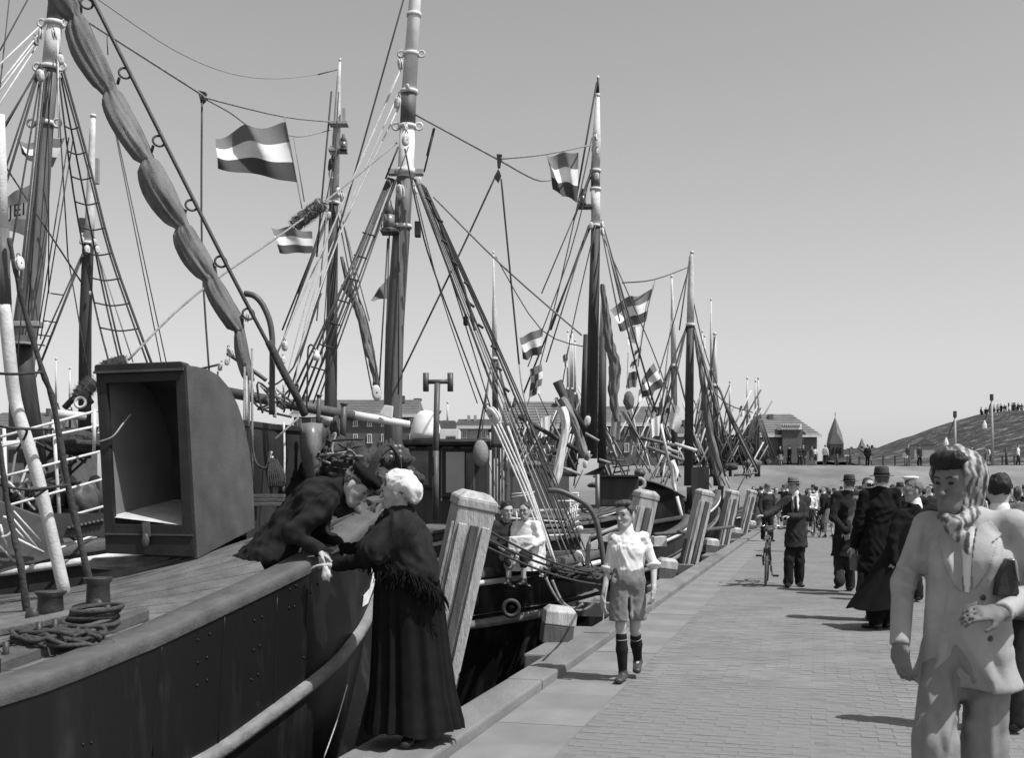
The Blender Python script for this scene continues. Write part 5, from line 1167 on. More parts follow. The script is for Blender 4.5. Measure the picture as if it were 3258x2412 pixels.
for i, (x, yt, Y) in enumerate(far_m):
    lab = ['thin white-topped mast of the left boat in the far cluster behind the twin masts', 'second thin mast of the far cluster behind the twin masts', 'rightmost mast of the far cluster behind the twin masts', 'faint mast inside the far cluster behind the twin masts',
           'far boat with thin mast right of the tall far mast', 'far boat with thin mast touching the tall far mast', 'far boat with very tall thin mast above the brown sails', 'farthest boat with left one of the two white masts before the brick house', 'farthest boat with mast before the brick house roof', 'farthest boat with right one of the white masts before the brick house',
           'far boat with thin mast seen left of the hood', 'far boat with hair-thin mast just left of the hood', 'far boat with short mast before the trees', 'far boat with short mast among the signal flags', 'far boat with low mast left of the T-shaped pipe', 'far boat with low mast right of the T-shaped pipe'][i]
    p = V(x, 1000, Y); ysp = yt+(1000-yt)*.45
    small_boat(lab, (p.x+2.6, p.y), (1, .12), 7, 1.4, Y, [(x, yt), (x, ysp), (x+1, 1040)], [3, 5, 7], [(ysp, 1040, M_WOODD), (yt, ysp, M_WHITE2)], shr=(((x-2, ysp), (x-26, 990)), ((x+3, ysp), (x+26, 990)), ((x+3, ysp), (x+36, 1000))))
# standing clutter of spars and lines on the rafted boats
for k in range(150):
    x = rnd.uniform(1080, 1640); Y = interp(x, [1080, 1640], [24, 55])+rnd.uniform(-4, 8); y = 1000+rnd.uniform(-50, 70)
    par = bE if x < 1350 else (bF if x < 1520 else bH)
    L_ = rnd.uniform(40, 130); sl = rnd.choice([-1, 1])*rnd.uniform(.15, .6)
    line(par, 'running_line', [(x, y, Y), (x+sl*L_, y-L_, Y)], rnd.choice([2.5, 3, 3.5]), rnd.choice([M_ROPE, M_ROPEL, M_ROPEW, M_WIRE, M_ROPEW]))
for k in range(40):
    x = rnd.uniform(1100, 1640); Y = interp(x, [1080, 1640], [26, 58])+rnd.uniform(-3, 6); y = 990+rnd.uniform(-30, 60)
    par = bE if x < 1350 else (bF if x < 1520 else bH)
    if k % 3 == 0: block(par, x, y, Y, rnd.uniform(7, 12), rnd.choice([M_GREYM, M_PIPE, M_WOODD]))
    elif k % 3 == 1: line(par, 'spar', [(x, y, Y), (x+rnd.uniform(-60, 60), y+rnd.uniform(-10, 10), Y)], rnd.uniform(3, 5.5), rnd.choice([M_WOOD, M_WOODD, M_WOODD, M_PIPE, M_CANVAS]))
    else: lump(V(x, y+10, Y), px(Y, rnd.uniform(8, 22)), .3, px(Y, rnd.uniform(6, 14)), k, .35, 12, 8).build('net_bundle', rnd.choice([M_NET, M_NET, M_CANVAS, M_PIPE]), par, True)

# ---------------------------------------------------------------- flags
def flag(label, TH, TF, BH, BF, Y, cols=None, wave=.12, ph=0, group='flags flying from the rigging', dY=-.6, name='flag', folds=2.3):
    cols = cols or (M_RED, M_FWH, M_BLU)
    t = thing(name, label, 'flag', V(*BH, Y), group)
    W = (V(*TF, Y)-V(*TH, Y)).length; nS = len(cols); nx, ny = 18, 5
    for s_, m in enumerate(cols):
        rows = []
        for j in range(ny+1):
            v = (s_+j/ny)/nS; row = []
            for i in range(nx+1):
                u = i/nx
                a = (TH[0]+(BH[0]-TH[0])*v, TH[1]+(BH[1]-TH[1])*v); b_ = (TF[0]+(BF[0]-TF[0])*v, TF[1]+(BF[1]-TF[1])*v)
                p = V(a[0]+(b_[0]-a[0])*u, a[1]+(b_[1]-a[1])*u, Y)
                am = W*wave*u**.6*(1+.5*math.sin(2.3*v+ph*3))
                p += Vector((.25*am*math.sin(folds*5*u+v*3+ph), dY*W*u*.3+am*math.sin(folds*3.4*u+v*2.6+ph+1.2*u*u), .55*am*math.sin(folds*4.1*u+ph+1.3+v)))
                row.append(p)
            rows.append(row)
        MB().grid(rows).build('stripe', m, t, True)
    return t
flag('large tricolour flag flying left of the centre mast', G('u1', 1842, 790), G('u1', 1420, 890), G('u1', 1920, 1180), G('u1', 1425, 1110), 15, ph=.4, wave=.09)
for pts in ([(620, 255, 15), (637, 340, 15), (658, 455, 15)], [(640, 300, 15), (663, 440, 15)]): line(bD, 'flag_halyard', pts, 2.5, M_ROPEL)
flag('tricolour flag with hanging corner left of the twin-mast topmast', G('u2', 1705, 985), G('u2', 1485, 1015), G('u2', 1700, 1310), G('u2', 1545, 1245), 24, ph=2, wave=.12)
flag('small tricolour flag under the rope fuzz', (680, 505), (595, 497), (682, 552), (612, 556), 19, ph=1, wave=.1)
flag('tricolour flag flying from the halyard between the far masts', G('m5', 1122, 520), G('m5', 800, 665), G('m5', 1075, 765), G('m5', 870, 850), 30, ph=.7, wave=.1)
flag('tricolour flag left of the twin masts above the checkered flag', G('m5', 302, 812), G('m5', 122, 892), G('m5', 292, 1010), G('m5', 150, 1060), 26, ph=1.5)
flag('tricolour flag low before the long tiled house', G('m5', 1130, 1075), G('m5', 1030, 1215), G('m5', 1212, 1250), G('m5', 1045, 1350), 33, ph=2.6)
flag('plain white flag under the far tricolour', G('m5', 1062, 790), G('m5', 930, 830), G('m5', 1030, 920), G('m5', 925, 950), 31, cols=(M_FWH,), ph=.2)
flag('dark pennant with pale stripes beside the brown ball', G('m5', 1030, 950), G('m5', 990, 1000), G('m5', 1000, 1090), G('m5', 950, 1110), 32, cols=(M_BLU, M_FWH, M_BLU), ph=1.1)
flag('crumpled dark signal flag above the brown ball', G('m5', 1015, 1140), G('m5', 940, 1150), G('m5', 1000, 1260), G('m5', 925, 1270), 32.3, cols=(M_BLU, M_RED), ph=2.1)
flag('white pennant before the far dark mast', G('m5', 1260, 1330), G('m5', 1345, 1480), G('m5', 1250, 1560), G('m5', 1300, 1600), 38, cols=(M_FWH,), ph=.5)
flag('dark pennant left of the centre mast', (848, 600), (810, 655), (850, 650), (812, 658), 17, cols=(M_RED,), ph=.3, wave=.06)
flag('white and dark flag half hidden behind the left mast', (142, 300), (45, 312), (115, 365), (52, 345), 17, cols=(M_RED, M_FWH, M_BLU), ph=2.2)
line(bE, 'flag_halyard', [(1427, 612, 30), (1405, 700, 30), (1390, 800, 31)], 2.5, M_ROPEL); line(bE, 'aerial', [(1355, 617, 30), (1425, 610, 30), (1500, 583, 35)], 2.5, M_WIRE)
# checkered signal flag
t = thing('signal_flag', 'checkered dark and white signal flag left of the twin masts', 'flag', GV('m5', 290, 1300, 26), 'flags flying from the rigging')
ch_ = {}
for i in range(3):
    for j in range(4):
        rows = [[GV('m5', 290-(i+u)*30+8*math.sin((j+v)*1.1), 1085+(j+v)*54+(i+u)*14, 26-.1*math.sin((i+u)*2)) for u in np.linspace(0, 1, 4)] for v in np.linspace(0, 1, 4)]
        MB().grid(rows).build('check', M_RED if (i+j) % 2 == 0 else M_FWH, t, True)
t = thing('signal_ball', 'brown lumpy signal ball hanging by the flags', 'signal ball', GV('m5', 950, 1420, 31))
lump(GV('m5', 945, 1360, 31), px(31, 12), px(31, 12), px(31, 20), 3, .15).build('ball', M_CANVAS, t, True)
MB().tube([GV('m5', 930, 1280, 31), GV('m5', 940, 1000, 31)], .01, 5).build('halyard', M_ROPEL, t)
# lettered flag at far left
t = flag('dark flag with reversed lettering behind the left mast', (78, 395), (0, 445), (70, 520), (8, 500), 15, cols=(M_RED, M_GREYM, M_RED), ph=1.0, wave=.05)
fc = bpy.data.curves.new('flag_letters', 'FONT'); fc.body = 'JEI'; fc.size = px(14.7, 38); fc.extrude = .002; fc.materials.append(M_EYE)
fc.shear = .2; to = text_mesh('flag_lettering', fc); to.parent = t
p = V(18, 475, 14.6)-Vector(t.location); to.location = p; to.rotation_euler = (rad(90), rad(-10), 0)

# ---------------------------------------------------------------- more signal flags on the far halyards
sig = [((1236, 770), (1226, 776), (1238, 800), (1228, 806), 60, (M_RED, M_FWH), 'small two-tone signal flag on the far mast cluster'), ((1415, 820), (1392, 835), (1412, 862), (1388, 880), 34, (M_FWH, M_RED, M_FWH), 'striped signal flag beside the low tricolour'),
       ((1440, 905), (1418, 915), (1436, 950), (1415, 955), 35, (M_FWH,), 'pale cloth hanging below the low tricolour'), ((1398, 760), (1382, 765), (1392, 800), (1376, 806), 33, (M_RED, M_FWH), 'narrow dark and white signal flag on the far halyard'),
       ((1545, 870), (1528, 880), (1542, 905), (1524, 915), 50, (M_BLU, M_FWH), 'dark and white signal flag by the farthest furled sail'), ((1626, 880), (1612, 888), (1624, 905), (1610, 912), 74, (M_RED, M_FWH), 'tiny signal flag on the farthest mast'), ((1200, 905), (1180, 912), (1196, 950), (1178, 955), 27, (M_FWH,), 'pale cloth drying left of the white furled sail'),
       ((1468, 860), (1450, 872), (1466, 900), (1446, 905), 40, (M_RED, M_FWH, M_BLU), 'small tricolour by the slim white pole mast'), ((1330, 900), (1352, 905), (1332, 950), (1350, 960), 29, (M_GREYM,), 'grey cloth hanging by the twin masts')]
for k, (a, b_, c, d, Y, cols, lab) in enumerate(sig): flag(lab, a, b_, c, d, Y, cols=cols, ph=k*.9, wave=.14, group='signal pennants and cloths')
for pts, Y in (([(1500, 700), (1560, 860), (1640, 900)], 45), ([(1315, 520), (1420, 760), (1470, 900)], 29), ([(1080, 560), (1180, 720), (1290, 760)], 30), ([(1290, 300), (1220, 620), (1160, 860)], 26), ([(1505, 570), (1440, 800), (1400, 930)], 34), ([(1300, 320), (1240, 560), (1150, 800)], 26), ([(1298, 490), (1250, 700), (1225, 840)], 26), ([(1507, 640), (1540, 780), (1600, 930)], 37), ([(735, 320), (690, 520), (610, 760)], 20), ([(738, 200), (720, 500), (700, 800)], 20), ([(905, 420), (960, 640), (1040, 880)], 15.8), ([(890, 320), (800, 560), (700, 800)], 15.6)):
    line(bE if pts[0][0] > 1070 else bD, 'rigging_line', [(*p, Y) for p in pts], 2.5, M_WIRE)
# ================================================================== PEOPLE
class Field:
    def __init__(s, lo, hi, h):
        s.h = h; s.lo = np.array(lo, np.float32)-3*h; n = np.ceil((np.array(hi)-np.array(lo))/h).astype(int)+7
        s.n = n; s.d = np.full(n, .15, np.float32)
        s.ax = [s.lo[i]+h*np.arange(n[i], dtype=np.float32) for i in range(3)]
    def box(s, lo, hi):
        a = np.maximum(0, np.floor((np.array(lo)-s.lo)/s.h).astype(int)); b = np.minimum(s.n, np.ceil((np.array(hi)-s.lo)/s.h).astype(int)+1)
        sl = tuple(slice(int(a[i]), int(max(a[i]+1, b[i]))) for i in range(3))
        return sl, np.meshgrid(*[s.ax[i][sl[i]] for i in range(3)], indexing='ij')
def pe_dist(pr, X, Y, Z):
    if pr[0] == 'e':
        _, a, b, ra, rb, xa = pr
        a = np.array(a); b = np.array(b); z = b-a; L = float(np.linalg.norm(z))+1e-9; zh = z/L
        xh = np.array(xa, float); xh = xh-zh*xh.dot(zh)
        if np.linalg.norm(xh) < 1e-6: xh = np.array(Vector(zh).orthogonal())
        xh /= np.linalg.norm(xh); yh = np.cross(zh, xh)
        dx, dy, dz = X-a[0], Y-a[1], Z-a[2]
        tz = dx*zh[0]+dy*zh[1]+dz*zh[2]; t = np.clip(tz/L, 0, 1)
        qx = dx*xh[0]+dy*xh[1]+dz*xh[2]; qy = dx*yh[0]+dy*yh[1]+dz*yh[2]; qz = tz-t*L
        rx = ra[0]+(rb[0]-ra[0])*t; ry = ra[1]+(rb[1]-ra[1])*t; rm = np.minimum(rx, ry)
        return (np.sqrt((qx/rx)**2+(qy/ry)**2+(qz/rm)**2)-1)*rm
    _, c, r, R = pr
    c = np.array(c); dx, dy, dz = X-c[0], Y-c[1], Z-c[2]
    q = [dx*R[0][i]+dy*R[1][i]+dz*R[2][i] for i in range(3)]
    k0 = np.sqrt((q[0]/r[0])**2+(q[1]/r[1])**2+(q[2]/r[2])**2); k1 = np.sqrt((q[0]/r[0]**2)**2+(q[1]/r[1]**2)**2+(q[2]/r[2]**2)**2)+1e-6
    return np.where(k0 < 1e-3, -min(r), k0*(k0-1)/k1)
def pbound(pr):
    if pr[0] == 'e':
        m = max(max(pr[3]), max(pr[4])); a = np.array(pr[1]); b = np.array(pr[2]); return np.minimum(a, b)-m, np.maximum(a, b)+m
    c = np.array(pr[1]); m = max(pr[2]); return c-m, c+m
def sdf_mesh(prims, subs=(), cuts=(), h=.012, k=.025, folds=0, fscale=1.0, seed=0, zcomp=1.0, smooth=1):
    bs = [pbound(p) for p in prims]
    lo = np.min([b[0] for b in bs], 0); hi = np.max([b[1] for b in bs], 0)
    f = Field(lo, hi, h)
    for p, (a, b) in zip(prims, bs):
        kk = k
        if isinstance(p[-1], dict): kk = p[-1]['k']; p = p[:-1]
        sl, (X, Y, Z) = f.box(a-kk-3*h, b+kk+3*h); d = pe_dist(p, X, Y, Z); o = f.d[sl]
        m = np.clip(.5+.5*(o-d)/kk, 0, 1); f.d[sl] = o*(1-m)+d*m-kk*m*(1-m)
    for p in subs:
        kk = .012
        if isinstance(p[-1], dict): kk = p[-1]['k']; p = p[:-1]
        a, b = pbound(p); sl, (X, Y, Z) = f.box(a-kk-3*h, b+kk+3*h)
        if X.size == 0: continue
        d = -pe_dist(p, X, Y, Z); o = f.d[sl]; m = np.clip(.5-.5*(o-d)/kk, 0, 1); f.d[sl] = o*(1-m)+d*m+kk*m*(1-m)
    if len(cuts):
        X, Y, Z = np.meshgrid(*f.ax, indexing='ij')
        for p0, n in cuts:
            n = np.array(n)/np.linalg.norm(n); d = (X-p0[0])*n[0]+(Y-p0[1])*n[1]+(Z-p0[2])*n[2]; f.d = np.maximum(f.d, d)
    d = f.d; s = d < 0
    c8 = [(i, j, l_) for i in (0, 1) for j in (0, 1) for l_ in (0, 1)]
    nn = [q-1 for q in d.shape]
    cnt = sum(s[i:i+nn[0], j:j+nn[1], l_:l_+nn[2]].astype(np.int8) for i, j, l_ in c8)
    act = (cnt > 0) & (cnt < 8); cells_ = np.argwhere(act); N = len(cells_)
    if N == 0: return None
    idx = np.full(act.shape, -1, np.int64); idx[act] = np.arange(N)
    pos = np.zeros((N, 3), np.float32); w_ = np.zeros(N, np.float32)
    ed = [(a, b) for a in c8 for b in c8 if a < b and sum(abs(a[i]-b[i]) for i in range(3)) == 1]
    for a, b in ed:
        ia = cells_+np.array(a); ib = cells_+np.array(b)
        da = d[ia[:, 0], ia[:, 1], ia[:, 2]]; db = d[ib[:, 0], ib[:, 1], ib[:, 2]]
        m = (da < 0) != (db < 0); t = np.where(m, da/(da-db+1e-12), 0)[:, None]
        pos += np.where(m[:, None], np.array(a)+(np.array(b)-np.array(a))*t, 0); w_ += m
    pos = (cells_+pos/w_[:, None])*h+f.lo
    quads = []
    for axn in range(3):
        e = [0, 0, 0]; e[axn] = 1; u, v = (axn+1) % 3, (axn+2) % 3
        A = s[tuple(slice(0, d.shape[i]-e[i]) for i in range(3))]; B = s[tuple(slice(e[i], d.shape[i]) for i in range(3))]
        P = np.argwhere(A != B)
        ok = (P[:, u] > 0) & (P[:, v] > 0) & (P[:, u] < nn[u]) & (P[:, v] < nn[v]) & (P[:, axn] < nn[axn]); P = P[ok]
        fl = A[P[:, 0], P[:, 1], P[:, 2]]
        def at(du, dv):
            Q_ = P.copy(); Q_[:, u] -= du; Q_[:, v] -= dv; return idx[Q_[:, 0], Q_[:, 1], Q_[:, 2]]
        q = np.stack([at(1, 1), at(0, 1), at(0, 0), at(1, 0)], 1)
        q = np.where(fl[:, None], q, q[:, ::-1]); quads.append(q)
    quads = np.concatenate(quads); quads = quads[(quads >= 0).all(1)]
    for _ in range(smooth):
        acc = np.zeros_like(pos); c_ = np.zeros(N, np.float32)
        for i in range(4):
            j = quads[:, (i+1) % 4]; np.add.at(acc, quads[:, i], pos[j]); np.add.at(c_, quads[:, i], 1)
            np.add.at(acc, j, pos[quads[:, i]]); np.add.at(c_, j, 1)
        pos = pos*.5+.5*acc/np.maximum(c_, 1)[:, None]
    if folds:
        rg = np.random.RandomState(seed); nrm = np.zeros_like(pos)
        e1 = pos[quads[:, 2]]-pos[quads[:, 0]]; e2 = pos[quads[:, 3]]-pos[quads[:, 1]]; fnm = np.cross(e1, e2)
        for i in range(4): np.add.at(nrm, quads[:, i], fnm)
        nrm /= np.linalg.norm(nrm, axis=1)[:, None]+1e-9
        q = pos-pos.mean(0); wv = np.zeros(N); 
        warp = np.stack([.06*np.sin(q @ (rg.randn(3)*7/fscale)+rg.rand()*6) for _ in range(3)], 1)
        q = q+warp
        for i in range(9):
            dr = rg.randn(3); dr /= np.linalg.norm(dr); dr[2] *= zcomp; fr = (10+7*i)/fscale
            g = np.sin(q @ (dr*fr)+rg.rand()*6.28); wv += (1-np.abs(g))*1.0/(1+.35*i)
        wv = (wv-wv.mean())/(np.std(wv)+1e-6); pos = pos+nrm*(folds*wv)[:, None]
    return pos, quads
def mk(name, prims, m, par, **kw):
    r = sdf_mesh(prims, **kw)
    if r is None: return None
    pos, q = r; off = np.array(base_of(par))
    me = bpy.data.meshes.new(name); me.from_pydata((pos-off).tolist(), [], q.tolist()); me.update()
    return link(name, me, m, par, True)
def E(a, b, ra, rb, xa=(1, 0, 0), k=None):
    ra = ra if isinstance(ra, tuple) else (ra, ra); rb = rb if isinstance(rb, tuple) else (rb, rb)
    t = ('e', tuple(a), tuple(b), ra, rb, tuple(xa)); return t+({'k': k},) if k else t
def B(c, r, R=None, k=None):
    R = R or Matrix.Identity(3); t = ('l', tuple(c), tuple(r), [[R[i][j] for j in range(3)] for i in range(3)]); return t+({'k': k},) if k else t
def frame(fwd, up):
    y = -Vector(fwd).normalized(); z = Vector(up); z = (z-y*z.dot(y)).normalized(); x = y.cross(z); return Matrix((x, y, z)).transposed()
class Head:
    def __init__(s, c, fwd, up=(0, 0, 1), hh=.23): s.c = Vector(c); s.R = frame(fwd, up); s.hh = hh
    def p(s, x, y, z): return s.c+s.R @ (Vector((x, y, z))*s.hh)
    def ax(s, i): return s.R.col[i]
    def prims(s, fem=False, fine=True):
        h = s.hh; p = s.p; x = s.ax(0); r = lambda *a: tuple(q*h for q in a)
        L = [B(p(0, .07, .12), r(.325, .40, .37), s.R), E(p(0, -.10, .10), p(0, -.17, -.30), (.265*h, .22*h), (.19*h, .17*h), x),
             B(p(0, -.25, -.40), r(.12, .10, .085), s.R, .03)]
        if not fine: return L+[B(p(0, -.4, -.06), r(.05, .08, .1), s.R, .015)], []
        for q in (-1, 1):
            L += [B(p(.16*q, -.20, -.10), r(.10, .12, .10), s.R, .02), B(p(.335*q, .04, -.02), r(.035, .09, .14), s.R, .008), E(p(.2*q, .0, -.2), p(.1*q, -.2, -.4), .1*h, .07*h, x, .03)]
        L += [E(p(0, -.335, .06), p(0, -.435, -.12), .028*h, .05*h, x, .012), B(p(.04, -.40, -.13), r(.035, .04, .03), s.R, .01), B(p(-.04, -.40, -.13), r(.035, .04, .03), s.R, .01),
              E(p(-.15, -.30, .115), p(.15, -.30, .115), .045*h, .045*h, (0, 0, 1), .02), B(p(0, -.355, -.245), r(.085, .045, .028), s.R, .01), B(p(0, -.345, -.29), r(.07, .045, .03), s.R, .01)]
        S_ = [B(p(.125*q, -.415, .035), r(.08, .07, .05), s.R, .015) for q in (-1, 1)]
        return L, S_
    def face_parts(s, par, brow=None, eyes=True):
        h = s.hh; R = s.R
        for q in (-1, 1):
            if eyes: MB().ball(s.p(.12*q, -.325, .035), .045*h, 10, 7, (1.15, .6, .5), R).build('eye', M_EYE, par, True)
            MB().tube([s.p(.05*q, -.365, .115), s.p(.13*q, -.36, .145), s.p(.21*q, -.31, .11)], [.008*h, .011*h, .005*h], 6).build('eyebrow', brow or M_HAIR, par, True)
        MB().tube([s.p(-.09, -.36, -.262), s.p(0, -.40, -.262), s.p(.09, -.36, -.262)], [.006*h, .014*h, .006*h], 6).build('mouth', M_LIP, par, True)
    def hair(s, par, m, h_=.01, long=0, front=.2, vol=0, folds=.004):
        h = s.hh; r = lambda *a: tuple(q*h for q in a)
        pr = [B(s.p(0, .09, .15), r(.355+vol, .425+vol, .375+vol), s.R)]
        if long: pr.append(E(s.p(0, .2, .1), s.p(0, .25, -.35-long), (.33*h, .22*h), (.26*h, .14*h), s.ax(0)))
        cuts = [(s.p(0, -.16, front), -(s.ax(1)*.75+s.ax(2)*.5))]
        if not long: cuts.append((s.p(0, .2, -.22), -s.ax(2)+s.ax(1)*-.25))
        return mk('hair', pr, m, par, h=h_, cuts=cuts, folds=folds, fscale=.35, seed=3)
    def hat(s, par, m, tilt=0, size=1.0, band=None):
        R = s.R @ Matrix.Rotation(tilt, 3, 'X'); h = s.hh*size; c = s.p(0, .04, .2)
        o = MB().lathe(c, [(.60*h, .0), (.62*h, .015*h), (.60*h, .03*h), (.40*h, .045*h), (.385*h, .10*h), (.37*h, .34*h), (.33*h, .46*h), (.22*h, .49*h), (.08*h, .44*h), (0, .42*h)], 24, R, .92, 1.15).build('hat', m, par, True)
        MB().lathe(c, [(.405*h, .05*h), (.40*h, .15*h)], 24, R, .925, 1.155).build('hat_band', band or M_BLACK, o, True); return o
def hand(w, d, nrm, curl=.5, sz=1.0, thumb=1):
    w = Vector(w); d = Vector(d).normalized(); n = Vector(nrm); n = (n-d*n.dot(d)).normalized(); s = n.cross(d)*thumb
    L = [E(w-d*.03*sz, w+d*.03*sz, (.027*sz, .02*sz), (.036*sz, .017*sz), s, .012), E(w+d*.03*sz, w+d*.085*sz, (.036*sz, .017*sz), (.040*sz, .014*sz), s, .012)]
    for i, (o, ln) in enumerate(((.030, .9), (.010, 1.0), (-.010, .94), (-.029, .74))):
        p = w+d*.085*sz+s*o*sz; a = curl*.5
        for j, l_ in enumerate((.040, .027, .022)):
            dd = d*math.cos(a)+n*math.sin(a); q = p+dd*l_*ln*sz
            L.append(E(p, q, (.0095-.001*j)*sz, (.0088-.0011*j)*sz, s, .004)); p = q; a += curl
    p = w+d*.025*sz+s*.026*sz; dd = (d*.65+s*.65+n*.35).normalized(); q = p+dd*.045*sz; L.append(E(p, q, .014*sz, .011*sz, s, .01))
    dd = (d*.85+s*.25+n*.45).normalized(); L.append(E(q, q+dd*.035*sz, .0105*sz, .008*sz, s, .004)); return L
def mid(a, b, t=.5): return Vector(a).lerp(Vector(b), t)
def body_prims(J, hd, H=1.75, fem=False, hands=True, fine=True, curl=.5, nL=None, nR=None, dL=None, dR=None, thin=1.0):
    k0 = H/1.75; k = k0*thin; xa = J['sR']-J['sL']
    L, S_ = hd.prims(fem, fine)
    L += [E(J['pel'], J['waist'], (.145*k, .10*k), (.125*k, .088*k), xa), E(J['waist'], J['chest'], (.125*k, .088*k), (.145*k, .10*k), xa), E(J['chest'], J['nb'], (.145*k, .10*k), (.06*k, .055*k), xa),
          E(J['sL'], J['sR'], .05*k, .05*k), E(J['nb'], hd.p(0, .08, -.15), .055*k0, .052*k0, xa)]
    for s in 'LR':
        L += [E(J['s'+s], J['e'+s], .048*k, .038*k), E(J['e'+s], J['w'+s], .034*k, .025*k0), E(J['h'+s], J['k'+s], .075*k, .052*k), E(J['k'+s], J['a'+s], .05*k, .034*k), E(J['a'+s]-Vector((0, 0, .02*k0)), J['t'+s], .026*k, .016*k)]
        fd = J['w'+s]-J['e'+s]
        dd = (dL if s == 'L' else dR) or fd; nn_ = (nL if s == 'L' else nR) or Vector((0, 1, 0))
        if hands: L += hand(J['w'+s], dd, nn_, curl, k0*1.0, 1 if s == 'L' else -1)
        else: L += [E(J['w'+s], J['w'+s]+dd.normalized()*.13*k, (.035*k, .018*k), (.03*k, .015*k))]
    return L, S_
def jacket(J, H=1.75, hem=None, b=1.0, sl=1.0, flare=1.08, arms=True, sleeve=1.0, slim=1.0):
    k = H/1.75*b; xa = J['sR']-J['sL']; dn = (J['pel']-J['chest']).normalized()
    hp = J['pel']+dn*(hem if hem is not None else .12)
    L = [E(hp, J['pel'], (.185*k*flare, .135*k*flare), (.178*k, .13*k), xa), E(J['pel'], J['waist'], (.178*k, .13*k), (.16*k, .12*k), xa), E(J['waist'], J['chest'], (.16*k, .12*k), (.182*k, .13*k), xa),
         E(J['chest'], mid(J['chest'], J['nb'], .85), (.182*k, .13*k), (.10*k, .085*k), xa), E(mid(J['sL'], J['nb'], .15), mid(J['sR'], J['nb'], .15), .066*k*slim, .066*k*slim)]
    for s in 'LR':
        if not arms: continue
        we = mid(J['e'+s], J['w'+s], sleeve)
        L += [E(J['s'+s], J['e'+s], .074*k*slim, .060*k*slim, k=.03*slim), E(J['e'+s], we, .060*k*slim, .048*k*slim, k=.03*slim)]
    return L, (hp, dn)
def trousers(J, H=1.75, b=1.0, end=1.0):
    k = H/1.75*b; xa = J['sR']-J['sL']
    L = [E(J['waist'], J['pel'], (.145*k, .105*k), (.165*k, .12*k), xa)]
    for s in 'LR':
        ae = mid(J['k'+s], J['a'+s], end)
        L += [E(mid(J['h'+s], J['pel'], .2), J['k'+s], .098*k, .078*k, k=.03), E(J['k'+s], ae, .078*k, .07*k, k=.02)]
    return L
def shoes(par, J, H, m, h=.012):
    k = H/1.75
    for s in 'LR':
        a, t_ = J['a'+s], J['t'+s]; d = (t_-a); d.z = 0; d.normalize()
        mk('shoe', [E(a+Vector((0, 0, .01)), a-d*.03-Vector((0, 0, .03*k)), .045*k, .042*k), E(a-d*.035*k-Vector((0, 0, .035*k)), t_+d*.02*k+Vector((0, 0, .0)), (.045*k, .035*k), (.042*k, .028*k), (0, 0, 1) if False else d.cross(Vector((0, 0, 1))))], m, par, h=h, k=.02)
def collar_shirt(par, J, hd, H, m, h=.012, b=1.0):
    k = H/1.75*b; xa = J['sR']-J['sL']
    nb = mid(J['chest'], J['nb'], .95)
    mk('shirt_collar', [E(nb, mid(J['nb'], hd.p(0, .08, -.3), .55), (.078*k, .075*k), (.066*k, .064*k), xa)], m, par, h=h, k=.02)
# ---------------------------------------------------------------- general standing figure
def stand(loc, H, ang, step=.0, arms=None, lean=0, bend=0):
    loc = Vector(loc); f = Vector((math.sin(ang), -math.cos(ang), 0)); r = Vector((math.cos(ang), math.sin(ang), 0)); u = Vector((0, 0, 1))
    def P(x, y, z): return loc+(r*x+f*(y+lean*z)+u*z)*H
    J = dict(pel=P(0, 0, .53), waist=P(0, .005, .61), chest=P(0, .01, .73), nb=P(0, .0, .825))
    for s, q in (('L', -1), ('R', 1)):
        J['s'+s] = P(.108*q, 0, .80); J['h'+s] = P(.05*q, 0, .51); st_ = step*q
        J['k'+s] = P(.052*q, .02+st_*.5, .285); J['a'+s] = P(.052*q, st_, .05+(.02 if st_ < 0 else 0)); J['t'+s] = P(.056*q, st_+.095, .018+(.01 if st_ < 0 else 0))
        J['e'+s] = P(.145*q, -.01-st_*.3, .63); J['w'+s] = P(.14*q, .05-st_*.5, .49)
    if arms == 'behind':
        for s, q in (('L', -1), ('R', 1)): J['e'+s] = P(.16*q, -.08, .62); J['w'+s] = P(.02*q, -.11, .53)
    elif arms == 'front':
        for s, q in (('L', -1), ('R', 1)): J['e'+s] = P(.15*q, .03, .62); J['w'+s] = P(.08*q, .15, .60)
    elif arms == 'up':
        J['eR'] = P(.2, .08, .78); J['wR'] = P(.18, .12, .93)
    hd = Head(P(0, .015, .93), f, u, .132*H)
    return J, hd, f, r, P

def crease(ob, reg, segs):
    me = ob.data; off = np.array(base_of(ob)); n_ = len(me.vertices); co = np.zeros(n_*3); me.vertices.foreach_get('co', co); co = co.reshape(-1, 3)
    no = np.array([v.normal[:] for v in me.vertices]); w_ = co+off; a, b, s = REG[reg]
    X = ((w_[:, 0]/w_[:, 1]*F+512)*K-a)*s; Yp = (((HC-w_[:, 2])/w_[:, 1]*F+HY)*K-b)*s
    tot = np.zeros(n_)
    for (x0, y0, x1, y1, wd, am) in segs:
        dx, dy = x1-x0, y1-y0; L2 = dx*dx+dy*dy+1e-9; t = np.clip(((X-x0)*dx+(Yp-y0)*dy)/L2, 0, 1)
        d = np.hypot(X-x0-t*dx, Yp-y0-t*dy); tot += 1.7*am*np.exp(-(d/(wd*1.5))**2)*np.sin(np.clip(t, .06, .94)*np.pi)**.5
    tot *= (no[:, 1] < .1); co = co+no*tot[:, None]; me.vertices.foreach_set('co', co.ravel()); me.update()
GP = 'people strolling on the quay'
def gj(reg, Y, **kw):
    o = {}
    for n_, v in kw.items(): o[n_] = GV(reg, v[0], v[1], Y+(v[2] if len(v) > 2 else 0))
    return o
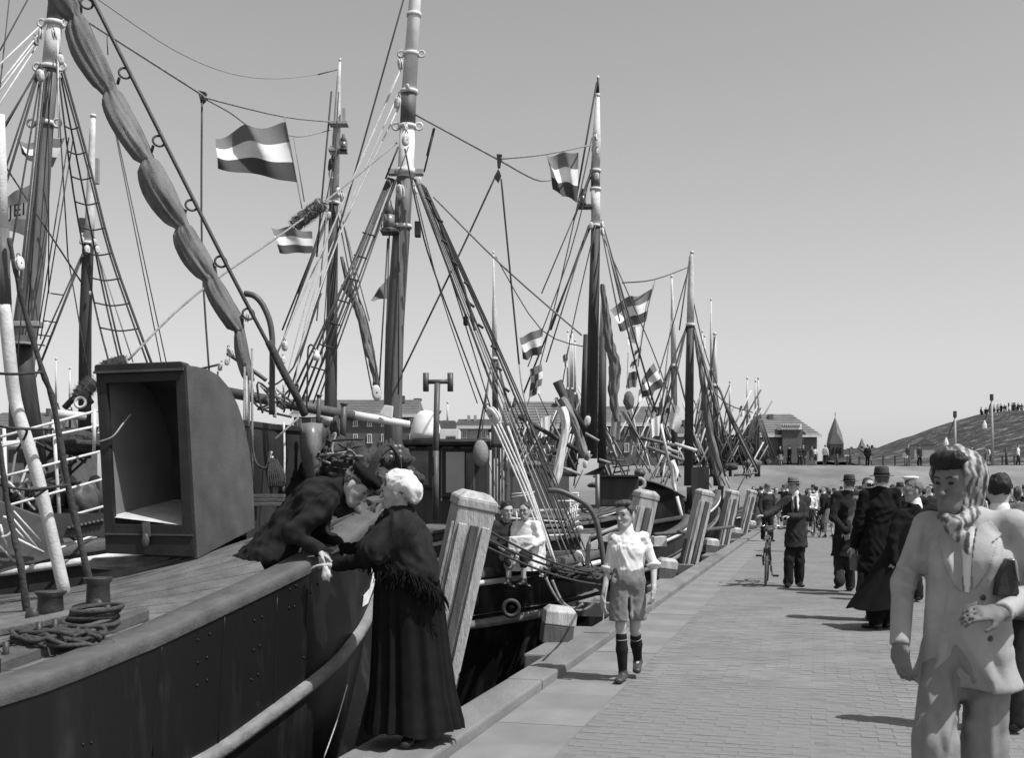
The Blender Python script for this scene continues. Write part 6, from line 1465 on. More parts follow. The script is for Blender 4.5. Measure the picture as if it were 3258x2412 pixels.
# ---------------------------------------------------------------- woman in pale suit, foreground
Y0 = 4.4
J = gj('m8', Y0, nb=(612, 400), sL=(405, 452, .12), sR=(868, 442, -.07), chest=(622, 620), waist=(622, 850), pel=(612, 1120, .02), hL=(500, 1140, .05), hR=(725, 1140, -.03), kL=(455, 1560, -.06), kR=(705, 1570, .02),
       eL=(290, 745, .12), wL=(266, 1060, .02), eR=(955, 790, -.02), wR=(800, 898, -.24))
for s in 'LR': J['a'+s] = Vector((J['k'+s].x+.01, J['k'+s].y+.06, .09)); J['t'+s] = Vector((J['k'+s].x-.02, J['k'+s].y-.08, .03))
t = thing('person', 'woman in pale trouser suit and headscarf with dark clutch under her arm', 'person', (J['pel'].x, J['pel'].y, 0), GP)
hd = Head(GV('z8', 775, 655, Y0-.03), (-.80, -.60, -.12), (.03, 0, 1), .232)
L, S_ = body_prims(J, hd, 1.7, True, True, True, .45, nL=Vector((.6, .4, 0)), nR=Vector((0, .5, -.6)), dL=Vector((.12, -.05, -1)), dR=Vector((-.95, -.12, -.02)), thin=.62)
bd_ = mk('body', L, mat('shaded_skin', .16, .65, .1, 14, .06), t, subs=S_, h=.0075, k=.018, smooth=1)  # skin colour darkened to stand in for the shade on her face
hd.face_parts(bd_, M_HAIR)
nh = hd.hh
# jacket, open in front
L, (hp, dn) = jacket(J, 1.7, hem=.095, b=.95, flare=1.22, sleeve=1.03, slim=.84)
fw = Vector((-.1, -1, 0)).normalized()
def sf(x, y, dY): return GV('m8', x, y, Y0+dY)
dLw = (J['wL']-J['eL']).normalized(); dRw = (J['wR']-J['eR']).normalized()
vsub = [E(J['wL']+dLw*.085, J['wL']+dLw*.3, .085, .085, (1, 0, 0), .004), E(J['wR']+dRw*.085, J['wR']+dRw*.3, .085, .085, (1, 0, 0), .004), E(sf(590, 380, -.16), sf(614, 775, -.17), (.055, .13), (.02, .09), (1, 0, 0), .006), E(sf(612, 775, -.19), sf(580, 1000, -.19), (.018, .12), (.055, .15), (1, 0, 0), .005), E(sf(580, 1000, -.2), sf(600, 1300, -.2), (.055, .16), (.14, .18), (1, 0, 0), .005)]
jk = mk('jacket', L, M_SUIT, t, h=.0075, subs=vsub, cuts=[(hp+dn*.02, dn)], folds=.0012, fscale=.8, seed=4, zcomp=.4)
crease(jk, 'm8', [(330, 560, 300, 640, 14, -.007), (245, 690, 345, 735, 13, -.010), (250, 650, 330, 690, 12, .007), (240, 770, 345, 800, 12, -.008), (250, 830, 320, 850, 12, .006), (225, 900, 300, 880, 12, -.005), (300, 620, 375, 690, 12, -.007), (215, 1000, 300, 985, 10, -.004), (395, 470, 380, 760, 14, -.012),
                  (440, 560, 470, 760, 22, .006), (500, 700, 470, 1000, 22, -.010), (430, 760, 400, 1150, 18, .008), (560, 900, 470, 1180, 18, .009), (480, 1000, 600, 960, 14, -.007), (400, 1060, 520, 1000, 14, .006), (360, 800, 370, 1150, 14, -.009), (390, 1180, 480, 1120, 16, -.006),
                  (830, 480, 815, 760, 16, -.012), (760, 600, 720, 760, 18, .006), (690, 800, 705, 1060, 16, -.007), (780, 960, 720, 1090, 18, -.009), (850, 960, 800, 1200, 20, .007), (740, 1100, 790, 1240, 14, -.006), (870, 560, 905, 760, 14, -.008), (840, 1080, 900, 1010, 12, -.005)])
tr = trousers(J, 1.7, .86)[:1]+[q for s in 'LR' for q in (E(mid(J['h'+s], J['k'+s], .08), J['k'+s], .084, .084, k=.02), E(J['k'+s], J['a'+s], .086, .082, k=.02))]
trs = mk('trousers', tr, M_SUITSHADE, t, h=.010, folds=.0012, fscale=.9, seed=9, zcomp=.3)
crease(trs, 'm8', [(560, 1160, 590, 1420, 22, -.016), (590, 1400, 545, 1652, 16, -.014), (620, 1330, 720, 1285, 16, -.010), (640, 1380, 720, 1345, 14, .008), (640, 1520, 570, 1420, 18, .008), (430, 1250, 400, 1652, 14, .007), (735, 1350, 740, 1652, 14, .008), (480, 1200, 540, 1330, 16, .007), (350, 1320, 470, 1480, 18, -.008), (680, 1430, 800, 1390, 16, -.006), (470, 1500, 500, 1652, 16, -.007), (800, 1450, 780, 1652, 16, -.006)])
shoes(t, J, 1.7, M_LEATHB)
xa = J['sR']-J['sL']
bl = [E(J['waist'], J['chest'], (.115, .085), (.125, .098), xa), E(J['chest'], mid(J['chest'], J['nb'], .8), (.125, .098), (.06, .06), xa)]
mk('blouse', bl, M_SHIRT, t, h=.01, folds=.003, fscale=.5, seed=2)
# lapels, pocket flap and buttons lie on the jacket surface
def lay2(ob, reg, poly, m, name, off=.007, step=5):
    xs = [p[0] for p in poly]; ys = [p[1] for p in poly]
    def inside(x, y):
        c = False; j = len(poly)-1
        for i in range(len(poly)):
            xi, yi = poly[i]; xj, yj = poly[j]
            if (yi > y) != (yj > y) and x < (xj-xi)*(y-yi)/(yj-yi)+xi: c = not c
            j = i
        return c
    pts = {}; mb = MB(); nx = int((max(xs)-min(xs))/step)+1; ny = int((max(ys)-min(ys))/step)+1
    hits = []
    for i in range(nx+1):
        for j in range(ny+1):
            x = min(xs)+i*step; y = min(ys)+j*step
            h_, nn = cast(ob, *G(reg, x, y)); hits.append((i, j, x, y, h_))
    ym = sorted(h[4].y for h in hits if h[4] is not None); 
    if not ym: return None
    ym = ym[len(ym)//3]; Yg = np.full((nx+1, ny+1), np.nan)
    for i, j, x, y, h_ in hits:
        if h_ is not None and h_.y < ym+.06: Yg[i, j] = h_.y
    for _ in range(60):
        nanm = np.isnan(Yg)
        if not nanm.any(): break
        pad = np.pad(Yg, 1, constant_values=np.nan); st_ = np.stack([pad[2:, 1:-1], pad[:-2, 1:-1], pad[1:-1, 2:], pad[1:-1, :-2]])
        with np.errstate(all='ignore'):
            import warnings; warnings.simplefilter('ignore'); mm = np.nanmean(st_, 0)
        Yg = np.where(nanm, mm, Yg)
    for _ in range(3):
        pad = np.pad(Yg, 1, mode='edge'); Yg = (pad[2:, 1:-1]+pad[:-2, 1:-1]+pad[1:-1, 2:]+pad[1:-1, :-2]+Yg)/5
    idx = {}
    for i in range(nx):
        for j in range(ny):
            x = min(xs)+(i+.5)*step; y = min(ys)+(j+.5)*step
            if not inside(x, y): continue
            q = []
            for a, b in ((i, j), (i+1, j), (i+1, j+1), (i, j+1)):
                if (a, b) not in idx: idx[(a, b)] = len(mb.v); mb.v.append(tuple(GV(reg, min(xs)+a*step, min(ys)+b*step, float(Yg[a, b])-off)))
                q.append(idx[(a, b)])
            mb.f.append(tuple(q))
    o = mb.build(name, m, ob, True, fixn=True); so_ = o.modifiers.new('t', 'SOLIDIFY'); so_.thickness = .006; so_.offset = 0; return o
def lay(ob, reg, poly, m, name, off=.006, th=.006, sub=3):
    pts = []
    n_ = len(poly)
    for i in range(n_):
        a, b = poly[i], poly[(i+1) % n_]
        for j in range(sub): pts.append((a[0]+(b[0]-a[0])*j/sub, a[1]+(b[1]-a[1])*j/sub))
    H_ = []
    for x, y in pts:
        h_, nn = cast(ob, *G(reg, x, y))
        H_.append(h_)
    ok = [h_ for h_ in H_ if h_ is not None]
    if len(ok) < 4: return None
    ym = sorted(h_.y for h_ in ok)[len(ok)//2]
    P = []
    for (x, y), h_ in zip(pts, H_):
        if h_ is None or abs(h_.y-ym) > .16: h_ = GV(reg, x, y, ym)
        d = (Vector((0, 0, HC))-h_).normalized(); P.append(h_+d*off)
    return MB().prism(P, Vector((0, -th, 0))).build(name, m, ob, fixn=True)
lay2(jk, 'm8', [(465, 500), (530, 470), (585, 560), (592, 680), (588, 792), (545, 745), (500, 650)], M_SUIT, 'lapel')
lay2(jk, 'm8', [(668, 450), (735, 420), (795, 495), (738, 540), (765, 560), (715, 690), (645, 785), (640, 640), (655, 520)], M_SUIT, 'lapel')
lay2(jk, 'm8', [(548, 455), (656, 455), (642, 640), (628, 795), (604, 795), (594, 690), (588, 570)], M_SHIRT, 'blouse_front', off=.001)
for x, y in ((612, 600), (614, 680), (614, 750)): MB().ball(GV('m8', x, y, cast(jk, *G('m8', 560, y))[0].y-.012), .006, 8, 6).build('blouse_button', M_GREYM, jk, True)
for x, y in ((700, 822), (735, 1035)):
    h_, nn = cast(jk, *G('m8', x, y))
    if h_: MB().ball(h_, .012, 10, 6, (1, .5, 1)).build('button', M_LEATHB, jk, True)
# hair, scarf
r = lambda *a: tuple(q*nh for q in a)
mk('hair', [B(hd.p(0, -.14, .36), r(.31, .22, .17), hd.R, .02), B(hd.p(.16, -.20, .42), r(.15, .14, .12), hd.R, .02), B(hd.p(-.16, -.20, .41), r(.15, .14, .12), hd.R, .02), B(hd.p(0, -.24, .44), r(.18, .14, .11), hd.R, .02)], M_HAIR, t, h=.007, folds=.0022, fscale=.4, seed=6, zcomp=.3)
sc = [B(hd.p(0, .10, .17), r(.425, .48, .42), hd.R), E(hd.p(0, .2, 0), hd.p(0, .24, -.5), (.37*nh, .32*nh), (.27*nh, .26*nh), hd.ax(0)), E(hd.p(.30, .02, .1), hd.p(.12, -.2, -.52), (.12*nh, .05*nh), (.08*nh, .06*nh), hd.ax(1)), E(hd.p(-.30, .02, .1), hd.p(-.12, -.2, -.52), (.12*nh, .05*nh), (.08*nh, .06*nh), hd.ax(1)),
      B(hd.p(0, .5, -.22), r(.2, .16, .2), hd.R)]
mk('headscarf', sc, M_SCARF, t, h=.009, cuts=[(hd.p(0, -.06, .3), -(hd.ax(1)*.95+hd.ax(2)*.12))] if False else [], subs=[B(hd.p(0, -.50, .0), r(.42, .45, .62), hd.R, .01)], folds=.004, fscale=.55, seed=12, zcomp=.5)
M_SCD = mat('scarf_stripe', .12, .5, .3, 14, .15, fine=90, spec=.4)
for k, (a0, zz) in enumerate(((.30, .0), (.55, -.05), (.8, -.1), (1.05, -.15))):
    P = [hd.p(-.415*math.cos(g)*(1-.1*a0) if False else .43*math.cos(g)*-1, .10+.30*a0-.22+.05*math.sin(g*2), .17+.43*math.sin(g)*(1-.22*a0)) for g in np.linspace(.15, 1.5, 9)]
    MB().tube(P, [.004+.003*math.sin(i) for i in range(9)], 6).build('scarf_fold', M_SCD, t, True)
kn_ = sf(560, 440, -.16)
mk('scarf_knot', [B(kn_, (.018, .018, .018)), E(kn_, sf(580, 500, -.17), (.012, .008), (.024, .007), (1, 0, 0)), E(kn_, sf(510, 470, -.15), (.012, .009), (.026, .008), (.3, 0, 1)), E(sf(585, 500, -.17), sf(625, 590, -.16), (.03, .009), (.010, .008), (1, 0, 0)), E(sf(640, 380, -.05), kn_, (.035, .03), (.02, .02), (1, 0, 0)), E(sf(500, 400, -.04), kn_, (.03, .025), (.02, .02), (1, 0, 0))], M_SCARF, t, h=.006, k=.010, folds=.0012, fscale=.3, seed=5)
# clutch bag
sf_ = sf
def sf(x, y, dY): return sf_(x, y, dY-.13)
cb = thing('clutch_bag', 'dark leather clutch bag held under the suited woman\'s arm', 'handbag', sf(830, 815, -.02), None)
MB().prism([sf(x, y, -.06) for x, y in ((772, 815), (790, 715), (835, 620), (865, 625), (890, 800), (880, 812))], (0, .05, 0)).build('bag_body', M_LEATH, cb, fixn=True, bevel=.008)
MB().tube([sf(835, 622, -.07), sf(865, 627, -.07), sf(885, 735, -.07)], .005, 6).build('clasp', M_CHROME, cb, True)

# ---------------------------------------------------------------- kissing woman in Zeeland-style dress
Y0 = 7.0
J = gj('m2', Y0, nb=(862, 400), sL=(868, 455, -.16), sR=(850, 445, .16), chest=(878, 530), waist=(893, 680), pel=(903, 770), hL=(905, 790, -.08), hR=(905, 790, .08), kL=(915, 1130, -.08), kR=(925, 1130, .08), aL=(925, 1500, -.07), aR=(985, 1500, .08),
       eL=(690, 628, -.2), wL=(528, 664, -.1), eR=(700, 570, .25), wR=(565, 578, .28))
for s, x in (('L', 1.0), ('R', 1.0)):
    a = J['a'+s]; a.z = .15; J['t'+s] = a+Vector((-.02, -.16 if s == 'L' else -.15, -.045))
    a.z = .16
t = thing('person', 'woman in long black skirt, fringed shawl and white cap leaning to kiss', 'person', (J['aL'].x, J['aL'].y, .07), 'kissing couple')
hd = Head(V(862, 1070, Y0-.02), (-.93, .08, -.12), (-.22, 0, .97), .225)
L, S_ = body_prims(J, hd, 1.62, True, True, True, .3, nL=Vector((0, 0, -1)), nR=Vector((0, 0, -1)), dL=Vector((-1, .0, .05)), dR=Vector((-1, .0, .02)))
bd_ = mk('body', L, M_SKIN, t, subs=S_, h=.008, k=.018); hd.face_parts(bd_, M_HAIRG)
nh = hd.hh; r = lambda *a: tuple(q*nh for q in a)
hd.hair(t, M_HAIRG, .009, front=.1)
mk('white_cap', [B(hd.p(0, .12, .22), r(.42, .46, .36), hd.R), B(hd.p(0, .45, -.02), r(.37, .28, .33), hd.R, .03), B(hd.p(0, .5, -.28), r(.27, .14, .15), hd.R, .02)], M_SHIRT, t, h=.009, cuts=[(hd.p(0, -.15, .2), -(hd.ax(1)*.9+hd.ax(2)*.2))], folds=.004, fscale=.4, seed=3)
xa = J['sR']-J['sL']
L, _ = jacket(J, 1.62, hem=.02, b=.9); mk('bodice', L, M_BLACK, t, h=.012, folds=.003, fscale=.6, seed=1)
sh_ = [E(J['chest'], J['waist'], (.21, .16), (.225, .19), xa), E(mid(J['chest'], J['nb'], .9), J['chest'], (.10, .10), (.21, .16), xa), E(J['sL'], mid(J['sL'], J['eL'], .75), .10, .10), E(J['sR'], mid(J['sR'], J['eR'], .6), .10, .10), E(GV('m2', 930, 560, Y0-.05), GV('m2', 1015, 760, Y0-.06), (.16, .10), (.05, .08), xa),
       E(GV('m2', 900, 560, Y0-.1), GV('m2', 930, 700, Y0-.12), (.14, .10), (.12, .09), (1, 0, 0))]
shw = mk('shawl', sh_, M_DARK, t, h=.012, cuts=[(GV('m2', 880, 690, Y0), (-.35, 0, -1))], folds=.007, fscale=.9, seed=8, zcomp=.6)
# fringe
fr = MB(); rr = random.Random(2)
path = [(680, 590), (740, 640), (800, 668), (860, 682), (930, 705), (990, 745), (1040, 785), (1085, 815)]
for i in range(420):
    f = rr.random()*(len(path)-1); i0 = int(f); a = path[i0]; b = path[i0+1]; x = a[0]+(b[0]-a[0])*(f-i0)+rr.gauss(0, 4); y = a[1]+(b[1]-a[1])*(f-i0)+rr.gauss(0, 8)
    p = GV('m2', x, y, Y0-.24+.12*abs(f/7-.55)+rr.uniform(-.03, .03)); l_ = rr.uniform(.06, .13); w_ = .004
    dx = rr.gauss(0, .02); fr.tube([p, p+Vector((dx, rr.gauss(0, .01), -l_*.5)), p+Vector((dx*1.6, rr.gauss(0, .01), -l_))], [w_, w_, .002], 4)
for k in range(60):
    p = GV('m2', 700+rr.random()*380, 0, 1); f = rr.random()*(len(path)-1); i0 = int(f); a = path[i0]; b = path[i0+1]
    p = GV('m2', a[0]+(b[0]-a[0])*(f-i0), a[1]+(b[1]-a[1])*(f-i0), Y0-.2+.1*abs(f/7-.55)); fr.ball(p, .022, 6, 5)
fr.build('fringe', M_BLACK, shw)
def skirt(par, rings, m, pleat=14, amp=.06, seed=1, n=120, name='skirt', ph=0):
    # rings: (center, rx, ry, pleat strength)
    rr = random.Random(seed); rows = []
    offs = [rr.random()*6.28 for _ in range(5)]
    R2 = []
    for i in range(len(rings)-1):
        for j in range(6):
            t_ = j/6; a, b = rings[i], rings[i+1]; R2.append((a[0].lerp(b[0], t_), a[1]+(b[1]-a[1])*t_, a[2]+(b[2]-a[2])*t_, a[3]+(b[3]-a[3])*t_))
    R2.append(rings[-1])
    for i, (c, rx, ry, s_) in enumerate(R2):
        row = []
        for k in range(n+1):
            a = 2*math.pi*k/n; w_ = a+.12*math.sin(3*a+offs[0])+.02*i/len(R2)*math.sin(5*a)
            f = 1+s_*(amp*math.sin(pleat*w_+offs[1])+amp*.5*math.sin((pleat*1.7//1)*w_+offs[2])+amp*.7*math.sin(5*w_+offs[3]))
            zz = .012*s_*math.sin(4*a+offs[4]) if i == len(R2)-1 else 0
            row.append(c+Vector((math.cos(a)*rx*f, math.sin(a)*ry*f, zz)))
        rows.append(row)
    return MB().grid(rows).build(name, m, par, True)
skirt(t, [(GV('m2', 890, 690, Y0), .165, .16, .0), (GV('m2', 898, 745, Y0), .19, .185, .6), (GV('m2', 905, 850, Y0), .205, .2, .9), (GV('m2', 915, 1100, Y0), .225, .215, 1), (GV('m2', 925, 1330, Y0), .25, .235, 1.1), (GV('m2', 932, 1478, Y0), .282, .262, 1.2), (GV('m2', 934, 1520, Y0), .285, .265, 1.2)], M_BLACK, 15, .05)
shoes(t, J, 1.62, M_LEATH)
hk = thing('handkerchief', 'crumpled white handkerchief held over the black boat\'s rail', 'handkerchief', GV('m2', 480, 730, Y0-.15), None)
lump(GV('m2', 478, 702, Y0-.12), .028, .02, .05, 4, .6, 14, 10).build('cloth', M_SHIRT, hk, True)

# ---------------------------------------------------------------- bending man in dark coat
Y0 = 7.25
J = dict(pel=V(600, 1190, 7.3), waist=V(628, 1148, 7.28), chest=V(690, 1090, 7.25), nb=V(748, 1066, 7.2), sL=V(708, 1098, 7.06), sR=V(716, 1072, 7.42), eL=V(640, 1165, 6.98), wL=V(690, 1200, 7.0), eR=V(690, 1160, 7.5), wR=V(735, 1190, 7.35),
         hL=V(602, 1200, 7.2), hR=V(602, 1200, 7.4), kL=V(650, 1290, 7.22), kR=V(655, 1285, 7.42))
fz = D(.75, .35).z-.55
for s in 'LR':
    k_ = J['k'+s]; J['a'+s] = Vector((k_.x-.12, k_.y+.02, fz+.08)); J['t'+s] = Vector((k_.x+.03, k_.y, fz+.03))
t = thing('person', 'man in dark coat and flat cap bending over the bow to kiss', 'person', (J['pel'].x, J['pel'].y, fz), 'kissing couple')
hd = Head(V(778, 1062, 7.15), (.62, -.25, -.62), (.62, 0, .72), .235)
L, S_ = body_prims(J, hd, 1.75, False, True, True, .5, nL=Vector((0, 0, -1)), nR=Vector((0, 0, -1)))
bd_ = mk('body', L, M_SKIN, t, subs=S_, h=.009, k=.02); hd.face_parts(bd_, M_HAIRG)
hd.hair(t, M_HAIRG, .01, front=.22)
L, (hp, dn) = jacket(J, 1.75, hem=.2, b=1.0, flare=1.15)
L.append(E(J['pel'], V(575, 1222, 7.18), (.19, .14), (.12, .1), (0, 1, 0)))
mk('coat', L, M_DARK, t, h=.012, cuts=[(hp+dn*.03, dn)], folds=.008, fscale=1.0, seed=21, zcomp=.8)
mk('trousers', trousers(J, 1.75, 1.0), M_BLACK, t, h=.016); shoes(t, J, 1.75, M_LEATH, .014)
nh = hd.hh; r = lambda *a: tuple(q*nh for q in a)
cp = mk('flat_cap', [B(hd.p(0, .02, .40), r(.43, .50, .16), hd.R), B(hd.p(0, .05, .27), r(.385, .44, .16), hd.R)], M_BLACK, t, h=.009, folds=.002, fscale=.4)
mk('cap_peak', [B(hd.p(0, -.42, .25), r(.27, .2, .035), hd.R)], M_BLACK, cp, h=.007)

# ---------------------------------------------------------------- walking boy
Y0 = 9.63
J = gj('m4', Y0, nb=(1122, 400), sL=(1040, 448, -.03), sR=(1236, 442, .08), chest=(1132, 520), waist=(1135, 640), pel=(1130, 715), hL=(1078, 745), hR=(1180, 745, .03), kL=(1085, 1025, -.03), kR=(1178, 1045, .1), aL=(1098, 1300, .0), aR=(1195, 1235, .25),
       eL=(1000, 640, .0), wL=(968, 845, -.08), eR=(1302, 620, .05), wR=(1300, 785, -.05))
J['aL'].z = .075; J['tL'] = J['aL']+Vector((-.05, -.15, -.045)); J['aR'].z = .15; J['tR'] = J['aR']+Vector((-.02, -.12, -.08))
t = thing('person', 'boy in white shirt, grey shorts and dark knee socks walking on the quay', 'person', (J['aL'].x, J['aL'].y, 0), GP)
hd = Head(GV('m4', 1112, 288, Y0-.02), (-.62, -.76, -.12), (.02, 0, 1), .225)
L, S_ = body_prims(J, hd, 1.5, False, True, True, .55, nL=Vector((.8, .5, 0)), nR=Vector((-.8, .5, 0)), dL=Vector((.02, -.1, -1)), dR=Vector((-.12, -.1, -1)))
bd_ = mk('body', L, M_SKIN, t, subs=S_, h=.0078, k=.016); hd.face_parts(bd_, M_HAIRB)
nh = hd.hh; r = lambda *a: tuple(q*nh for q in a)
hd.hair(t, M_HAIRB, .008, front=.22, folds=.004)
mk('fringe_hair', [B(hd.p(.02, -.12, .44), r(.27, .22, .11), hd.R, .02), B(hd.p(-.14, -.22, .40), r(.13, .12, .08), hd.R, .02), B(hd.p(.15, -.05, .47), r(.16, .2, .08), hd.R, .02)], M_HAIRB, t, h=.007, folds=.002, fscale=.4, seed=4)
L, (hp, dn) = jacket(J, 1.5, hem=.03, b=.88, sleeve=.02, flare=1.0, slim=.88)
mk('shirt', L, M_SHIRT, t, h=.0095, cuts=[(hp+dn*.0, dn)], folds=.004, fscale=.6, seed=17, zcomp=.6)
collar_shirt(t, J, hd, 1.5, M_SHIRT, .009, .95)
for s in 'LR': MB().tube([mid(J['e'+s], J['s'+s], .05), mid(J['e'+s], J['w'+s], .06)], [.062, .060], 16).build('sleeve_cuff', M_SHIRT, t, True)
sh_ = trousers(J, 1.5, .98); k5 = 1.5/1.75
sh_ = [E(J['waist'], J['pel'], (.135, .10), (.152, .115), J['sR']-J['sL'])]+[E(mid(J['h'+s], J['pel'], .2), mid(J['h'+s], J['k'+s], .9), .095, .094, k=.02) for s in 'LR']
mk('shorts', sh_, M_SHORTS, t, h=.0095, cuts=[(mid(J['hL'], J['kL'], .86), (0, 0, -1)), (mid(J['waist'], J['pel'], .0), (0, 0, 1))], subs=[E(mid(J['hL'], J['hR'], .5)+Vector((0, -.02, -.10)), mid(J['kL'], J['kR'], .5)+Vector((0, 0, -.05)), (.012, .2), (.022, .2), (1, 0, 0), .006)], folds=.004, fscale=.6, seed=23, zcomp=.4)
for s in 'LR':
    mk('sock', [E(mid(J['k'+s], J['a'+s], .2), mid(J['k'+s], J['a'+s], .5), .047, .049), E(mid(J['k'+s], J['a'+s], .5), J['a'+s], .049, .036)], M_DARK, t, h=.009, k=.02)
    q = mid(J['k'+s], J['a'+s], .28); MB().torus(q, .047, .004, (J['a'+s]-J['k'+s]).to_track_quat('Z', 'Y').to_matrix(), 16, 5).build('sock_band', M_GREYM, t, True)
shoes(t, J, 1.55, M_LEATHB, .009)
st_ = thing('stick', 'thin pale stick in the walking boy\'s hand', 'stick', GV('m4', 968, 985, Y0-.1))
MB().tube([GV('m4', 968, 985, Y0-.1), GV('m4', 985, 760, Y0-.1)], .006, 6).build('shaft', M_WOODG, st_)

# ---------------------------------------------------------------- suited figures
def suit_person(label, J, hd, H, mj, mt, hat=None, hair=None, hem=.14, b=1.0, base=None, shirt=True, seed=1, h=.014, fine=True, group=GP, open_=None, hatsize=1.0, skin=None, dL=None, dR=None, nL=None, nR=None, curl=.5, coat=None, tie=False):
    t = thing('person', label, 'person', base or (J['aL'].x, J['aL'].y, 0), group)
    L, S_ = body_prims(J, hd, H, False, fine, fine, curl, nL=nL, nR=nR, dL=dL, dR=dR)
    bd_ = mk('body', L, skin or M_SKIN, t, subs=S_, h=h*.75, k=.02)
    if fine: hd.face_parts(bd_, M_HAIRG)
    if hair: hd.hair(t, hair, h*.8)
    L, (hp, dn) = jacket(J, H, hem=hem, b=b)
    subs = []
    if open_:
        f = Vector(open_); c0 = mid(J['chest'], J['nb'], .9)+f*.1; c1 = J['waist']+f*.14
        subs = [E(c0, mid(J['chest'], J['waist'], .6)+f*.15, (.07, .09), (.008, .05), J['sR']-J['sL'], .006)]
    jk = mk('jacket', L, mj, t, h=h*.85, subs=subs, cuts=[(hp+dn*.02, dn)], folds=.006, fscale=1.0, seed=seed, zcomp=.5)
    if open_:
        xa = J['sR']-J['sL']; k = H/1.75
        sh = mk('shirt', [E(J['waist'], J['chest'], (.14*k, .10*k), (.165*k, .115*k), xa), E(J['chest'], mid(J['chest'], J['nb'], .9), (.165*k, .115*k), (.085*k, .075*k), xa)], M_SHIRT, t, h=h)
        f = Vector(open_); k = H/1.75
        a = mid(J['chest'], J['nb'], .93)+f*.085*k; c = mid(J['chest'], J['waist'], .5)+f*.13*k
        MB().tube([a, mid(a, c, .15)+f*.02, c+f*.012], [.02, .018, .035], 8).build('tie', M_CHAR, t, True)
        r_ = xa.normalized()
        for q in (-1, 1):
            p0 = mid(J['chest'], J['nb'], .88)+r_*q*.075+f*.075; p1 = J['chest']+r_*q*.095+f*.135*k; p2 = mid(J['chest'], J['waist'], .62)+r_*q*.012+f*.15*k; p3 = J['chest']+r_*q*.045+f*.14*k
            MB().prism([p0, p1, p2, p3], f*.012).build('lapel', mj, jk, fixn=True)
    mk('trousers', trousers(J, H, 1.02), mt, t, h=h, folds=.006, fscale=1.1, seed=seed+3, zcomp=.3)
    shoes(t, J, H, M_LEATH, h)
    if shirt: collar_shirt(t, J, hd, H, M_SHIRT, h*.8)
    if hat: hd.hat(t, hat, size=hatsize)
    return t
def ground(J, z0=0, rise=(0, 0), toe=None):
    for i, s in enumerate('LR'):
        J['a'+s].z = .085+z0+rise[i]; d = Vector(toe[i] if isinstance(toe, list) else toe); J['t'+s] = J['a'+s]+d*.16-Vector((0, 0, .055))
    return J
# man wheeling a bicycle
Y0 = 19.1
J = gj('m7', Y0, nb=(462, 325), sL=(388, 362, -.08), sR=(548, 362, .08), chest=(465, 430), waist=(470, 550), pel=(465, 640), hL=(430, 660), hR=(500, 665), kL=(412, 850, -.05), kR=(492, 855), aL=(405, 1040, -.08), aR=(487, 1045, .05), eL=(300, 445, -.12), wL=(210, 492, -.25), eR=(535, 492, -.0), wR=(415, 498, -.3))
ground(J, toe=[(-.35, -.9, 0), (.1, -1, 0)])
suit_person('man in dark suit, tie and pale-banded felt hat wheeling a bicycle', J, Head(GV('m7', 440, 252, Y0-.03), (-.75, -.62, -.02), (0, 0, 1), .235), 1.83, M_CHAR, M_DARK, hat=mat('felt_hat', .13, .9, .2, 10, .2), hem=.2, open_=(-.25, -.96, 0), seed=5, dL=Vector((-1, -.2, .05)), dR=Vector((-1, -.2, .05)), nL=Vector((0, 0, -1)), nR=Vector((0, 0, -1)), curl=.8, hair=M_HAIRG)
# man walking away, hands clasped behind
Y0 = 18.2
J = gj('m7', Y0, nb=(892, 300), sL=(785, 335, -.02), sR=(962, 325, .05), chest=(875, 420), waist=(865, 560), pel=(858, 680), hL=(822, 700), hR=(892, 700), kL=(812, 880, .05), kR=(902, 885, -.02), aL=(818, 1040, -.12), aR=(902, 1060, .05), eL=(765, 505, -.1), wL=(862, 615, -.27), eR=(972, 490, -.08), wR=(895, 600, -.27))
ground(J, rise=(.08, 0), toe=[(-.05, .9, -.3), (.1, 1, 0)])
suit_person('man in dark overcoat and hat walking away, hands clasped behind his back', J, Head(GV('m7', 892, 236, Y0+.02), (-.3, .95, 0), (0, 0, 1), .235), 1.83, M_DARK, M_CHAR, hat=mat('dark_felt_hat', .05, .9, .2, 10, .2), hem=.26, seed=7, dL=Vector((.3, 0, -1)), dR=Vector((-.3, 0, -1)), nL=Vector((0, 1, 0)), nR=Vector((0, 1, 0)), hair=M_HAIRG)
# tall man with hat from behind
Y0 = 14.05
J = gj('m7', Y0, nb=(1162, 275), sL=(1020, 325, -.02), sR=(1262, 315, .05), chest=(1140, 430), waist=(1120, 620), pel=(1100, 780), hL=(1055, 800), hR=(1150, 800), kL=(1070, 1050), kR=(1160, 1060, .1), aL=(1085, 1280), aR=(1150, 1290, .3), eL=(972, 545, -.02), wL=(935, 735, .1), eR=(1275, 540, .05), wR=(1250, 740, .1))
ground(J, toe=[(.0, 1, 0), (.15, 1, 0)])
suit_person('tall man in black suit and broad hat walking away, dark bag in hand', J, Head(GV('m7', 1155, 200, Y0+.02), (.05, 1, .02), (0, 0, 1), .24), 1.86, M_BLACK, M_BLACK, hat=mat('dark_felt_hat', .05, .9), hem=.24, seed=9, dL=Vector((0, .1, -1)), dR=Vector((0, .1, -1)), hatsize=1.05, hair=M_HAIRG, h=.012)
bg_ = thing('briefcase', 'dark flat bag carried by the tall man with the hat', 'bag', GV('m7', 945, 950, Y0))
